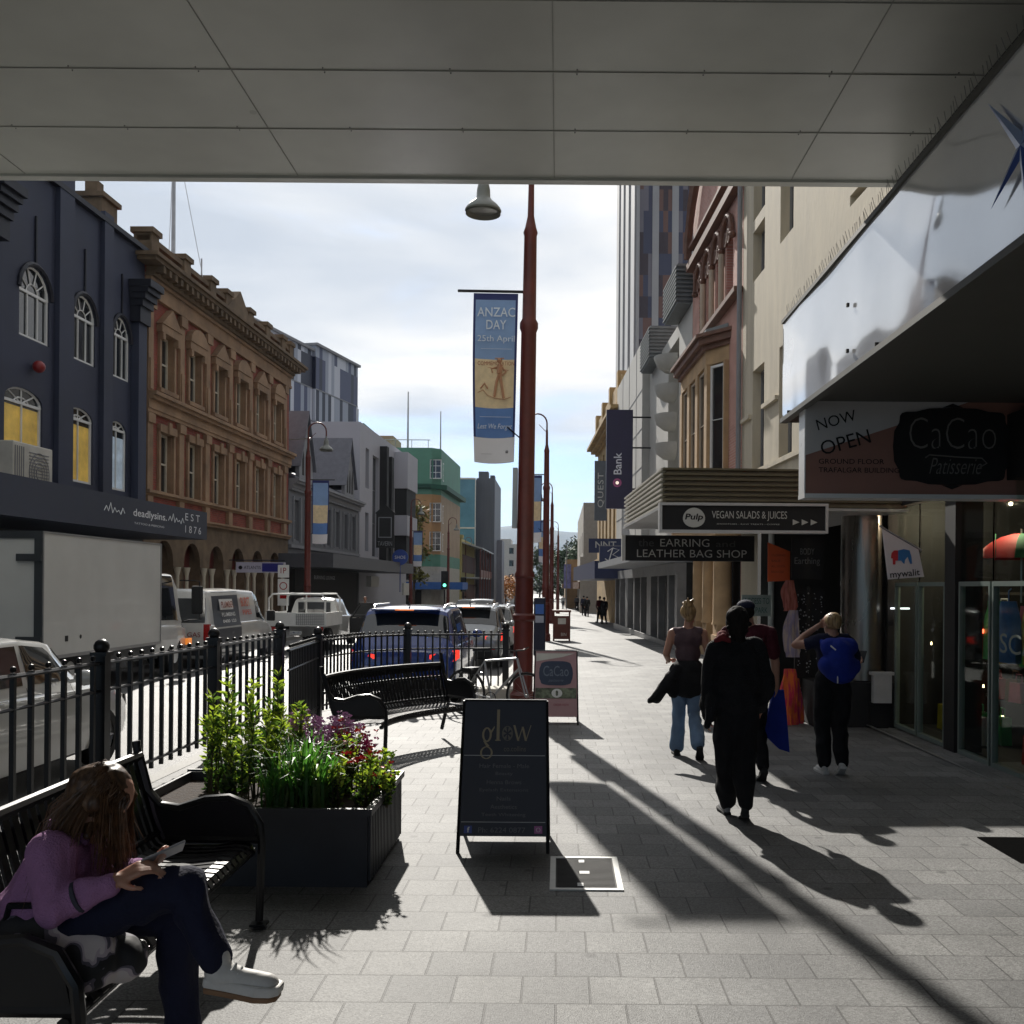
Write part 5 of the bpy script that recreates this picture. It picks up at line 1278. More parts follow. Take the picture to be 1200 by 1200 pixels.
# ======================= strap benches
def bench(path, name, label, wd=.026):
    """path: function s -> (point on seat back line, unit vector towards the seat front); straps run back to front"""
    n, L_ , fn = path
    p0, f0 = fn(0); t = thing(name, label, 'bench', (p0.x, p0.y, gz(p0.y))); o = V((p0.x, p0.y, gz(p0.y)))
    prof = [(-.13,.90),(-.135,.86),(-.12,.80),(-.07,.62),(-.03,.50),(0,.455),(.05,.435),(.16,.43),(.28,.432),(.40,.445),(.455,.44),(.475,.41),(.47,.385)]
    back = [p for p in prof]
    b = M()
    for k in range(n):
        s = L_*(k+.5)/n; p, f = fn(s); q, _ = fn(min(L_, s+.01)); tt = (q-p)
        tt = V((f.y,-f.x,0))
        for i in range(len(prof)-1):
            (a0,z0),(a1,z1) = prof[i], prof[i+1]
            A = p-o+f*a0+V((0,0,z0+gz(p.y))); B = p-o+f*a1+V((0,0,z1+gz(p.y)))
            nn = (B-A).cross(tt).normalized()*.006
            h = tt*wd/2
            b.add([A-h-nn,A+h-nn,B+h-nn,B-h-nn,A-h+nn,A+h+nn,B+h+nn,B-h+nn],[(0,1,2,3),(7,6,5,4),(0,3,7,4),(1,5,6,2)])
    b.build('seat_straps', BLACK, t)
    m = 14
    def rail(nm, a, z, r_, par=t):
        b = M(); b.tube([fn(L_*k/m)[0]-o+fn(L_*k/m)[1]*a+V((0,0,z+gz(fn(L_*k/m)[0].y))) for k in range(m+1)], r_, 7); b.build(nm, BLACK, par, smooth=True)
    rail('top_bar', -.13, .895, .024); rail('back_bar', -.125, .74, .016); rail('lower_back_bar', -.025, .5, .016); rail('front_bar', .46, .40, .022); rail('under_bar', .1, .40, .02)
    b = M()
    for k in range(m):
        p, f = fn(L_*k/m); q, g = fn(L_*(k+1)/m)
        A = p-o+f*-.133; B = q-o+g*-.133
        b.quad(A+V((0,0,.79)),B+V((0,0,.79)),B+V((0,0,.72)),A+V((0,0,.72)))
    b.build('back_band', BLACK, t)
    for s in (0.0, L_):
        p, f = fn(s); c = p-o
        def at(a, z): return c+f*a+V((0,0,z))
        b = M()
        b.tube([at(-.15,.93),at(-.14,.86),at(-.09,.68),at(-.02,.6),at(.08,.585),at(.22,.63),at(.34,.64),at(.44,.60),at(.50,.5),at(.51,.4),at(.50,.0)], .026, 8, flat=.8)
        b.tube([at(-.13,.85),at(-.05,.55),at(.0,.42),at(.0,.35),at(-.12,.0)], .022, 8); b.tube([at(-.02,.42),at(.5,.42)], .02, 6)
        b.build('end_frame', BLACK, t, smooth=True)
        tt = V((f.y,-f.x,0))*.01
        b = M(); pl = [at(-.11,.72),at(-.02,.59),at(.1,.585),at(.22,.62),at(.36,.63),at(.46,.56),at(.49,.42),at(.0,.42)]
        b.prism([q-tt for q in pl], tt*2); b.build('end_panel', BLACK, t)
        b = M(); q = at(.5,0); b.box(q.x-.04,q.x+.04,q.y-.04,q.y+.04,0,.012); b.build('foot', BLACK, t)
    return t
def straight(x0, y0, x1, y1, bow=0.0):
    a, c = V((x0,y0,0)), V((x1,y1,0)); d = (c-a); L_ = d.length; d.normalize(); f = V((-d.y, d.x, 0))
    if bow == 0: return int(L_/.047), L_, (lambda s: (a+d*s, f))
    # arc: bow > 0 puts the middle backwards (concave towards the front)
    R_ = (L_*L_/4+bow*bow)/(2*bow); cen = (a+c)/2 + f*(R_-bow); half = math.asin(L_/2/R_); La = 2*half*R_
    def fn(s):
        an = -half + s/R_
        r_ = -f*cos(an) + d*sin(an)
        return cen + r_*R_, -r_
    return int(La/.047), La, fn
bench(straight(-2.03,5.16,-2.03,3.05), 'park_bench', 'black strap metal bench in the left foreground that the woman sits on') if False else None
def rev(pth):
    n,L_,fn = pth; return n, L_, fn
bench((29, 2.07)+((lambda s: (V((-2.02+.03*cos(s*1.5),3.05+s,0)), V((1,0,0)))),), 'park_bench', 'black strap metal bench in the left foreground that the woman sits on', .044)
# curved bench behind the planter: front faces the pavement
ln = straight(-2.28,9.75,-.98,12.4,.22)
n_, L_, fn_ = ln
p_, f_ = fn_(L_/2)
if f_.x < 0: fn2 = (lambda s: (fn_(s)[0], -fn_(s)[1]))
else: fn2 = fn_
# arc bowing away from the pavement
def arcfn(a, c, bow, side):
    a, c = V(a), V(c); d = c-a; L_ = d.length; d.normalize(); f = V((d.y,-d.x,0))*side
    R_ = (L_*L_/4+bow*bow)/(2*bow); cen = (a+c)/2 + f*(R_-bow); half = math.asin(L_/2/R_); La = 2*half*R_
    def fn(s):
        an = -half+s/R_; r_ = -f*cos(an)+d*sin(an); return cen+r_*R_, -r_
    return int(La/.056), La, fn
bench(arcfn((-2.24,9.9,0), (-1.34,11.95,0), .22, 1), 'curved_bench', 'long curved black strap bench between the planter and the curved railing')

# ======================= planter
PX1 = G(430,1040).x; PY0 = G(430,1040).y; PY1 = 7.02
t = thing('planter_box', 'dark steel planter box with upright ribs full of flowers', 'planter', (PX1-1.5, PY0, gz(PY0)))
STL = mat('planter_steel', (.022,.023,.03), .45, var=.2)
b = M(); w_, d_, h_ = 1.5, PY1-PY0, .46
b.box(0,w_,0,.02,0,h_); b.box(0,w_,d_-.02,d_,0,h_); b.box(0,.02,.02,d_-.02,0,h_); b.box(w_-.02,w_,.02,d_-.02,0,h_)
b.build('wall', STL, t)
b = M()
for k in range(22): y = .03+k*(d_-.06)/21; b.box(w_+.001,w_+.018,y-.009,y+.009,.03,h_-.03)
b.build('rib', STL, t)
b = M(); b.box(-.02,w_+.03,-.03,.0,h_-.03,h_+.012); b.box(w_+.0,w_+.03,.0,d_,h_-.03,h_+.012); b.box(-.02,w_+.03,d_,d_+.03,h_-.03,h_+.012); b.build('rim', STL, t)
b = M(); b.box(.021,w_-.021,.021,d_-.021,.1,.4); b.build('soil', mat('soil', (.035,.022,.015), .95, var=.5, scale=20, bump=.8), t)
LEAF = [mat('leaf_lime', (.30,.36,.07), .5, var=.3, scale=8), mat('leaf_green', (.10,.16,.045), .5, var=.35, scale=8), mat('leaf_dark', (.03,.065,.02), .5, var=.3, scale=8), mat('leaf_blade', (.06,.16,.045), .45, var=.3, scale=8)]
for m in LEAF:
    bs = m.node_tree.nodes['Principled BSDF']; bs.inputs['Subsurface Weight'].default_value = 0
    # leaves let light through
    nt = m.node_tree; tr = nt.nodes.new('ShaderNodeBsdfTranslucent'); mx = nt.nodes.new('ShaderNodeMixShader'); mx.inputs[0].default_value = .45
    src = bs.inputs['Base Color'].links[0].from_socket; hs = nt.nodes.new('ShaderNodeVectorMath'); hs.operation = 'MULTIPLY'; hs.inputs[1].default_value = (1.7,1.9,.8); nt.links.new(src, hs.inputs[0]); nt.links.new(hs.outputs[0], tr.inputs['Color'])
    nt.links.new(bs.outputs[0], mx.inputs[1]); nt.links.new(tr.outputs[0], mx.inputs[2]); nt.links.new(mx.outputs[0], nt.nodes['Material Output'].inputs['Surface'])
STEM = mat('stem', (.07,.06,.03), .7)
def leaf(b, p, d, L_, w_, m=0, up=None):
    d = d.normalized(); s = d.cross(V((random.uniform(-1,1),random.uniform(-1,1),random.uniform(-.3,1)))).normalized()*w_
    n = s.cross(d).normalized()*L_*.08
    b.add([p, p+d*L_*.45+s+n, p+d*L_, p+d*L_*.45-s+n], [(0,1,2),(0,2,3)], m)
def shrub(name, label, x, y, z, stems, h, spread, leafm, L_=.055, w_=.012, dens=38, flowers=None, base=.1, grp='plants growing in the ribbed planter', top=False):
    t = thing(name, label, 'plant', (x,y,z), 0, grp)
    b = M(); sb = M(); fb = M(); fl = False
    for k in range(stems):
        a = random.uniform(0,2*pi); r0 = random.uniform(0,.05); hh = h*random.uniform(.6,1.0); lean = random.uniform(.1,1)*spread
        p0 = V((r0*cos(a),r0*sin(a),0)); p1 = V((lean*cos(a)*.6,lean*sin(a)*.6,hh*.55)); p2 = V((lean*cos(a),lean*sin(a),hh))
        pts = [p0, p1, p2]; sb.tube(pts, [.006,.004,.002], 4, cap=False)
        for q in range(dens):
            f = random.uniform(base,1)**(.75 if top else 1); p = p0.lerp(p1, f*2) if f < .5 else p1.lerp(p2, f*2-1)
            an = random.uniform(0,2*pi); d = V((cos(an),sin(an),random.uniform(.1,1.3)))
            leaf(b, p, d, L_*random.uniform(.6,1.25), w_*random.uniform(.7,1.3), random.choices((0,1,2),weights=(5,3,1) if f > .6 else (1,3,3))[0])
        if flowers and random.random() < flowers[1]:
            fl = True
            for q in range(flowers[2]):
                c = p2+V((random.gauss(0,.035),random.gauss(0,.035),random.gauss(0,.03))); rr = flowers[3]
                for pz in range(5):
                    an = 2*pi*pz/5+random.random(); d = V((cos(an),sin(an),random.uniform(-.2,.7))); leaf(fb, c, d, rr, rr*.42, 0)
    b.build('foliage', leafm, t); sb.build('stem', STEM, t)
    if fl: fb.build('flower', flowers[0], t)
    return t
random.seed(21)
RF = mat('red_petals', (.75,.04,.035), .5, var=.2); PF = mat('mauve_petals', (.52,.30,.48), .5, var=.25); MF = mat('magenta_petals', (.42,.04,.20), .5, var=.2)
zt = gz(6.2)+.38; cx0 = PX1-1.5; LL = LEAF[:3]
def pl(px, py, Y): p = W(px,py,Y); return p.x
for k,(px,hh,Yy) in enumerate(((248,.66,6.5),(268,.86,6.55),(300,.80,6.45),(322,.88,6.7),(284,.6,6.25),(340,.62,6.8),(312,.6,6.35))):
    shrub('tall_shrub', ('lime green upright shrub at the left end of the planter','tallest thin lime shrub in the planter, left','bushy lime topped shrub in front of the railing','slim lime shrub at the back centre of the planter','short green shrub at the front left of the planter','wispy green shrub at the back of the planter','low leafy shrub in the front middle of the planter')[k], pl(px,850,Yy), Yy, zt, 6, hh, .13, LL, .07, .011, 46, base=.12, top=True)
for k,(px,Yy,hh) in enumerate(((330,6.05,.42),(352,6.1,.50),(375,6.15,.44),(366,6.4,.5),(345,6.45,.42))):
    t = thing('strap_leaf_clump', ('strap leaved green clump at the front left of the flowers','tallest strap leaved clump in the planter','strap leaved green clump at the front right','strap leaved clump behind the front ones','small strap leaved clump at the back')[k], 'plant', (pl(px,900,Yy),Yy,zt), 0, 'strap leaved clumps in the planter')
    b = M()
    for q in range(70):
        a = random.uniform(0,2*pi); ln_ = hh*random.uniform(.6,1.1); sp_ = random.uniform(.02,.22)
        p = V((random.gauss(0,.04),random.gauss(0,.04),0)); s_ = V((-sin(a),cos(a),0))*.008; pr = p
        pts = [p, p+V((sp_*.3*cos(a),sp_*.3*sin(a),ln_*.5)), p+V((sp_*cos(a),sp_*sin(a),ln_*.85)), p+V((sp_*1.6*cos(a),sp_*1.6*sin(a),ln_*random.uniform(.75,1.0)))]
        b.add([pts[0]-s_,pts[0]+s_,pts[1]+s_,pts[1]-s_,pts[2]+s_*.7,pts[2]-s_*.7,pts[3]], [(0,1,2,3),(3,2,4,5),(5,4,6)], random.choice((0,0,1)))
    b.build('leaves', [LEAF[3], LEAF[1]], t)
for k,(px,Yy,hh,sp_) in enumerate(((395,6.2,.36,.16),(425,6.25,.34,.18),(408,6.55,.46,.16),(440,6.6,.36,.15),(380,6.5,.36,.15),(450,6.3,.25,.12))):
    shrub('flowering_shrub', ('small red flowered shrub at the planter front','leafy red flowered shrub near the planter corner','tallest yellow green flowered shrub on the right of the planter','red flowered shrub leaning over the planter rim','red flowered shrub in the middle of the planter','low red flowered shrub at the right corner')[k], pl(px,900,Yy), Yy, zt, 9, hh, sp_, LL, .042, .011, 46, (RF,.32,5,.026), base=.05)
for k,(px,Yy,hh) in enumerate(((372,6.85,.52),(398,6.8,.5),(352,6.9,.46),(415,6.75,.40),(385,6.6,.44))):
    shrub('mauve_flower_plant', ('mauve flowered plant at the back of the planter','mauve flowers beside the curved bench arm','pale mauve flowers at the back left','small magenta flowers at the back right','mauve flowers in the middle of the planter')[k], pl(px,850,Yy), Yy, zt, 9, hh, .14, LL, .035, .009, 26, (MF if k in (3,) else PF,.95,18,.024), base=.1)
for k in range(9):
    px = random.uniform(235,420); Yy = random.uniform(6.0,6.8)
    shrub('low_leafy_plant', 'low dark leafy plant filling the planter soil among taller ones', pl(px,950,Yy), Yy, zt, 8, .24, .16, [LEAF[1],LEAF[2],LEAF[2]], .045, .012, 34, base=0, grp='low filler plants in the planter')

# ======================= sandwich boards
def aboard(name, label, p, w_, h_, m, rake=.16, depth=.5):
    t = thing(name, label, 'sandwich board', p); z0 = .09
    for s in (0,1):
        b = M(); y0 = 0 if s == 0 else depth; yt = depth/2-.02 if s == 0 else depth/2+.02
        wb, wt = w_/2, w_/2*.94
        th = .025 if s == 0 else -.025
        zb = z0/h_
        P_ = lambda f,x,wb=wb,wt=wt,y0=y0,yt=yt: (x*(wb+(wt-wb)*f), y0+(yt-y0)*f, h_*f)
        b.prism([P_(zb+.02,-1),P_(zb+.02,1),P_(1,1),P_(1,-1)], (0,th,0)); pn = b.build('panel', m, t)
        b = M()
        for sx in (-1,1): b.tube([V(P_(0,sx))+V((0,th*.4,0)), V(P_(1,sx))+V((0,th*.4,0))], .014, 6)
        b.tube([V(P_(1,-1))+V((0,th*.5,0)), V(P_(1,1))+V((0,th*.5,0))], .014, 6); b.build('frame', BLACK if s == 0 else BLACK, t)
        if s == 0: front = (pn, P_)
    return t, front
def onboard(par, P_, items, m, name='lettering', off=.004):
    """items: (fn(b) in u,v board coordinates: u=-1..1, v=0..1) laid on the raked face"""
    b = M()
    for it in items: it(b)
    out = M()
    for v in b.v:
        q = V(P_(v.z, v.x)); out.v.append(V((q.x, q.y-off, q.z)))
    out.f = b.f; out.mi = b.mi
    return out.build(name, m, par)
p = G(589,999); p.x = (G(537,1000).x+G(641,1000).x)/2
t, (pn,P_) = aboard('salon_board', 'dark navy sandwich board advertising glow beauty services', (p.x, G(537,1000).y, gz(6.6)), .61, 1.0, mat('board_navy', (.018,.021,.035), .5, var=.12), depth=.52)
# bespoke serif-like "glow"
def ring(b, cx, cz, r1, r2, sx=1, w_=.03, n=20, thin=.4):
    for k in range(n):
        a0, a1 = 2*pi*k/n, 2*pi*(k+1)/n
        def pt(a, f): ww = w_*(thin+(1-thin)*abs(cos(a))); rr = 1-(ww/r1 if f else 0); return (cx+r1*sx*rr*cos(a), 0, cz+r2*rr*sin(a)*(1 if not f else 1))
        b.quad(pt(a0,0),pt(a1,0),pt(a1,1),pt(a0,1))
def g_(b):
    ring(b,-.43,.775,.115,.05,w_=.05); ring(b,-.43,.655,.15,.042,w_=.045); b.quad((-.52,0,.735),(-.46,0,.73),(-.36,0,.70),(-.42,0,.69)); b.quad((-.34,0,.80),(-.25,0,.835),(-.25,0,.82),(-.32,0,.785))
def l_(b): b.quad((-.20,0,.74),(-.13,0,.74),(-.13,0,.945),(-.20,0,.945)); b.quad((-.23,0,.735),(-.10,0,.735),(-.10,0,.742),(-.23,0,.742))
def w__(b):
    for (a,c,ww) in ((( .22,.84),(.32,.735),.05),((.32,.735),(.42,.83),.02),((.42,.83),(.50,.735),.05),((.50,.735),(.62,.84),.02)):
        b.quad((a[0]-ww/2,0,a[1]),(a[0]+ww/2,0,a[1]),(c[0]+ww/2,0,c[1]),(c[0]-ww/2,0,c[1]))
onboard(pn, P_, [g_, l_, w__], GOLD)
GD = mat('gold_dim', (.16,.14,.11), .6)
def o_(b):
    ring(b, .06,.785,.13,.05,w_=.03)
    for k in range(6): a = k*pi/3; b.quad((.06+.02*cos(a),0,.785+.01*sin(a)),(.06+.11*cos(a+.3),0,.785+.04*sin(a+.3)),(.06+.12*cos(a),0,.785+.045*sin(a)),(.06+.11*cos(a-.3),0,.785+.04*sin(a-.3)))
def T_(s,x0,x1,z0,z1,**k): return lambda b: text(b, s, x0, x1, z0, z1, 0, **k)
onboard(pn, P_, [o_, T_('co.collins',-.02,.5,.665,.70)], GD, 'logo_flower')
LG2 = mat('board_letter', (.17,.17,.18), .6)
lines = ['Hair Female - Male','Beauty','Henna Brows','Eyelash Extensions','Nails','Aesthetics','Teeth Whitening']; ws = [.58,.2,.4,.56,.16,.3,.5]
its = [T_(s_, -w1, w1, .555-k*.0535, .582-k*.0535) for k,(s_,w1) in enumerate(zip(lines,ws))] + [T_('Ph: 6224 0877',-.56,.5,.135,.168)]
onboard(pn, P_, its, LG2)
def ln(v): return lambda b: b.quad((-.95,0,v),(.95,0,v),(.95,0,v+.004),(-.95,0,v+.004))
onboard(pn, P_, [ln(.635), ln(.20)], SILV, 'rule')
onboard(pn, P_, [lambda b: b.quad((-.88,0,.13),(-.70,0,.13),(-.70,0,.178),(-.88,0,.178))], mat('social_blue', (.05,.08,.35), .5), 'blue_icon')
onboard(pn, P_, [T_('f',-.81,-.75,.135,.172,bold=.03)], WHITE, 'icon_letter', .006)
onboard(pn, P_, [lambda b: b.quad((.70,0,.13),(.88,0,.13),(.88,0,.178),(.70,0,.178))], mat('social_pink', (.45,.12,.35), .5), 'pink_icon')
onboard(pn, P_, [lambda b: ring(b,.79,.154,.05,.014,w_=.014)], WHITE, 'icon_ring', .006)
p = G(651,850); t, (pn,P_) = aboard('patisserie_board', 'pink patisserie sandwich board beside the lamp pole', (p.x, p.y, gz(p.y)), .60, .98, mat('board_pink', (.42,.25,.26), .5, var=.1), depth=.5)
pts = []
for i in range(36):
    a = 2*pi*i/36; c_, s_ = cos(a), sin(a); pts.append((.78*(abs(c_)**.5)*(1 if c_>0 else -1)*(1+.03*cos(8*a)), 0, .70+.165*(abs(s_)**.5)*(1 if s_>0 else -1)))
onboard(pn, P_, [lambda b: b.poly(pts)], mat('plaque_blue', (.035,.05,.09), .5), 'plaque')
onboard(pn, P_, [T_('CaCao',-.6,.6,.66,.80), T_('patisserie',-.35,.35,.575,.62,shear=.3)], mat('plaque_letter', (.16,.19,.24), .5), 'plaque_lettering', .006)
onboard(pn, P_, [lambda b: b.quad((-.95,0,.36),(.95,0,.36),(.95,0,.50),(-.95,0,.50))], mat('photo_strip', (.13,.15,.10), .5, var=.9, scale=14), 'photo_strip')
onboard(pn, P_, [lambda b: ring(b,.05,.43,.25,.06,w_=.2)], WHITE, 'cup', .006)
onboard(pn, P_, [lambda b: b.quad((-.95,0,.97),(.9,0,.97),(.3,0,.92),(-.95,0,.86))], OFFW, 'pale_corner')
onboard(pn, P_, [T_('ORDER NOW',-.1,.6,.26,.29)], mat('pink_letter', (.3,.05,.08), .5))

# stone block behind the bicycle and bicycle
t = thing('stone_block', 'low pale stone block beside the lamp pole behind the bicycle', 'block', G(588,832))
b = M(); b.box(-.36,.36,-.0,.45,0,.32); b.build('block', mat('pale_stone', (.48,.46,.40), .8), t, bevel=.02)
bp_ = G(583,838); bp_ = V((bp_.x, 13.9, gz(13.9)))
t = thing('bicycle', 'silver framed bicycle leaning between the curved railing and the lamp pole', 'bicycle', bp_, rad(-28))
def wheel(b, c, r_):
    b.tube([(c[0]+r_*cos(2*pi*k/28), c[1], c[2]+r_*sin(2*pi*k/28)) for k in range(29)], .018, 6)
for nm,c in (('front_wheel',(.5,0,.34)),('rear_wheel',(-.52,0,.34))):
    b = M(); wheel(b, c, .32); w1 = b.build(nm, RUB, t, smooth=True)
    b = M()
    for k in range(16): a = 2*pi*k/16; b.tube([c,(c[0]+.31*cos(a),0,c[2]+.31*sin(a))], .0016, 3, cap=False)
    b.ball(c,.03,8); b.tube([(c[0]+.30*cos(2*pi*k/28),0,c[2]+.30*sin(2*pi*k/28)) for k in range(29)], .007, 4); b.build('spokes', STEEL, w1)
SFR = mat('bike_silver', (.42,.42,.42), .35, .5)
b = M(); BB, ST, HT, HB, RW, FW = V((-.08,0,.28)), V((-.2,0,.80)), V((.34,0,.86)), V((.38,0,.72)), V((-.52,0,.34)), V((.5,0,.34))
for a,c,r_ in ((BB,ST,.016),(ST,HT,.016),(BB,HB,.02),(HT,HB,.02)): b.tube([a,c], r_, 8)
for q in (-.04,.04):
    o = V((0,q,0)); b.tube([RW+o,BB+o*.5],.009,6); b.tube([RW+o,ST],.008,6); b.tube([HB+o*.6,FW+o],.012,6)
b.build('frame', SFR, t, smooth=True)
b = M(); b.tube([ST,ST+V((-.03,0,.14))],.012,6); b.prism([(-.36,-.07,.94),(-.36,.07,.94),(-.1,.02,.95),(-.1,-.02,.95)], (0,0,.04)); b.build('saddle', BLACKM, t)
b = M(); b.tube([HT,HT+V((-.02,0,.1))],.014,6); b.tube([(.36,-.28,1.0),(.38,-.1,.97),(.38,.1,.97),(.36,.28,1.0)],.012,6); b.build('handlebar', BLACK, t)
b = M(); b.lathe([(.08,-.03),(.09,-.03),(.09,-.02),(.08,-.02)], BB, 16, axis='y'); b.tube([BB+V((0,-.06,0)),BB+V((.1,-.06,-.13))],.01,5); b.tube([BB+V((0,.06,0)),BB+V((-.1,.06,.13))],.01,5); b.build('crank', BLACK, t)
b = M(); b.tube([(-.3,.1,.62),(-.62,.1,.62),(-.62,-.1,.62),(-.3,-.1,.62)],.008,5); b.box(-.5,-.35,-.12,.12,.63,.7); b.build('rack', BLACK, t)

# ======================= trees
def tree(x, y, H, R_, name, label, lm, n=900, trunk=.18, tz=.35, grp='street trees', ls_=.5, seed=1):
    random.seed(seed); t = thing(name, label, 'tree', (x,y,gz(y)-.05), 0, grp)
    b = M(); b.tube([(0,0,0),(.05*R_,0,H*tz),(0,.05*R_,H*.75)], [trunk,trunk*.7,trunk*.2], 8)
    for k in range(6):
        a = k*1.05+random.random(); b.tube([(0,0,H*(tz*.8+.06*k)),(R_*.45*cos(a),R_*.45*sin(a),H*(tz+.15+.06*k)),(R_*.7*cos(a),R_*.7*sin(a),H*(tz+.25+.07*k))], [trunk*.4,trunk*.25,trunk*.08], 5)
    b.build('trunk', mat('bark', (.08,.06,.045), .9, var=.3, scale=6), t)
    b = M(); cl = []
    for k in range(26):
        u = random.random(); a = random.uniform(0,2*pi); zz = random.uniform(-.95,1); rr = sqrt(max(0,1-zz*zz))*random.uniform(.5,1)
        cl.append(V((R_*rr*cos(a),R_*rr*sin(a),H*(tz+(1-tz)*.5)+zz*H*(1-tz)*.5)))
    for k in range(n):
        c = random.choice(cl); p = c+V((random.gauss(0,.2)*R_,random.gauss(0,.2)*R_,random.gauss(0,.16)*R_))
        d = V((random.gauss(0,1),random.gauss(0,1),random.gauss(0,1))).normalized(); s = d.cross(V((0,0,1))+d*.1).normalized(); L_ = ls_*random.uniform(.5,1.2)
        b.add([p,p+d*L_*.5+s*L_*.35,p+d*L_,p+d*L_*.5-s*L_*.35],[(0,1,2,3)], 0)
    b.build('crown', lm, t); return t
tree(W(476,640,80).x, 84, 9.6, 1.5, 'street_tree', 'yellow green tree between the white block and the corner hotel', mat('leaf_autumn_green', (.16,.16,.03), .7, var=.5, scale=1.2), 1500, .14, .3, ls_=.4, seed=4)
ORG = mat('leaf_orange', (.45,.20,.03), .7, var=.4, scale=1.0)
for k,(px,Y,H) in enumerate(((565,150,4.2),(578,158,4.6),(592,150,4.2),(603,165,4.6))):
    tree(W(px,690,Y).x, Y, H, 2.0, 'autumn_tree', 'small orange autumn tree at the far end of the road', ORG, 700, .12, .3, grp='orange autumn trees far down the road', ls_=.5, seed=k+20)
DG = mat('leaf_far_green', (.045,.08,.03), .8, var=.4, scale=.4)
for k,(px,Y,H,R_) in enumerate(((632,210,9.5,3),(640,260,15,4),(662,190,9.5,2.6),(668,230,13,3.5),(676,200,12.5,3),(683,180,10.5,2.6),(652,240,11,3.4))):
    tree(W(px,690,Y).x, Y, H, R_, 'distant_tree', 'dark green tree at the distant end of the street before the mountain', DG, 1100, .25, .2, grp='green trees at the end of the street', ls_=.9, seed=k+40)
t = thing('street_mast', 'thin dark mast beyond the lamps at the end of the street', 'mast', (W(664,660,110).x,110,gz(110)))
b = M(); b.tube([(0,0,0),(0,0,7.9)], .06, 6); b.tube([(0,0,6.6),(.6,0,6.4)], .04, 5); b.build('pole', GREYT, t)
b = M(); b.box(-.3,.5,-.01,.01,2.5,5.2); b.build('banner', mat('far_banner', (.2,.2,.42), .7, var=.7, scale=1.2), t)
# ======================= vehicles (local +y forward, x right, z up)
TYRE = mat('tyre', (.015,.015,.015), .8, var=.1); RIM = mat('alloy', (.35,.35,.36), .35, .8, var=.05)
CGL = mat('car_glass', (.012,.015,.018), .04, var=0, spec=.9, coat=.5)
def interp(keys, y):
    for i in range(len(keys)-1):
        a, c = keys[i], keys[i+1]
        if y <= c[0]:
            f = (y-a[0])/(c[0]-a[0]); f = max(0, min(1, f)); return [a[k]+(c[k]-a[k])*f for k in range(1, len(a))]
    return list(keys[-1][1:])
def section(p):
    w_, zb, zs, zr, wr = p
    zm = zb+(zs-zb)*.5
    return [(w_*.86,zb),(w_*.96,zb+.05),(w_*.99,zb+.16),(w_,zm),(w_*.995,zs-.1),(w_*.975,zs-.02),(w_*.95,zs),(wr+(w_*.95-wr)*.5,zs+(zr-zs)*.5+.005),(wr*1.01,zr-.06),(wr*.97,zr-.015),(wr*.85,zr+.01),(wr*.45,zr+.035),(0,zr+.042)]
def surf(keys, y, u):
    s = section(interp(keys, y)); i = min(int(u), len(s)-2); f = u-i
    return V((s[i][0]+(s[i+1][0]-s[i][0])*f, y, s[i][1]+(s[i+1][1]-s[i][1])*f))
def patch(b, keys, ya0, ya1, yb0, yb1, u0, u1, side=1, off=.006, ny=8, nu=6, m=0, full=False):
    """patch on the body between (ya0..ya1 at u0) and (yb0..yb1 at u1)"""
    us = [u0+(u1-u0)*j/nu for j in range(nu+1)]; rows = []
    for j,u in enumerate(us):
        f = j/nu; a = ya0+(yb0-ya0)*f; c = ya1+(yb1-ya1)*f; row = []
        for i in range(ny+1):
            y = a+(c-a)*i/ny; p = surf(keys, y, u); e = 1e-3
            du = surf(keys, y, min(12, u+.05))-surf(keys, y, max(0, u-.05)); dy = surf(keys, y+.02, u)-surf(keys, y-.02, u)
            n = dy.cross(du)
            if n.length < 1e-9: n = V((1,0,0))
            n.normalize()
            if n.x < 0 and u < 10: n = -n
            if u >= 10 and n.z < 0: n = -n
            p = p+n*off; row.append(V((p.x*side, p.y, p.z)))
        rows.append(row)
    for j in range(nu):
        for i in range(ny):
            q = [rows[j][i],rows[j][i+1],rows[j+1][i+1],rows[j+1][i]]
            b.add(q if side > 0 else q[::-1], [(0,1,2,3)], m)
def wheelset(t, wx, ys_, r_, wd=.2, spokes=7):
    for y in ys_:
        for s in (-1,1):
            b = M(); o = (s*wx, y, r_)
            b.lathe([(r_*.62,-wd/2),(r_*.93,-wd/2),(r_,-wd/2+.03),(r_,wd/2-.03),(r_*.93,wd/2),(r_*.62,wd/2)], o, 28, axis='x'); w_ = b.build('wheel', TYRE, t, smooth=True)
            b = M(); ox = s*wx+s*wd*.42
            b.lathe([(r_*.62,0),(r_*.58,-.03*s)], (ox,y,r_), 24, axis='x'); b.lathe([(.001,-.05*s),(r_*.6,-.05*s)], (ox,y,r_), 24, axis='x', m=1)
            for k in range(spokes):
                a = 2*pi*k/spokes; b.tube([(ox-.01*s,y+.04*cos(a),r_+.04*sin(a)),(ox-.005*s,y+r_*.6*cos(a),r_+r_*.6*sin(a))], [.03,.022], 5)
            b.lathe([(.001,.01*s),(.05,.0)], (ox,y,r_), 12, axis='x'); b.build('rim', [RIM, DARK], w_, smooth=True)
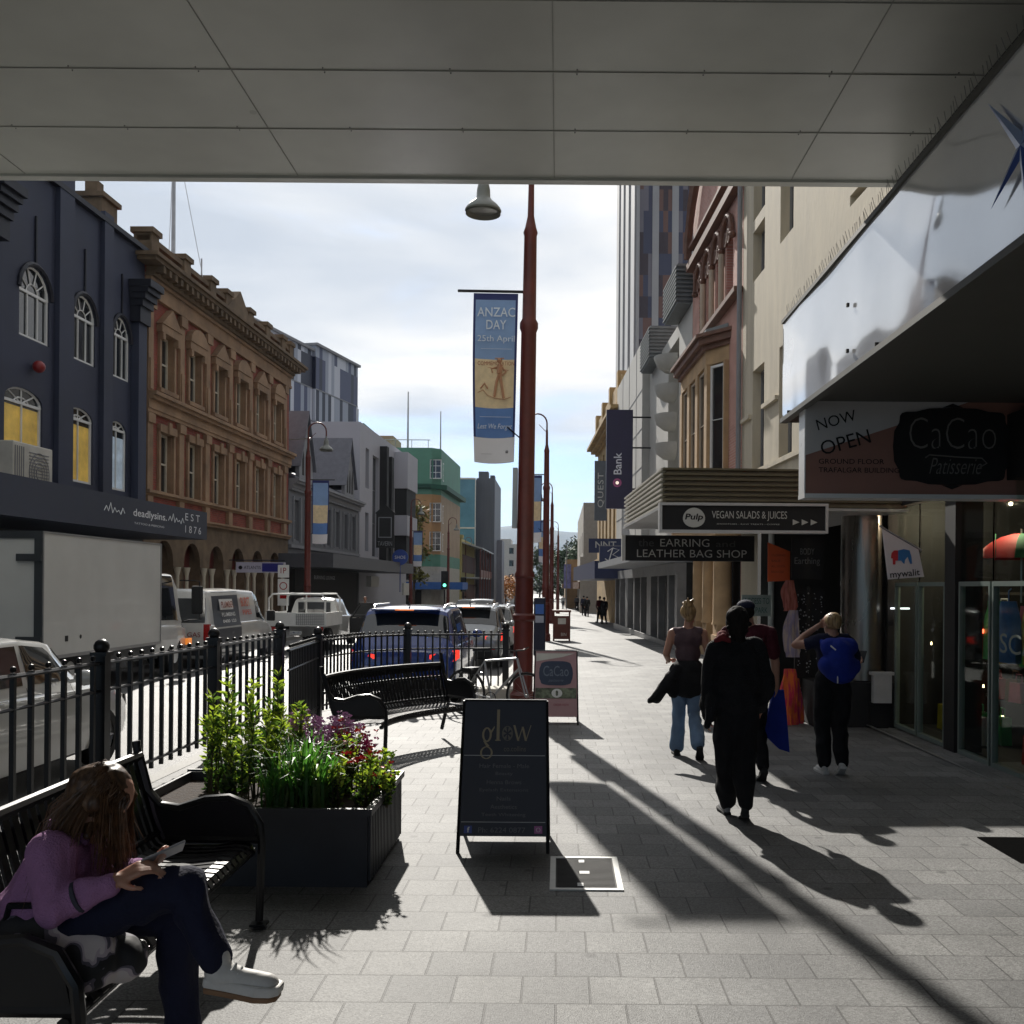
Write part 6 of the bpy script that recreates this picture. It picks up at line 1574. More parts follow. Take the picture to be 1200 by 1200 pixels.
def carbody(t, keys, paint, wx, ys_, r_, arch=True, ny=64):
    y0, y1 = keys[0][0], keys[-1][0]; b = M(); n = 13; ring = 2*n-1
    yl = sorted(set([y0+(y1-y0)*i/ny for i in range(ny+1)] + [k[0] for k in keys]))
    for y in yl:
        s = section(interp(keys, y)); pts = [(x,y,z) for x,z in s] + [(-x,y,z) for x,z in reversed(s[:-1])]
        b.v += [V(p) for p in pts]
    for i in range(len(yl)-1):
        for j in range(ring):
            a = i*ring+j; c = i*ring+(j+1) % ring; b.f.append((a, a+ring, c+ring, c)); b.mi.append(0)
    b.f.append(tuple(range(ring))); b.mi.append(0); b.f.append(tuple(reversed(range((len(yl)-1)*ring, len(yl)*ring)))); b.mi.append(0)
    o = b.build('body', [paint, BLACKM], t)
    bm = bmesh.new(); bm.from_mesh(o.data); bmesh.ops.recalc_face_normals(bm, faces=bm.faces); bm.to_mesh(o.data); bm.free()
    if arch:
        cut = M()
        for y in ys_: 
            for s in (-1,1): cut.lathe([(.0001,-.19),(r_*1.16,-.19),(r_*1.16,.25),(.0001,.25)], (s*(wx+.0),y,r_+.0), 28, axis='x')
        c = cut.build('cut', BLACKM)
        bm = bmesh.new(); bm.from_mesh(c.data); bmesh.ops.recalc_face_normals(bm, faces=bm.faces); bm.to_mesh(c.data); bm.free()
        md = o.modifiers.new('b','BOOLEAN'); md.operation = 'DIFFERENCE'; md.object = c; md.solver = 'EXACT'
        dg = bpy.context.evaluated_depsgraph_get(); me = bpy.data.meshes.new_from_object(o.evaluated_get(dg)); me.name = 'body'
        o.modifiers.clear(); o.data = me; bpy.data.objects.remove(c)
    me = o.data
    if len(me.materials) < 2: me.materials.append(BLACKM)
    me.polygons.foreach_set('use_smooth', [True]*len(me.polygons)); me.set_sharp_from_angle(angle=rad(32))
    return o
def paint(nm, c, rough=.22, metal=.0): return mat(nm, c, rough, metal, var=.04, scale=2, coat=1.0)
def plate(t, x, y, z, w_, h_, txt, rear=-1):
    b = M(); b.box(x-w_/2, x+w_/2, y-.012, y, z, z+h_); p = b.build('number_plate', mat('plate_white', (.55,.56,.55), .5, var=.03), t)
    b = M(); text(b, txt, x-w_*.44, x+w_*.44, z+h_*.2, z+h_*.8, y-.016, bold=.02); b.build('plate_text', NAVYB, p)
def hatch(name, label, loc, pnt, L_=4.4, W_=.9, H=1.64, suv=True, roof=None, txt='A 23 CK', group=None, rot=0.0, lit=True, detail=True):
    t = thing(name, label, 'car', loc, rot, group); h = L_/2
    zb = .24 if suv else .18; zs = .98*H/1.64 if suv else .62*H
    r_ = .34 if suv else .31
    keys = [(-h,W_*.86,.42,.72,.80,W_*.70),(-h+.05,W_*.93,.34,zs-.1,zs-.02,W_*.78),(-h+.16,W_*.97,zb+.03,zs,zs+.10,W_*.85),(-h+.52,W_*.995,zb,zs+.01,H-.09,W_*.77),(-h+.85,W_,zb,zs+.01,H-.045,W_*.79),(-.1,W_,zb,zs-.01,H-.04,W_*.80),(.45,W_,zb,zs-.02,H-.10,W_*.78),(h-1.12,W_*.99,zb,zs-.03,zs+.05,W_*.80),(h-.55,W_*.97,zb,zs-.1,zs-.06,W_*.76),(h-.14,W_*.9,zb+.05,zs-.22,zs-.18,W_*.68),(h,W_*.78,zb+.12,zs-.36,zs-.32,W_*.58)]
    ax = (-h+.82, h-.85); carbody(t, keys, pnt, W_-.1, ax, r_); wheelset(t, W_-.1, ax, r_)
    yr0, yr1 = -h+.16, -h+.52
    for s in (-1,1):
        b = M(); patch(b, keys, -h+.95, -.25, -h+1.0, -.22, 6.4, 8.1, s); patch(b, keys, -.15, h-1.45, -.15, .30, 6.4, 8.1, s); patch(b, keys, -h+.5, -h+.86, -h+.62, -h+.9, 6.7, 7.9, s); b.build('side_window', CGL, t, smooth=True)
    b = M()
    for s in (-1,1): patch(b, keys, yr0+.04, yr0+.04, yr1-.04, yr1-.04, 8.3, 12, s, ny=1, nu=1) if False else None
    # rear glass and windscreen follow the top band
    b = M(); k = 8
    def band(b, ya, yb, umin, off):
        rows = []
        for i in range(k+1):
            y = ya+(yb-ya)*i/k; rr = [surf(keys,y,u) for u in (umin,9,10,11,12)]
            pts = rr+[V((-q.x,q.y,q.z)) for q in reversed(rr[:-1])]
            rows.append([q+V((0,off[0],off[1])) for q in pts])
        for i in range(k):
            for j in range(8): b.add([rows[i][j],rows[i][j+1],rows[i+1][j+1],rows[i+1][j]],[(0,1,2,3)])
    band(b, yr0+.03, yr1-.05, 8.2, (-.008,.004)); b.build('rear_window', CGL, t, smooth=True)
    b = M(); band(b, .52, h-1.20, 8.2, (.004,.008)); b.build('windscreen', CGL, t, smooth=True)
    for s in (-1,1):
        b = M(); y = -h+.03
        xs = sorted((s*W_*.50, s*W_*.93))
        b.prism([(s*W_*.93,y+.05,zs-.24),(s*W_*.50,y-.0,zs-.20),(s*W_*.50,y-.0,zs-.13),(s*W_*.92,y+.1,zs-.06)], (0,-.035,0)); b.prism([(s*W_*.935,y+.05,zs-.24),(s*W_*.93,y+.10,zs-.05),(s*W_*.985,y+.34,zs-.07),(s*W_*.99,y+.30,zs-.2)], (s*.02,0,0))
        b.build('tail_light', mat('tail_lit', (.5,.01,.01), .2, var=0, emis=(1,.05,.03), estr=.8 if lit else .1) if lit else RED, t)
        b = M(); b.box(s*W_*.62-.14, s*W_*.62+.14, -h-.012, -h+.05, .50, .54); b.build('reflector', RED, t)
    b = M(); b.box(-W_*.72,W_*.72,-h-.014,-h+.12,.26,.47); b.build('bumper', BLACKM, t, bevel=.03)
    plate(t, 0, -h-.012, .58, .38, .12, txt)
    if detail:
        b = M(); b.box(-.28,.28,-h+.02,-h+.06,zs-.14,zs-.12); b.build('trim_bar', RIM, t)
        b = M(); b.box(-W_*.62,W_*.62,yr1-.30,yr1+.05,H-.075,H-.04); b.build('spoiler', pnt, t, bevel=.015)
        b = M(); b.box(-.16,.16,yr1-.31,yr1-.30,H-.07,H-.05); b.build('brake_light', mat('brake_orange', (.5,.1,.02), .3, var=0, emis=(1,.25,.05), estr=.5), t)
        if suv:
            for s in (-1,1):
              b = M(); b.tube([(s*W_*.66,-h+.75,H-.05),(s*W_*.68,-h+.85,H+.01),(s*W_*.69,.2,H+.01),(s*W_*.69,.4,H-.06)], .018, 6); b.build('roof_rail', RIM, t, smooth=True)
        b = M(); b.prism([(-.012,yr1+.12,H-.0),(-.012,yr1+.32,H-.0),(-.012,yr1+.16,H+.075)], (.024,0,0)); b.build('aerial_fin', BLACKM, t)
        b = M(); b.tube([(-.02,yr0+.04,zs+.08),(.30,yr0+.13,zs+.2)], .008, 5); b.build('rear_wiper', BLACKM, t)
    for s in (-1,1):
        b = M(); b.ball((s*(W_+.10), h-1.55, zs+.10), .11, 10, sc=(1,.6,.75)); b.tube([(s*W_*.94,h-1.55,zs+.06),(s*(W_+.06),h-1.55,zs+.08)],.02,5); b.build('door_mirror', pnt, t, smooth=True)
        b = M()
        for y in (-.2,h-1.5,-h+1.0): patch(b, keys, y, y+.008, y, y+.008, 2.5, 6.3, s, off=.001, ny=1)
        for y in (.25,-.75): patch(b, keys, y, y+.16, y, y+.16, 5.0, 5.25, s, off=.02, ny=1, nu=1)
        b.build('door_line', DARK, t)
        b = M(); b.prism([(s*W_*.72,h-.02,zs-.34),(s*W_*.9,h-.18,zs-.34),(s*W_*.92,h-.25,zs-.2),(s*W_*.72,h-.08,zs-.24)],(0,.03,0)); b.build('headlight', CGL, t)
    return t
def road(x, y): return V((x, y, rz(y)))
BLU = paint('paint_blue', (.012,.045,.24)); WHP = paint('paint_white', (.62,.62,.60)); SLV = paint('paint_silver', (.30,.31,.32), .25, .5); BKP = paint('paint_black', (.012,.012,.014)); REDP = paint('paint_red', (.25,.015,.012))
hatch('blue_car', 'bright blue SUV with roof rails parked behind the curved railing', road(-2.62, 18.65), BLU, txt='I 230', H=1.68, W_=.92)
hatch('white_car', 'white car beside the iron railing at the left edge of the photo', road(-5.75, 9.3), WHP, L_=4.25, W_=.88, H=1.46, suv=False, txt='K 41 BR', lit=False)
hatch('parked_car', 'white roofed car with tall red tail lights parked ahead of the blue SUV', road(-2.3, 26.9), SLV, L_=4.3, H=1.62, txt='C 56 LT', group='cars parked along the right kerb')
hatch('parked_car', 'white car third in the parked row beyond the blue SUV', road(-2.25, 33.2), WHP, L_=4.3, W_=.87, H=1.56, txt='D 12 HX', group='cars parked along the right kerb')
hatch('parked_car', 'black car fourth in the parked row, mostly hidden by the lamp pole', road(-2.2, 39.6), BKP, L_=4.3, W_=.87, H=1.5, txt='E 70 PN', group='cars parked along the right kerb')
hatch('distant_car', 'silver car in the far part of the street', road(-4.9, 64), SLV, L_=4.3, H=1.6, txt='F 11 AA', group='distant cars in the road', detail=False)
hatch('distant_car', 'dark car waiting at the far crossing on the right', road(3.0, 118), BKP, L_=4.3, H=1.5, txt='B 31 BB', group='distant cars in the road', detail=False)
hatch('distant_car', 'white car far down the left lane', road(-7.6, 82), WHP, L_=4.3, H=1.5, txt='G 31 CC', group='distant cars in the road', detail=False)

# box truck
TW = mat('truck_white', (.60,.60,.57), .45, var=.07, scale=.9, coat=.2); FRM = mat('truck_frame', (.04,.045,.05), .5)
t = thing('box_truck', 'white box truck with dark door hinges in the left lane', 'truck', (-8.6, 16.35, rz(17)))
b = M(); b.box(-2.35,0,0,4.85,.72,2.88); b.build('cargo_box', TW, t, bevel=.02)
b = M(); b.box(-2.36,-.0,-.03,-.002,2.76,2.885); b.box(-.13,.0,-.03,-.002,.72,2.76); b.box(-2.36,-2.25,-.03,-.002,.72,2.76); b.box(-2.25,-.13,-.03,-.002,.72,.82); b.build('door_frame', FRM, t)
b = M()
for z in (1.0,2.38): b.box(-.42,-.0,-.06,-.031,z,z+.12)
b.build('hinge', FRM, t)
b = M(); b.box(-.012,.012,-.01,.02,.72,2.885); b.box(-.002,.014,0,4.85,2.85,2.885); b.box(-.002,.014,0,4.85,.72,.78); b.box(-.002,.014,4.82,4.86,.78,2.85); b.build('edge_trim', mat('truck_trim', (.3,.3,.3), .4, .5), t)
b = M(); b.box(.0,.006,.75,.85,1.0,1.1); b.lathe([(.001,.006),(.04,.006)], (0,1.3,1.06), 10, axis='x'); b.build('vent', DARK, t)
b = M(); b.box(-1.9,-.2,.2,6.6,.45,.7); b.box(-.25,-.1,1.4,3.4,.35,.7); b.build('chassis', FRM, t)
cabk = [(4.95,1.0,.45,1.1,2.18,.88),(5.2,1.02,.42,1.1,2.25,.9),(6.1,1.02,.42,1.08,2.24,.88),(6.45,1.0,.42,1.05,1.95,.86),(6.72,.98,.45,1.0,1.12,.84),(6.82,.92,.5,.9,.98,.8)]
cb_ = thing('x','x','x') if False else None
co_ = carbody(t, cabk, WHP, .9, (), .4, arch=False, ny=20); co_.name = 'cab'; co_.location = (-1.14, 0, 0)
for s in (1,-1):
    b = M(); patch(b, cabk, 5.3, 6.28, 5.35, 6.0, 6.2, 8.2, s, off=.01); q = b.build('cab_window', CGL, t, smooth=True); q.location = (-1.14,0,0)
b = M(); b.box(-1.9,-.38,6.3,6.34,1.15,1.9); b.build('windscreen', CGL, t)
b = M(); b.box(.03,.30,6.5,6.58,1.32,1.98); b.build('mirror', BLACKM, t, bevel=.04)
b = M(); b.tube([(-.15,6.3,2.1),(.1,6.52,2.1),(.22,6.54,2.08),(.22,6.54,1.2),(.0,6.5,1.18),(-.12,6.5,1.15)], .018, 6); b.build('mirror_arm', BLACKM, t, smooth=True)
b = M(); b.box(-.13,-.06,6.6,6.83,.6,.75); b.build('indicator', mat('indicator_amber', (.6,.18,.02), .3, emis=(1,.3,.05), estr=.4, var=0), t)
tw = []
for y in (1.2,6.0):
    for x in (-.25,-2.1):
        b = M(); b.lathe([(.2,-.12),(.40,-.12),(.42,-.09),(.42,.09),(.40,.12),(.2,.12)], (x,y,.42), 24, axis='x'); q = b.build('wheel', TYRE, t, smooth=True)
        b = M(); b.lathe([(.001,.06),(.21,.10),(.22,.11)], (x,y,.42), 16, axis='x'); b.build('rim', WHITE, q, smooth=True)

# white van
t = thing('panel_van', 'white van with dark lettered side panels ahead of the box truck', 'van', (-9.45, 26.8, rz(26.8)))
h = 2.8; vk = [(-h,.86,.35,1.05,1.55,.74),(-h+.04,.93,.28,1.08,1.88,.78),(-h+.12,.95,.25,1.1,1.94,.80),(-.5,.96,.22,1.1,1.96,.80),(.9,.96,.22,1.1,1.92,.80),(1.25,.96,.22,1.08,1.80,.78),(1.95,.95,.22,1.0,1.12,.78),(2.4,.92,.22,.85,.93,.74),(2.72,.86,.28,.6,.68,.66),(h,.78,.35,.5,.56,.6)]
carbody(t, vk, WHP, .82, (-1.75,1.95), .34, ny=40); wheelset(t, .83, (-1.75,1.95), .34, spokes=5)
b = M(); patch(b, vk, -h+.3, -.5, -h+.35, -.5, 1.5, 8.3, 1); b.build('dark_panel', mat('van_wrap', (.02,.025,.04), .4, var=.1), t, smooth=True)
b = M(); patch(b, vk, .95, 1.75, .95, 1.15, 6.2, 8.1, 1); patch(b, vk, .95, 1.75, .95, 1.15, 6.2, 8.1, -1); b.build('side_window', CGL, t, smooth=True)
def vtxt(b, s_, ya, yb, za, zb, xo, m=0):
    bb = M(); text(bb, s_, ya, yb, za, zb, 0, bold=.02)
    for v in bb.v: b.v.append(V((xo - (max(0, v.z-1.1))*.185, v.x, v.z)))
    off = len(b.v)-len(bb.v); b.f += [tuple(i+off for i in f) for f in bb.f]; b.mi += [m]*len(bb.f)
b = M(); b.poly([(.895,-2.0,1.45),(.895,-1.0,1.45),(.85,-1.0,1.72),(.85,-2.0,1.72)]); b.build('white_label', WHITE, t)
b = M(); vtxt(b,'PLUMBER',-1.95,-1.05,1.5,1.66,.995); b.build('label_text', REDP, t)
b = M(); vtxt(b,'PLUMBING',-2.0,-1.0,1.28,1.38,.985); vtxt(b,'0400 123',-2.0,-1.0,1.12,1.2,.985); b.build('white_text', WHITE, t)
b = M(); vtxt(b,'BURST',-.35,.4,1.5,1.75,.975); vtxt(b,'PIPES',-.35,.4,1.28,1.42,.98); b.build('red_text', mat('sign_writing_red', (.5,.08,.04), .5), t)
b = M(); b.box(.10,.80,-h-.012,-h+.0,1.15,1.75); b.box(-.80,-.10,-h-.012,-h,1.15,1.75); b.build('rear_window', CGL, t)
for s in (-1,1):
    b = M(); b.box(s*.84-.07,s*.84+.07,-h-.02,-h+.1,.72,1.12); b.build('tail_light', RED, t)
    b = M(); b.box(s*1.06-.12,s*1.06+.12,1.75,1.85,1.05,1.35); b.build('door_mirror', BLACKM, t, bevel=.03)
b = M(); b.box(-.85,.85,-h-.06,-h+.05,.35,.52); b.build('bumper', BLACKM, t)
b = M(); text(b,'PLUMBING & GAS',-.7,.7,.80,.92,-h-.03) ; b.build('rear_text', REDP, t)
plate(t, 0, -h-.06, .58, .38, .12, 'H 88 VA')

# ute with tray and its open black door
t = thing('utility_truck', 'white tray back ute with tube rails and a black cab door standing open', 'ute', (-8.35, 31.2, rz(31.2)))
b = M(); b.box(-.93,.93,0,2.3,.82,.9); b.build('tray_floor', WHITE, t)
b = M(); b.box(-.93,.93,-.03,.0,.82,1.25); b.box(-.96,-.93,-.03,2.3,.82,1.25); b.box(.93,.96,-.03,2.3,.82,1.25); b.build('drop_side', WHITE, t)
b = M()
for z in [.88+.05*k for k in range(7)]: b.box(-.0,.9,-.045,-.031,z,z+.012)
for k in range(14): b.box(.02+k*.065,.03+k*.065,-.047,-.032,.86,1.22)
b.build('mesh_panel', GREYT, t)
b = M()
for y in (.1,2.2): b.tube([(-.9,y,1.25),(-.9,y,1.7),(-.78,y,1.84),(.78,y,1.84),(.9,y,1.7),(.9,y,1.25)], .03, 8)
for x in (-.8,.8): b.tube([(x,.1,1.84),(x,2.2,1.84)],.025,6)
b.tube([(.3,.1,1.25),(.3,.1,1.84)],.025,6)
b.build('rail', WHITE, t, smooth=True)
uk = [(2.35,.86,.4,1.1,1.62,.66),(2.6,.88,.35,1.1,1.68,.68),(3.6,.88,.35,1.08,1.66,.68),(4.3,.88,.35,1.05,1.14,.74),(5.2,.86,.35,.98,1.04,.72),(5.4,.8,.4,.8,.86,.66)]
carbody(t, uk, WHP, .76, (4.5,), .36, ny=24).name = 'cab'; wheelset(t, .78, (1.0,4.5), .37, spokes=5)
b = M(); b.box(-.55,.55,2.33,2.345,1.15,1.55); b.build('rear_window', CGL, t)
b = M(); pts = [(0,.62),(1.0,.62),(1.05,1.12),(1.0,1.15),(.7,1.62),(.15,1.64),(0,1.15)]
R3 = Matrix.Translation((.9,4.1,0)) @ Matrix.Rotation(rad(-150+90),4,'Z')
dr = M(T=Matrix.Translation((.9,3.75,0)) @ Matrix.Rotation(rad(-18),4,'Z'))
dr.prism([(x,0,z-.15) for x,z in [(0,.62),(1.0,.62),(1.02,1.15),(0,1.12)]], (0,.06,0))
dr.prism([(x,0,z-.15) for x,z in [(.92,1.15),(1.0,1.15),(.92,1.66),(.84,1.62)]], (0,.05,0)); dr.prism([(x,0,z-.15) for x,z in [(0,1.12),(.08,1.12),(.42,1.58),(.38,1.64)]], (0,.05,0)); dr.prism([(x,0,z-.15) for x,z in [(.36,1.6),(.92,1.6),(.92,1.67),(.36,1.67)]], (0,.05,0))
q = dr.build('open_door', BKP, t)
dr = M(T=Matrix.Translation((.9,3.75,0)) @ Matrix.Rotation(rad(-18),4,'Z')); dr.prism([(x,.02,z-.15) for x,z in [(.08,1.14),(.9,1.16),(.86,1.6),(.42,1.58)]], (0,.01,0)); dr.build('door_glass', CGL, q)
for s in (-1,1):
    b = M(); b.box(s*.75-.12,s*.75+.12,-.05,0,.68,.8); b.build('tail_light', RED, t)
plate(t, 0, -.02, .55, .38, .12, 'J 45 UT')
# ======================= people
SKIN = mat('skin', (.42,.22,.15), .5, var=.08, scale=6); SKIN.node_tree.nodes['Principled BSDF'].inputs['Subsurface Weight'].default_value = .1
def hairmat(nm, c1, c2):
    m = mat(nm, c1, .45, var=0); nt = m.node_tree; tc = nt.nodes.new('ShaderNodeTexCoord'); mp = nt.nodes.new('ShaderNodeMapping'); mp.inputs['Scale'].default_value = (60,60,4)
    n = nt.nodes.new('ShaderNodeTexNoise'); n.inputs['Scale'].default_value = 1.0; nt.links.new(tc.outputs['Object'], mp.inputs[0]); nt.links.new(mp.outputs[0], n.inputs['Vector'])
    cr = nt.nodes.new('ShaderNodeValToRGB'); cr.color_ramp.elements[0].position=.35; cr.color_ramp.elements[1].position=.65; cr.color_ramp.elements[0].color=(*c1,1); cr.color_ramp.elements[1].color=(*c2,1)
    nt.links.new(n.outputs['Fac'], cr.inputs[0]); nt.links.new(cr.outputs[0], nt.nodes['Principled BSDF'].inputs['Base Color']); return m
HBR = hairmat('brown_hair', (.035,.016,.008), (.13,.07,.035)); HBL = hairmat('blonde_hair', (.20,.12,.05), (.45,.30,.14)); HBK = hairmat('black_hair', (.006,.005,.005), (.016,.012,.010)); HBK.node_tree.nodes['Principled BSDF'].inputs['Roughness'].default_value = .85; HBK.node_tree.nodes['Principled BSDF'].inputs['Specular IOR Level'].default_value = .2
def clothmat(nm, c, rough=.85, var=.15, bs=90, bump=.25): return mat(nm, c, rough, var=var, scale=9, bump=bump, bscale=bs, spec=.25)
class Body:
    def __init__(s): s.parts = []
    def cap(s, a, ra, b, rb, m=0, sq=None):
        s.parts.append((V(a), ra, V(b), rb, m, sq)); return s
    def chain(s, pts, m=0):
        for i in range(len(pts)-1): s.cap(pts[i][0], pts[i][1], pts[i+1][0], pts[i+1][1], m)
        return s
    def ell(s, c, r, m=0, rot=None): s.parts.append((V(c), r, None, None, m, rot)); return s
    def mesh(s, name, mats, parent, voxel=.014, smooth=4, wr=.0, wscale=9, wm=(), factor=.5):
        b = M()
        for (a, ra, c, rb, m, x) in s.parts:
            if c is None:
                n = 16; o = len(b.v); b.ball((0,0,0), 1, n, sc=ra)
                R3 = x if x is not None else Matrix.Identity(3)
                for i in range(o, len(b.v)): b.v[i] = a + R3 @ b.v[i]
            else:
                d = c-a; L_ = d.length
                if L_ < 1e-5: continue
                d.normalize(); u = d.orthogonal().normalized(); w_ = d.cross(u); n = 12; o = len(b.v); rows = []
                for k in range(5): th = pi/2*k/4; rows.append((a-d*ra*cos(th), ra*sin(th)+1e-5))
                for k in range(5): th = pi/2*(1-k/4); rows.append((c+d*rb*cos(th), rb*sin(th)+1e-5))
                vs = []
                for (p, r_) in rows:
                    for j in range(n): vs.append(p+(u*cos(2*pi*j/n)+w_*sin(2*pi*j/n))*r_)
                fs = [(i*n+j,i*n+(j+1)%n,(i+1)*n+(j+1)%n,(i+1)*n+j) for i in range(9) for j in range(n)] + [tuple(reversed(range(n))), tuple(range(9*n,10*n))]
                b.add(vs, fs)
        me = bpy.data.meshes.new('tmp'); me.from_pydata([tuple(p) for p in b.v], [], b.f)
        o = bpy.data.objects.new('tmp', me); COL.objects.link(o)
        bm = bmesh.new(); bm.from_mesh(me); bmesh.ops.recalc_face_normals(bm, faces=bm.faces); bm.to_mesh(me); bm.free()
        r_ = o.modifiers.new('r','REMESH'); r_.mode = 'VOXEL'; r_.voxel_size = voxel
        sm = o.modifiers.new('s','SMOOTH'); sm.iterations = smooth; sm.factor = factor
        dg = bpy.context.evaluated_depsgraph_get(); out = bpy.data.meshes.new_from_object(o.evaluated_get(dg)); bpy.data.objects.remove(o)
        out.name = name
        def near(p):
            best = 1e9; bm_ = 0
            for (a, ra, c, rb, m, x) in s.parts:
                if c is None:
                    R3 = x if x is not None else Matrix.Identity(3); q = R3.transposed() @ (p-a)
                    k = V((q.x/ra[0], q.y/ra[1], q.z/ra[2])).length; dd = (k-1)*min(ra)
                else:
                    ab = c-a; f = max(0, min(1, (p-a).dot(ab)/max(1e-9, ab.length_squared))); dd = (p-(a+ab*f)).length-(ra+(rb-ra)*f)
                if dd < best: best = dd; bm_ = m
            return bm_
        vm = [near(v.co) for v in out.vertices]
        if wr:
            nn = [v.normal.copy() for v in out.vertices]
            for v, n_, m in zip(out.vertices, nn, vm):
                if m in wm:
                    p = v.co*wscale; a = noise.noise(V((p.x, p.y, p.z*.55))); c = noise.noise(V((p.x*2.3+5, p.y*2.3, p.z*1.1)))
                    v.co += n_*wr*((1-abs(a)*3.0)*.7+c*.5)
        for m in mats: out.materials.append(m)
        for p in out.polygons:
            p.use_smooth = True; c_ = [vm[i] for i in p.vertices]; p.material_index = max(set(c_), key=c_.count)
        ob = bpy.data.objects.new(name, out); COL.objects.link(ob); ob.parent = parent
        return ob
def hand(B, wrist, dirv, palm_n, m, curl=.5, scale=1.0, thumb=1):
    """palm plus five separate fingers; dirv along the fingers, palm_n out of the palm"""
    d = V(dirv).normalized(); n = V(palm_n); n = (n-d*n.dot(d)).normalized(); s = d.cross(n)*thumb; w_ = V(wrist); k = scale
    for q in (-.026,-.009,.009,.026): B.cap(w_+s*q*k*.6+d*.01*k, .013*k, w_+d*.085*k+s*q*k, .0115*k, m)
    for q,L_ in ((-.027,.062),(-.009,.076),(.009,.082),(.027,.072)):
        p = w_+d*.085*k+s*q*k; dd = d.copy()
        for j in range(3):
            an = curl*(.55+.35*j); seg = L_*k*(.45,.32,.23)[j]; dd = (dd*cos(an)+n*sin(an)).normalized(); n2 = (n*cos(an)-d*sin(an))
            p2 = p+dd*seg; B.cap(p, (.0095,.0085,.0075)[j]*k, p2, (.0085,.0075,.0065)[j]*k, m); p = p2
    p = w_+s*.03*k+d*.02*k; p2 = p+(s*.8+d*.7+n*.35).normalized()*.04*k; p3 = p2+(s*.25+d*.9+n*.5).normalized()*.032*k
    B.cap(p,.014*k,p2,.011*k,m); B.cap(p2,.011*k,p3,.0085*k,m)
def head(B, c, fwd, m=0, k=1.0):
    f = V(fwd).normalized(); up = V((0,0,1)); up = (up-f*up.dot(f)*.9).normalized(); s = f.cross(up).normalized(); up = s.cross(f).normalized()
    R3 = Matrix((s, f, up)).transposed(); c = V(c)
    B.ell(c+up*.02*k, (.073*k,.09*k,.095*k), m, R3); B.ell(c+f*.025*k-up*.045*k, (.055*k,.06*k,.068*k), m, R3)
    B.cap(c+f*.085*k+up*.012*k, .010*k, c+f*.104*k-up*.022*k, .013*k, m)          # nose
    B.ell(c+f*.072*k-up*.058*k, (.024*k,.014*k,.008*k), m, R3); B.ell(c+f*.066*k-up*.092*k, (.02*k,.02*k,.016*k), m, R3)  # lips, chin
    for q in (-1,1):
        B.ell(c+s*.074*k*q-up*.005*k, (.010*k,.022*k,.032*k), m, R3); B.ell(c+f*.072*k+s*.03*k*q+up*.028*k, (.022*k,.014*k,.008*k), m, R3)
    return R3
def eyes(par, c, R3, k=1.0, mouth=True):
    b = M(); s, f, up = R3.col[0], R3.col[1], R3.col[2]
    for q in (-1,1): b.ball(V(c)+s*.03*k*q+f*.078*k+up*.010*k, .009*k, 8)
    b.build('eyes', DARK, par, smooth=True)
def shoe(name, p, d, L_, m, par, sole=None, z=None, up=(0,0,1), h=.075, chunky=False):
    d = V(d).normalized(); up = V(up); s = d.cross(up).normalized(); up = s.cross(d).normalized(); p = V(p)
    k_ = 1.25 if chunky else 1.0; B = Body(); B.cap(p+up*h*.55,.036*k_,p+d*L_*.3+up*h*.5,.036,0); B.cap(p+d*L_*.3+up*h*.48,.036,p+d*L_*.72+up*.034*k_,.030*k_,0); B.cap(p+up*h*1.05,.034,p+up*h*.5,.036,0); B.cap(p+d*L_*.5+s*.012+up*.026,.026,p+d*L_*.72+s*.008+up*.026,.026,0)
    o = B.mesh(name, [m], par, .008, 2)
    b = M(); pts = []
    for (f,w_) in ((-.14,.025),(-.12,.034),(.2,.036),(.6,.047),(.8,.043),(.9,.025)): pts.append((f,w_))
    pl = [p+d*L_*f+s*w_+up*(.03*max(0,f-.6)) for f,w_ in pts]+[p+d*L_*f-s*w_+up*(.03*max(0,f-.6)) for f,w_ in reversed(pts)]
    if chunky:
        pl2 = [q-(q-p-d*L_*.35)*-.04 for q in pl]
        b.prism([q+up*.010 for q in pl2], up*.034); b.build('midsole', m, o, bevel=.008); b = M()
        b.prism([q-up*.008 for q in pl], up*.018); b.build('sole', sole or RUB, o, bevel=.005)
    else:
        b.prism([q-up*.002 for q in pl], up*.026); b.build('sole', sole or RUB, o, bevel=.006)
    return o
DEN = clothmat('denim_pale', (.16,.24,.36)); TRK = clothmat('black_trousers', (.008,.008,.010)); NVT = clothmat('navy_trousers', (.012,.014,.035)); BLKC = clothmat('black_knit', (.011,.011,.013), bump=.7)
MAUV = clothmat('mauve_top', (.10,.065,.075)); MAR = clothmat('maroon_shirt', (.07,.010,.018)); ROY = clothmat('royal_blue_fabric', (.012,.03,.26)); PUR = clothmat('purple_fleece', (.36,.18,.35), bump=.6, bs=160)
WSH = mat('white_shoe', (.55,.54,.52), .6, var=.1, scale=20)

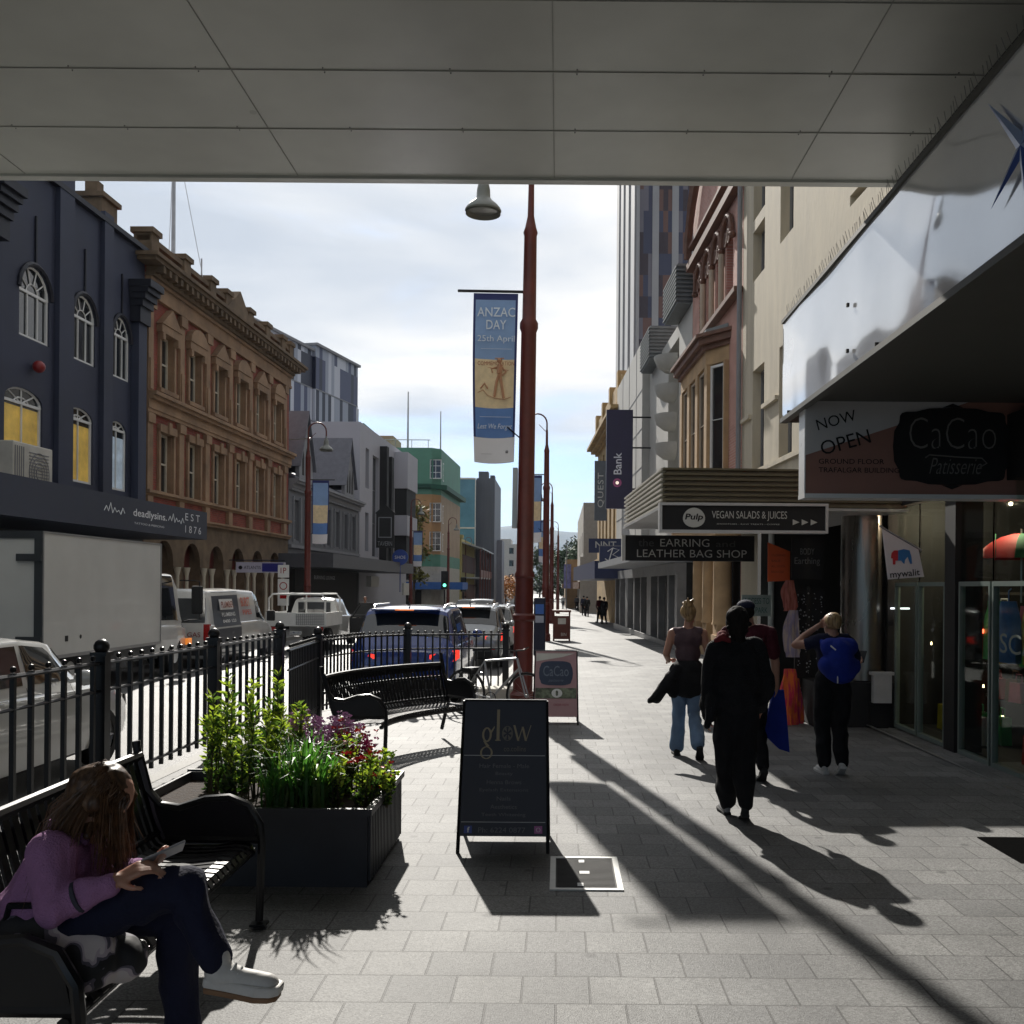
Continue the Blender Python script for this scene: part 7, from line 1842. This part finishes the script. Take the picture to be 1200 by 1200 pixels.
# --- woman with bun, mauve top, walking away
g0 = G(803,884); base = V((g0.x, 10.7, gz(10.7)))
t = thing('person', 'woman with a blonde bun walking away in a mauve sleeveless top and pale jeans', 'person', base)
B = Body(); 
B.chain([((-.085,0,.88),.10),((-.09,.03,.50),.068),((-.10,.10,.10),.075)],1); B.chain([((.085,0,.88),.10),((.07,-.02,.48),.066),((.08,-.30,.19),.072)],1)
B.ell((0,0,.93),(.165,.12,.13),1); B.ell((0,0,1.12),(.135,.10,.17),2); B.ell((0,0,1.28),(.165,.10,.13),2); B.cap((-.13,0,1.36),.05,(.13,0,1.36),.05,2)
B.cap((0,0,1.36),.055,(0.01,.01,1.47),.048,0)
B.chain([((-.17,0,1.345),.048),((-.235,-.02,1.12),.040),((-.19,.17,1.03),.028)],0); B.chain([((.17,0,1.345),.048),((.225,-.01,1.10),.040),((.26,.12,.93),.027)],0)
hand(B, (-.19,.17,1.03), (.5,.8,.1), (.3,-.2,-.9), 0, .6); hand(B, (.26,.12,.93), (.1,.5,-.8), (-.9,0,0), 0, .5, thumb=-1)
hc = V((.015,.03,1.545)); R3 = head(B, hc, (.55,.8,-.15), 0, .98)
bo = B.mesh('body', [SKIN, DEN, MAUV], t, .011, 2, .013, 8, (1,2)); eyes(bo, hc, R3)
H_ = Body(); H_.ell(hc+V((-.012,-.025,.035)),(.088,.095,.088),0); H_.ell(hc+V((-.02,-.07,.115)),(.055,.05,.045),0); H_.cap(hc+V((0,-.06,-.03)),.045,hc+V((-.01,-.04,-.07)),.03,0)
random.seed(2)
for k in range(10): a = random.uniform(0,6.3); H_.cap(hc+V((-.02,-.07,.12)),.02,hc+V((-.02+.065*cos(a),-.07+.05*sin(a),.12+random.uniform(-.02,.06))),.008,0)
H_.mesh('hair', [HBL], t, .009, 1, .004, 30, (0,))
J = Body(); J.ell((0,0,.93),(.20,.16,.15),0); J.ell((0,-.06,.82),(.19,.12,.18),0); J.cap((-.14,-.1,.86),.07,(-.17,-.12,.70),.05,0); J.chain([((-.12,-.1,.98),.06),((-.26,-.14,.80),.05),((-.42,-.16,.62),.028)],0); J.cap((-.2,-.13,.86),.07,(-.36,-.16,.64),.05,0); J.cap((.15,-.05,.95),.06,(.22,.02,.84),.04,0)
J.mesh('tied_jacket', [BLKC], t, .014, 3, .012, 8, (0,))
shoe('shoe', (-.10,.06,.0), (0,1,0), .24, BLACKM, t); shoe('shoe', (.09,-.36,.13), (.1,.75,-.75), .24, BLACKM, t, up=(0,.7,.7))

# --- woman in black
g0 = G(862,958); base = V((g0.x, g0.y, gz(g0.y)))
t = thing('person', 'woman dressed all in black with wide trousers walking away in the middle', 'person', base); t.scale = (.9,.9,1)
B = Body()
B.chain([((-.07,0,.86),.125),((-.08,.02,.5),.115),((-.06,.13,.12),.075)],1); B.chain([((.07,0,.86),.125),((.06,-.04,.5),.11),((.05,-.15,.15),.075)],1)
B.cap((0,0,.9),.14,(0,0,.55),.09,1)
B.ell((0,0,.92),(.21,.16,.15),2); B.ell((0,.0,1.1),(.22,.165,.2),2); B.ell((0,0,1.26),(.215,.14,.15),2); B.cap((-.14,0,1.37),.065,(.14,0,1.37),.065,2)
B.chain([((-.19,0,1.34),.075),((-.255,.0,1.06),.075),((-.23,.12,.80),.06)],2); B.chain([((.19,0,1.34),.075),((.26,.02,1.05),.075),((.25,.16,.86),.055)],2)
B.cap((-.21,-.05,.95),.06,(-.26,-.06,.74),.035,2); B.cap((0,0,1.4),.06,(0,.02,1.48),.055,2)
hand(B, (-.23,.14,.79), (0,.4,-.9), (.9,.2,0), 0, .5); hand(B, (.25,.18,.85), (0,.6,-.7), (-.9,0,0), 0, .5, thumb=-1)
hc = V((0,.03,1.535)); R3 = head(B, hc, (.1,1,-.12), 0, .98)
bo = B.mesh('body', [SKIN, TRK, BLKC], t, .012, 2, .022, 6, (1,2)); eyes(bo, hc, R3)
H_ = Body(); H_.ell(hc+V((0,-.035,.03)),(.105,.115,.11),0); H_.ell(hc+V((0,-.06,-.04)),(.085,.07,.09),0); H_.ell(hc+V((-.05,-.09,.05)),(.06,.05,.06),0); H_.cap(hc+V((0,-.07,-.02)),.07,hc+V((.01,-.07,-.14)),.055,0)
for k in range(9): a = k*.7; H_.cap(hc+V((.05*cos(a),-.08,.05*sin(a))),.03,hc+V((.10*cos(a),-.1,.09*sin(a))),.016,0)
H_.mesh('hair', [HBK], t, .01, 2, .005, 26, (0,))
Sc = Body(); Sc.chain([((-.19,-.03,1.40),.022),((-.13,-.07,1.43),.03),((-.08,-.08,1.40),.02)],0); Sc.ell((-.13,.0,1.44),(.05,.07,.04),0)
Sc.mesh('collar', [clothmat('dark_red_collar',(.16,.02,.025))], t, .012, 2, .004, 20, (0,))
shoe('shoe', (-.06,.11,.0), (-.1,1,0), .25, GREYT, t); shoe('shoe', (.05,-.19,.04), (.1,.95,-.3), .25, BLACKM, t, up=(0,.3,.95))

# --- man in maroon shirt and cap, partly hidden behind her
g0 = G(873,915); base = V((W(877,700,9.5).x, 9.5, gz(9.5)))
t = thing('person', 'man in a maroon t-shirt and dark cap walking just ahead of the woman in black', 'person', base)
B = Body()
B.chain([((-.09,0,.9),.115),((-.10,.10,.5),.08),((-.10,.0,.12),.06)],1); B.chain([((.09,0,.9),.115),((.09,-.02,.5),.08),((.10,-.26,.16),.06)],1)
B.ell((0,0,.98),(.18,.13,.14),1); B.ell((0,0,1.18),(.18,.125,.2),2); B.ell((0,0,1.34),(.20,.12,.13),2); B.cap((-.16,0,1.42),.06,(.16,0,1.42),.06,2); B.cap((0,0,1.42),.06,(0,.02,1.54),.055,0)
B.cap((-.20,0,1.39),.07,(-.24,0,1.2),.065,2); B.cap((.20,0,1.39),.07,(.25,0,1.2),.065,2)
B.chain([((-.24,0,1.2),.047),((-.26,.03,1.12),.045),((-.22,.2,.98),.03)],0); B.chain([((.25,0,1.2),.047),((.27,.02,1.1),.045),((.30,.10,.86),.03)],0)
hand(B, (-.22,.2,.98), (.2,.8,0), (0,0,-1), 0, .8); hand(B, (.30,.10,.86), (0,.3,-.9), (-.9,0,0), 0, .8, thumb=-1)
hc = V((-.02,.03,1.60)); R3 = head(B, hc, (0,1,-.05), 0)
bo = B.mesh('body', [SKIN, TRK, MAR], t, .013, 2, .014, 8, (1,2)); eyes(bo, hc, R3)
H_ = Body(); H_.ell(hc+V((0,-.03,.0)),(.083,.09,.075),0); H_.mesh('hair', [HBK], t, .012, 2)
H_ = Body(); H_.ell(hc+V((0,-.005,.055)),(.092,.105,.065),0); H_.ell(hc+V((0,.12,.05)),(.07,.07,.01),0); H_.mesh('cap', [NVT], t, .01, 2)
shoe('shoe', (-.10,-.03,.0), (0,1,0), .27, BLACKM, t); shoe('shoe', (.10,-.32,.09), (0,.8,-.6), .27, BLACKM, t, up=(0,.6,.8))
b = M(); o = V((.31,.08,.36)); pl = [(-.14,0,.0+.05),(.02,0,-.10),(.12,0,-.13),(.09,0,.24),(.06,0,.48),(-.04,0,.46)]
b.prism([o+V(p) for p in pl], (0,.06,0)); b.tube([o+V((-.0,.03,.46)),o+V((.0,.03,.50)),o+V((.03,.03,.46))], .01, 5)
bg_ = b.build('shopping_bag', ROY); bg_.location = base; bg_.modifiers.new('b','BEVEL').width = .015; tag(bg_, 'bright blue carrier bag held low by the man in the maroon shirt', 'bag')

# --- woman with royal blue backpack
g0 = G(975,906); base = V((g0.x, g0.y, gz(g0.y)))
t = thing('person', 'blonde person with one hand raised to the head and dark trousers walking near the scarves', 'person', base)
B = Body()
B.chain([((-.08,0,.86),.11),((-.08,.09,.48),.082),((-.085,-.03,.12),.066)],1); B.chain([((.08,0,.86),.11),((.07,-.02,.47),.080),((.05,-.14,.14),.066)],1)
B.ell((0,0,.93),(.175,.125,.15),1); B.ell((0,.0,1.12),(.165,.115,.2),2); B.ell((0,.01,1.26),(.18,.11,.12),2); B.cap((-.13,0,1.33),.055,(.13,0,1.33),.055,2); B.cap((0,0,1.33),.055,(0,.02,1.43),.048,0)
B.cap((-.16,0,1.31),.062,(-.25,.0,1.28),.056,2); B.chain([((-.24,0,1.275),.046),((-.37,.03,1.27),.040),((-.26,.10,1.36),.034),((-.12,.10,1.46),.027)],0)
B.cap((.16,0,1.31),.06,(.22,0,1.14),.055,2); B.chain([((.22,0,1.15),.043),((.23,.02,1.06),.040),((.30,.20,1.07),.028)],0)
hand(B, (-.12,.10,1.455), (.6,-.1,.6), (.3,-.7,-.3), 0, .5); hand(B, (.30,.20,1.07), (.5,.7,.15), (-.2,.2,.9), 0, .9, thumb=-1)
hc = V((-.01,.035,1.48)); R3 = head(B, hc, (-.55,.8,-.1), 0, .96)
bo = B.mesh('body', [SKIN, TRK, clothmat('navy_top',(.012,.014,.04))], t, .011, 2, .013, 8, (1,2)); eyes(bo, hc, R3)
H_ = Body(); H_.ell(hc+V((.015,-.025,.03)),(.086,.094,.09),0); H_.ell(hc+V((.03,-.09,.0)),(.045,.04,.05),0); H_.mesh('hair', [HBL], t, .009, 2, .004, 30, (0,))
shoe('shoe', (-.085,-.05,.0), (-.1,1,0), .25, WSH, t, WSH); shoe('shoe', (.05,-.20,.07), (.05,.85,-.5), .26, WSH, t, WSH, up=(0,.5,.85), h=.08)
P_ = Body(); P_.cap((-.07,-.15,1.26),.095,(.11,-.15,1.26),.095,0); P_.cap((-.09,-.17,1.08),.10,(.12,-.17,1.08),.10,0); P_.cap((.02,-.17,1.1),.15,(.02,-.16,1.22),.14,0); P_.ell((.02,-.15,1.22),(.16,.10,.13),0); P_.ell((.02,-.2,1.03),(.16,.09,.12),0)
P_.cap((-.12,-.06,1.30),.035,(-.13,.03,1.36),.028,0); P_.cap((.14,-.06,1.30),.035,(.14,.03,1.36),.028,0)
bk = P_.mesh('backpack', [ROY], None, .012, 3, .008, 9, (0,)); bk.location = base; tag(bk, 'royal blue backpack worn by the blonde person near the scarves', 'backpack')
b = M(); b.box(-.13,-.08,-.185,-.18,1.26,1.32); b.tube([(-.09,-.24,1.28),(-.05,-.275,1.24)],.008,4); b.tube([(-.03,-.275,1.0),(-.03,-.28,.92)],.006,4); b.build('zip_tag', WHITE, bk)
b = M(); b.box(-.035,.035,-.004,.004,0,.14); o = b.build('phone', BLACKM); o.location = base+V((.365,.30,1.08)); o.rotation_euler = (rad(-35),0,rad(-40)); tag(o, 'dark phone held out in the right hand of the backpack wearer', 'phone')

# --- simple distant pedestrians
def walker(px, Y, h, top, bot, label, rotz=0.0, grp='distant pedestrians on the pavements'):
    p = W(px, 700, Y); t = thing('person', label, 'person', (p.x, Y, gz(Y) if not (-10.5 < p.x < -1.3) else rz(Y)), rotz, grp); k = h/1.7
    B = Body(); ph = random.choice((-1,1))*.14
    B.chain([((-.09*k,0,.86*k),.10*k),((-.09*k,ph*.4,.46*k),.075*k),((-.09*k,ph,.08*k),.055*k)],1); B.chain([((.09*k,0,.86*k),.10*k),((.09*k,-ph*.2,.46*k),.075*k),((.09*k,-ph*1.3,.1*k),.055*k)],1)
    B.ell((0,0,.93*k),(.17*k,.12*k,.14*k),1); B.ell((0,0,1.16*k),(.18*k,.12*k,.24*k),2); B.cap((-.15*k,0,1.38*k),.06*k,(.15*k,0,1.38*k),.06*k,2)
    for s in (-1,1): B.chain([((.19*k*s,0,1.36*k),.055*k),((.24*k*s,-.04*s*k,1.1*k),.048*k),((.22*k*s,ph*s*.8+.05,.88*k),.036*k)],2); hand(B, (.22*k*s,ph*s*.8+.05,.88*k), (0,.2,-1), (-s,0,0), 0, .5, k, s)
    B.cap((0,0,1.4*k),.05*k,(0,.01,1.5*k),.045*k,0); hc = V((0,.02,1.58*k)); head(B, hc, (0,1,0), 0, k)
    B.mesh('body', [SKIN, bot, top], t, .022, 2, .006, 9, (1,2))
    H_ = Body(); H_.ell(hc+V((0,-.025,.03))*k,(.088*k,.095*k,.09*k),0); H_.mesh('hair', [HBK], t, .022, 2)
    for s,y in ((-1,ph),(1,-ph*1.3)):
        b = M(); b.box(s*.09*k-.05,s*.09*k+.05,y-.07,y+.19,0,.09); b.build('shoe', BLACKM, t, bevel=.03)
random.seed(9)
GRC = clothmat('grey_coat', (.09,.09,.1)); WHC = clothmat('white_shirt', (.5,.5,.5))
walker(684, 84, 1.72, NVT, TRK, 'distant pedestrian in navy walking on the sunlit right pavement')
walker(688, 80, 1.66, TRK, TRK, 'distant pedestrian in black on the sunlit right pavement')
walker(703, 62, 1.7, MAR, TRK, 'pedestrian in dark red near the far shop awning', .5)
walker(708, 60, 1.65, TRK, TRK, 'pedestrian in black beside the one in dark red', -.4)
walker(676, 110, 1.7, GRC, TRK, 'tiny grey coated pedestrian at the end of the right pavement')
walker(660, 120, 1.7, WHC, GRC, 'tiny pedestrian in a white shirt past the brown bin', pi)
walker(428, 44, 1.75, GRC, TRK, 'pedestrian in a grey coat on the shaded pavement across the street', pi)
walker(545, 96, 1.7, MAR, TRK, 'pedestrian in dark red at the far crossing', .3)

# --- seated woman
Yh = 3.36; p = lambda x,y,Y: W(x,y,Y)
bz = V((-1.74, Yh, gz(Yh)+.0)); t = thing('person', 'seated woman with long brown hair in a purple jacket looking at her phone', 'person', bz)
q = lambda x,y,Y: W(x,y,Y)-bz
B = Body()
pel = V((-.02,.0,.56)); rs_ = q(60,1000,3.20); ls_ = q(112,1000,3.52); ch = (rs_+ls_)/2
B.ell(pel,(.15,.17,.13),1); B.ell(pel+V((-.02,0,.06)),(.14,.17,.12),2); mid = pel.lerp(ch,.5)
B.cap(pel+V((-.03,0,.06)),.135,mid+V((-.03,0,0)),.13,2); B.cap(mid+V((-.03,.05,0)),.12,ch+V((-.02,.06,-.02)),.10,2); B.cap(mid+V((-.03,-.05,0)),.12,ch+V((-.02,-.06,-.02)),.10,2); B.cap(rs_,.07,ls_,.07,2)
nk = q(95,962,3.36); B.cap(ch+V((0,0,.02)),.06,nk,.05,0)
hc = q(118,935,3.34); B.cap(nk,.05,hc,.05,0); R3 = head(B, hc, (.62,.1,-.78), 0, 1.0)
re = q(62,1064,3.14); rw = q(126,1036,3.16); le = q(140,1030,3.50); lw = q(160,1020,3.34)
B.chain([(rs_,.072),(rs_.lerp(re,.5),.066),(re,.058)],2); B.chain([(re,.058),(re.lerp(rw,.6),.048),(rw,.040)],2); B.cap(rw,.024,rw+(rw-re).normalized()*.03,.023,0)
B.chain([(ls_,.07),(le,.055),(lw,.038)],2); B.cap(lw,.023,lw+(lw-le).normalized()*.03,.022,0)
hand(B, rw+(rw-re).normalized()*.025, (.85,.25,.42), (.1,.5,-.8), 0, .75, .95, -1)
hand(B, lw+(lw-le).normalized()*.03, (.8,-.3,.35), (-.3,-.1,1), 0, .55, .95, 1)
# right leg crossed over, left leg on the ground
kR = q(218,1040,3.24); aR = q(254,1128,3.22); kL = q(205,1068,3.50); aL = q(213,1195,3.46)
B.chain([(pel+V((.04,-.09,.02)),.105),(pel.lerp(kR,.6)+V((0,-.03,.035)),.088),(kR,.068)],1); B.chain([(kR,.068),(kR.lerp(aR,.4),.062),(kR.lerp(aR,.93),.050)],1)
B.chain([(pel+V((.04,.09,0)),.10),(kL,.066),(kL.lerp(aL,.5),.064),(aL,.062)],1); B.cap(aL,.062,aL+V((.0,0,-.10)),.06,1)
B.cap(aR,.034,aR+(aR-kR).normalized()*.05,.030,3)
bo = B.mesh('body', [SKIN, NVT, PUR, WSH], t, .0065, 4, .012, 9, (1,2)); eyes(bo, hc, R3)
sp_ = aR+(aR-kR).normalized()*.045+V((.0,0,.0))
TANS = mat('gum_sole', (.22,.12,.06), .6)
sh = shoe('shoe', sp_+V((-.02,0,-.045)), (.97,-.05,-.13), .235, WSH, t, TANS, up=(.12,0,1), h=.10, chunky=True)
b = M()
for k in range(5): a = sp_+V((.04+.020*k,-.033,.040-.012*k)); b.tube([a+V((0,0.004,-.014)), a+V((.006,.03,.0)), a+V((0,.05,-.014))], .005, 5)
b.build('laces', WHITE, sh)
shoe('shoe', V((aL.x-.0,aL.y,.0)), (.95,-.1,0), .27, WSH, t, TANS, h=.085)
# jacket seams: cuffs and collar
Cf = Body(); Cf.cap(nk+V((-.05,-.05,-.015)),.035,nk+V((.03,-.055,-.05)),.026,0); Cf.cap(nk+V((-.05,.05,-.015)),.035,nk+V((.03,.06,-.05)),.026,0); Cf.cap(nk+V((-.06,-.05,-.01)),.036,nk+V((-.06,.05,-.01)),.036,0)
Cf.mesh('collar', [PUR], t, .008, 2)
b = M(); b.tube([re.lerp(rw,.45)+V((0,0,.0)), re.lerp(rw,.52)], .0535, 14, flat=1.0); b.build('sleeve_band', clothmat('sleeve_band_grey',(.05,.05,.07)), t, smooth=True)
# hair: base volume plus many fine strands
f = R3.col[1]; up = R3.col[2]; s_ = R3.col[0]; crown = hc+up*.098-f*.03
H_ = Body(); H_.ell(hc-f*.018+up*.024,(.086,.095,.094),0,R3); H_.cap(hc-f*.05,.075,hc-f*.05+V((-.05,0,-.12)),.06,0); H_.cap(hc-f*.05+V((-.05,0,-.12)),.06,hc-f*.05+V((-.10,-.01,-.24)),.03,0)
H_.cap(hc-s_*.075-f*.0,.036,hc+V((-.01,-.075,-.11)),.014,0); H_.cap(hc+s_*.075,.036,hc+V((.0,.07,-.12)),.014,0)
hr = H_.mesh('hair', [HBR], t, .008, 2, .004, 40, (0,))
random.seed(31); b = M()
for k in range(1500):
    side = random.choice((-1,-1,-1,1)); th = random.uniform(-1.2,1.3)
    r0 = crown+s_*random.uniform(-.02,.02)+f*random.uniform(-.03,.04)
    p1 = hc-f*(.10*sin(th))+s_*side*.088*cos(th*.6)*-1*(-1)+up*random.uniform(.0,.06)
    p1 = hc + (s_*side*cos(th)-f*sin(th)*1.05)*.092 + up*random.uniform(.01,.05)
    back = sin(th) > .1; L_ = random.uniform(.22,.40) if back else random.uniform(.10,.27)
    if back: e = V((random.gauss(-.105,.028), random.gauss(0,.045)-.02, -L_*.92))
    else: e = V((random.gauss(-.01,.022), random.gauss(-.02 if side < 0 else .02,.02), -L_))
    p2 = p1+V((e.x*.35,e.y*.4,e.z*.45)); p3 = p1+e
    if back: p2 = p1+V((e.x*.75,e.y*.4,e.z*.45+.0))
    c = V((random.gauss(0,.004),random.gauss(0,.004),0))
    b.tube([r0, (r0+p1)/2+(p1-hc).normalized()*.028, p1+c, p2+c, p3], [.001,.0015,.0017,.0014,.0005], 3, cap=False)
b.build('strands', mat('strand_brown', (.10,.052,.025), .4, var=.5, scale=30), hr)
# phone in her hand
o = V(lw+(lw-le).normalized()*.03)+V((.095,-.04,.06)); b = M(); b.box(-.037,.037,-.075,.075,-.004,.004)
ph = b.build('phone', mat('phone_silver', (.3,.3,.32), .3), bevel=.003); ph.location = bz+o; ph.rotation_euler = (rad(20),rad(-38),rad(-60)); tag(ph, 'phone held in the lap of the seated woman', 'phone')
# patterned bag
cow = mat('patterned_fabric', (.02,.02,.025), .7, var=0); nt = cow.node_tree; tcn = nt.nodes.new('ShaderNodeTexCoord'); nz_ = nt.nodes.new('ShaderNodeTexNoise'); nz_.inputs['Scale'].default_value = 9; nz_.inputs['Detail'].default_value = 1.5; nz_.inputs['Distortion'].default_value = .8
nt.links.new(tcn.outputs['Object'], nz_.inputs['Vector']); cr = nt.nodes.new('ShaderNodeValToRGB'); cr.color_ramp.interpolation = 'CONSTANT'
e = cr.color_ramp.elements; e[0].color = (.012,.012,.015,1); e[1].position = .52; e[1].color = (.42,.36,.40,1); q2 = e.new(.58); q2.color = (.55,.5,.5,1); q3 = e.new(.47); q3.color = (.10,.09,.12,1)
nt.links.new(nz_.outputs['Fac'], cr.inputs[0]); nt.links.new(cr.outputs[0], nt.nodes['Principled BSDF'].inputs['Base Color'])
Bg = Body(); c = W(52,1112,3.22)
Bg.cap((-.14,0,.0),.085,(.14,0,0),.085,0); Bg.cap((-.15,0,-.05),.09,(.15,0,-.05),.09,0); Bg.cap((-.10,0,.07),.05,(.12,0,.07),.05,0); Bg.cap((.14,.06,-.02),.07,(.22,.08,-.06),.08,0)
bg_ = Bg.mesh('bag', [cow], None, .01, 3, .008, 9, (0,)); bg_.location = c; tag(bg_, 'black and pale patterned soft bag lying on the bench beside the seated woman', 'bag')
b = M(); b.tube([(-.12,-.02,.08),(-.1,-.03,.15),(.05,-.05,.16),(.1,-.02,.08)], .011, 6); b.build('strap', BLKC, bg_, smooth=True)
# ======================= each separate piece of a repeated part becomes a part of its own
def split_parts(names):
    for o in list(COL.objects):
        if o.type != 'MESH' or o.parent is None or o.name.split('.')[0] not in names: continue
        me = o.data; n = len(me.vertices); par = list(range(n))
        def find(a):
            while par[a] != a: par[a] = par[par[a]]; a = par[a]
            return a
        for e in me.edges:
            a, c = find(e.vertices[0]), find(e.vertices[1])
            if a != c: par[a] = c
        isl = {}
        for i in range(n): isl.setdefault(find(i), []).append(i)
        cl = []
        for vs in isl.values():
            lo = [min(me.vertices[i].co[k] for i in vs) for k in range(3)]; hi = [max(me.vertices[i].co[k] for i in vs) for k in range(3)]
            cl.append([lo, hi, set(vs)])
        ch = True
        while ch:
            ch = False
            for i in range(len(cl)):
                for j in range(i+1, len(cl)):
                    if all(cl[i][0][k]-.03 <= cl[j][1][k] and cl[j][0][k]-.03 <= cl[i][1][k] for k in range(3)):
                        cl[i] = [[min(a,c) for a,c in zip(cl[i][0],cl[j][0])],[max(a,c) for a,c in zip(cl[i][1],cl[j][1])],cl[i][2]|cl[j][2]]; cl.pop(j); ch = True; break
                if ch: break
        if len(cl) < 2 or len(cl) > 60: continue
        base = o.name.split('.')[0]; sm = me.polygons[0].use_smooth
        for lo, hi, vs in cl:
            idx = {v: k for k, v in enumerate(sorted(vs))}; ps = [p for p in me.polygons if p.vertices[0] in idx]
            nm = bpy.data.meshes.new(base); nm.from_pydata([tuple(me.vertices[v].co) for v in sorted(vs)], [], [tuple(idx[v] for v in p.vertices) for p in ps])
            for m in me.materials: nm.materials.append(m)
            nm.polygons.foreach_set('material_index', [p.material_index for p in ps])
            if sm: nm.polygons.foreach_set('use_smooth', [True]*len(ps)); nm.set_sharp_from_angle(angle=rad(40))
            q = bpy.data.objects.new(base, nm); COL.objects.link(q); q.parent = o.parent; q.matrix_local = o.matrix_local.copy()
        for k in kids(o): pass
        bpy.data.objects.remove(o)
split_parts({'column','mullion','pilaster','doorway','lightbox','pier','fin','stone_column','red_window','ochre_panel','display_window','hinge','flagpole','door','aerial','ledge','vent','keyhole','window','recess','bracket','post','shelf','foot'} - {'window'})
# ======================= air: an even pale haze round everything
if True:
    b = M(); b.box(-2600, 2600, -60, 6500, -40, 420)
    hz = b.build('haze', mat('haze_air', (1,1,1), 1, var=0)); tag(hz, kind='stuff')
    m = MATS['haze_air']; nt = m.node_tree; nt.nodes.remove(nt.nodes['Principled BSDF']); pv = nt.nodes.new('ShaderNodeVolumePrincipled')
    pv.inputs['Color'].default_value = (.72,.84,1,1); pv.inputs['Density'].default_value = .00009; pv.inputs['Anisotropy'].default_value = .2
    nt.links.new(pv.outputs[0], nt.nodes['Material Output'].inputs['Volume'])
S.cycles.volume_bounces = 0
S.cycles.max_bounces = 8; S.cycles.diffuse_bounces = 4; S.cycles.transparent_max_bounces = 8
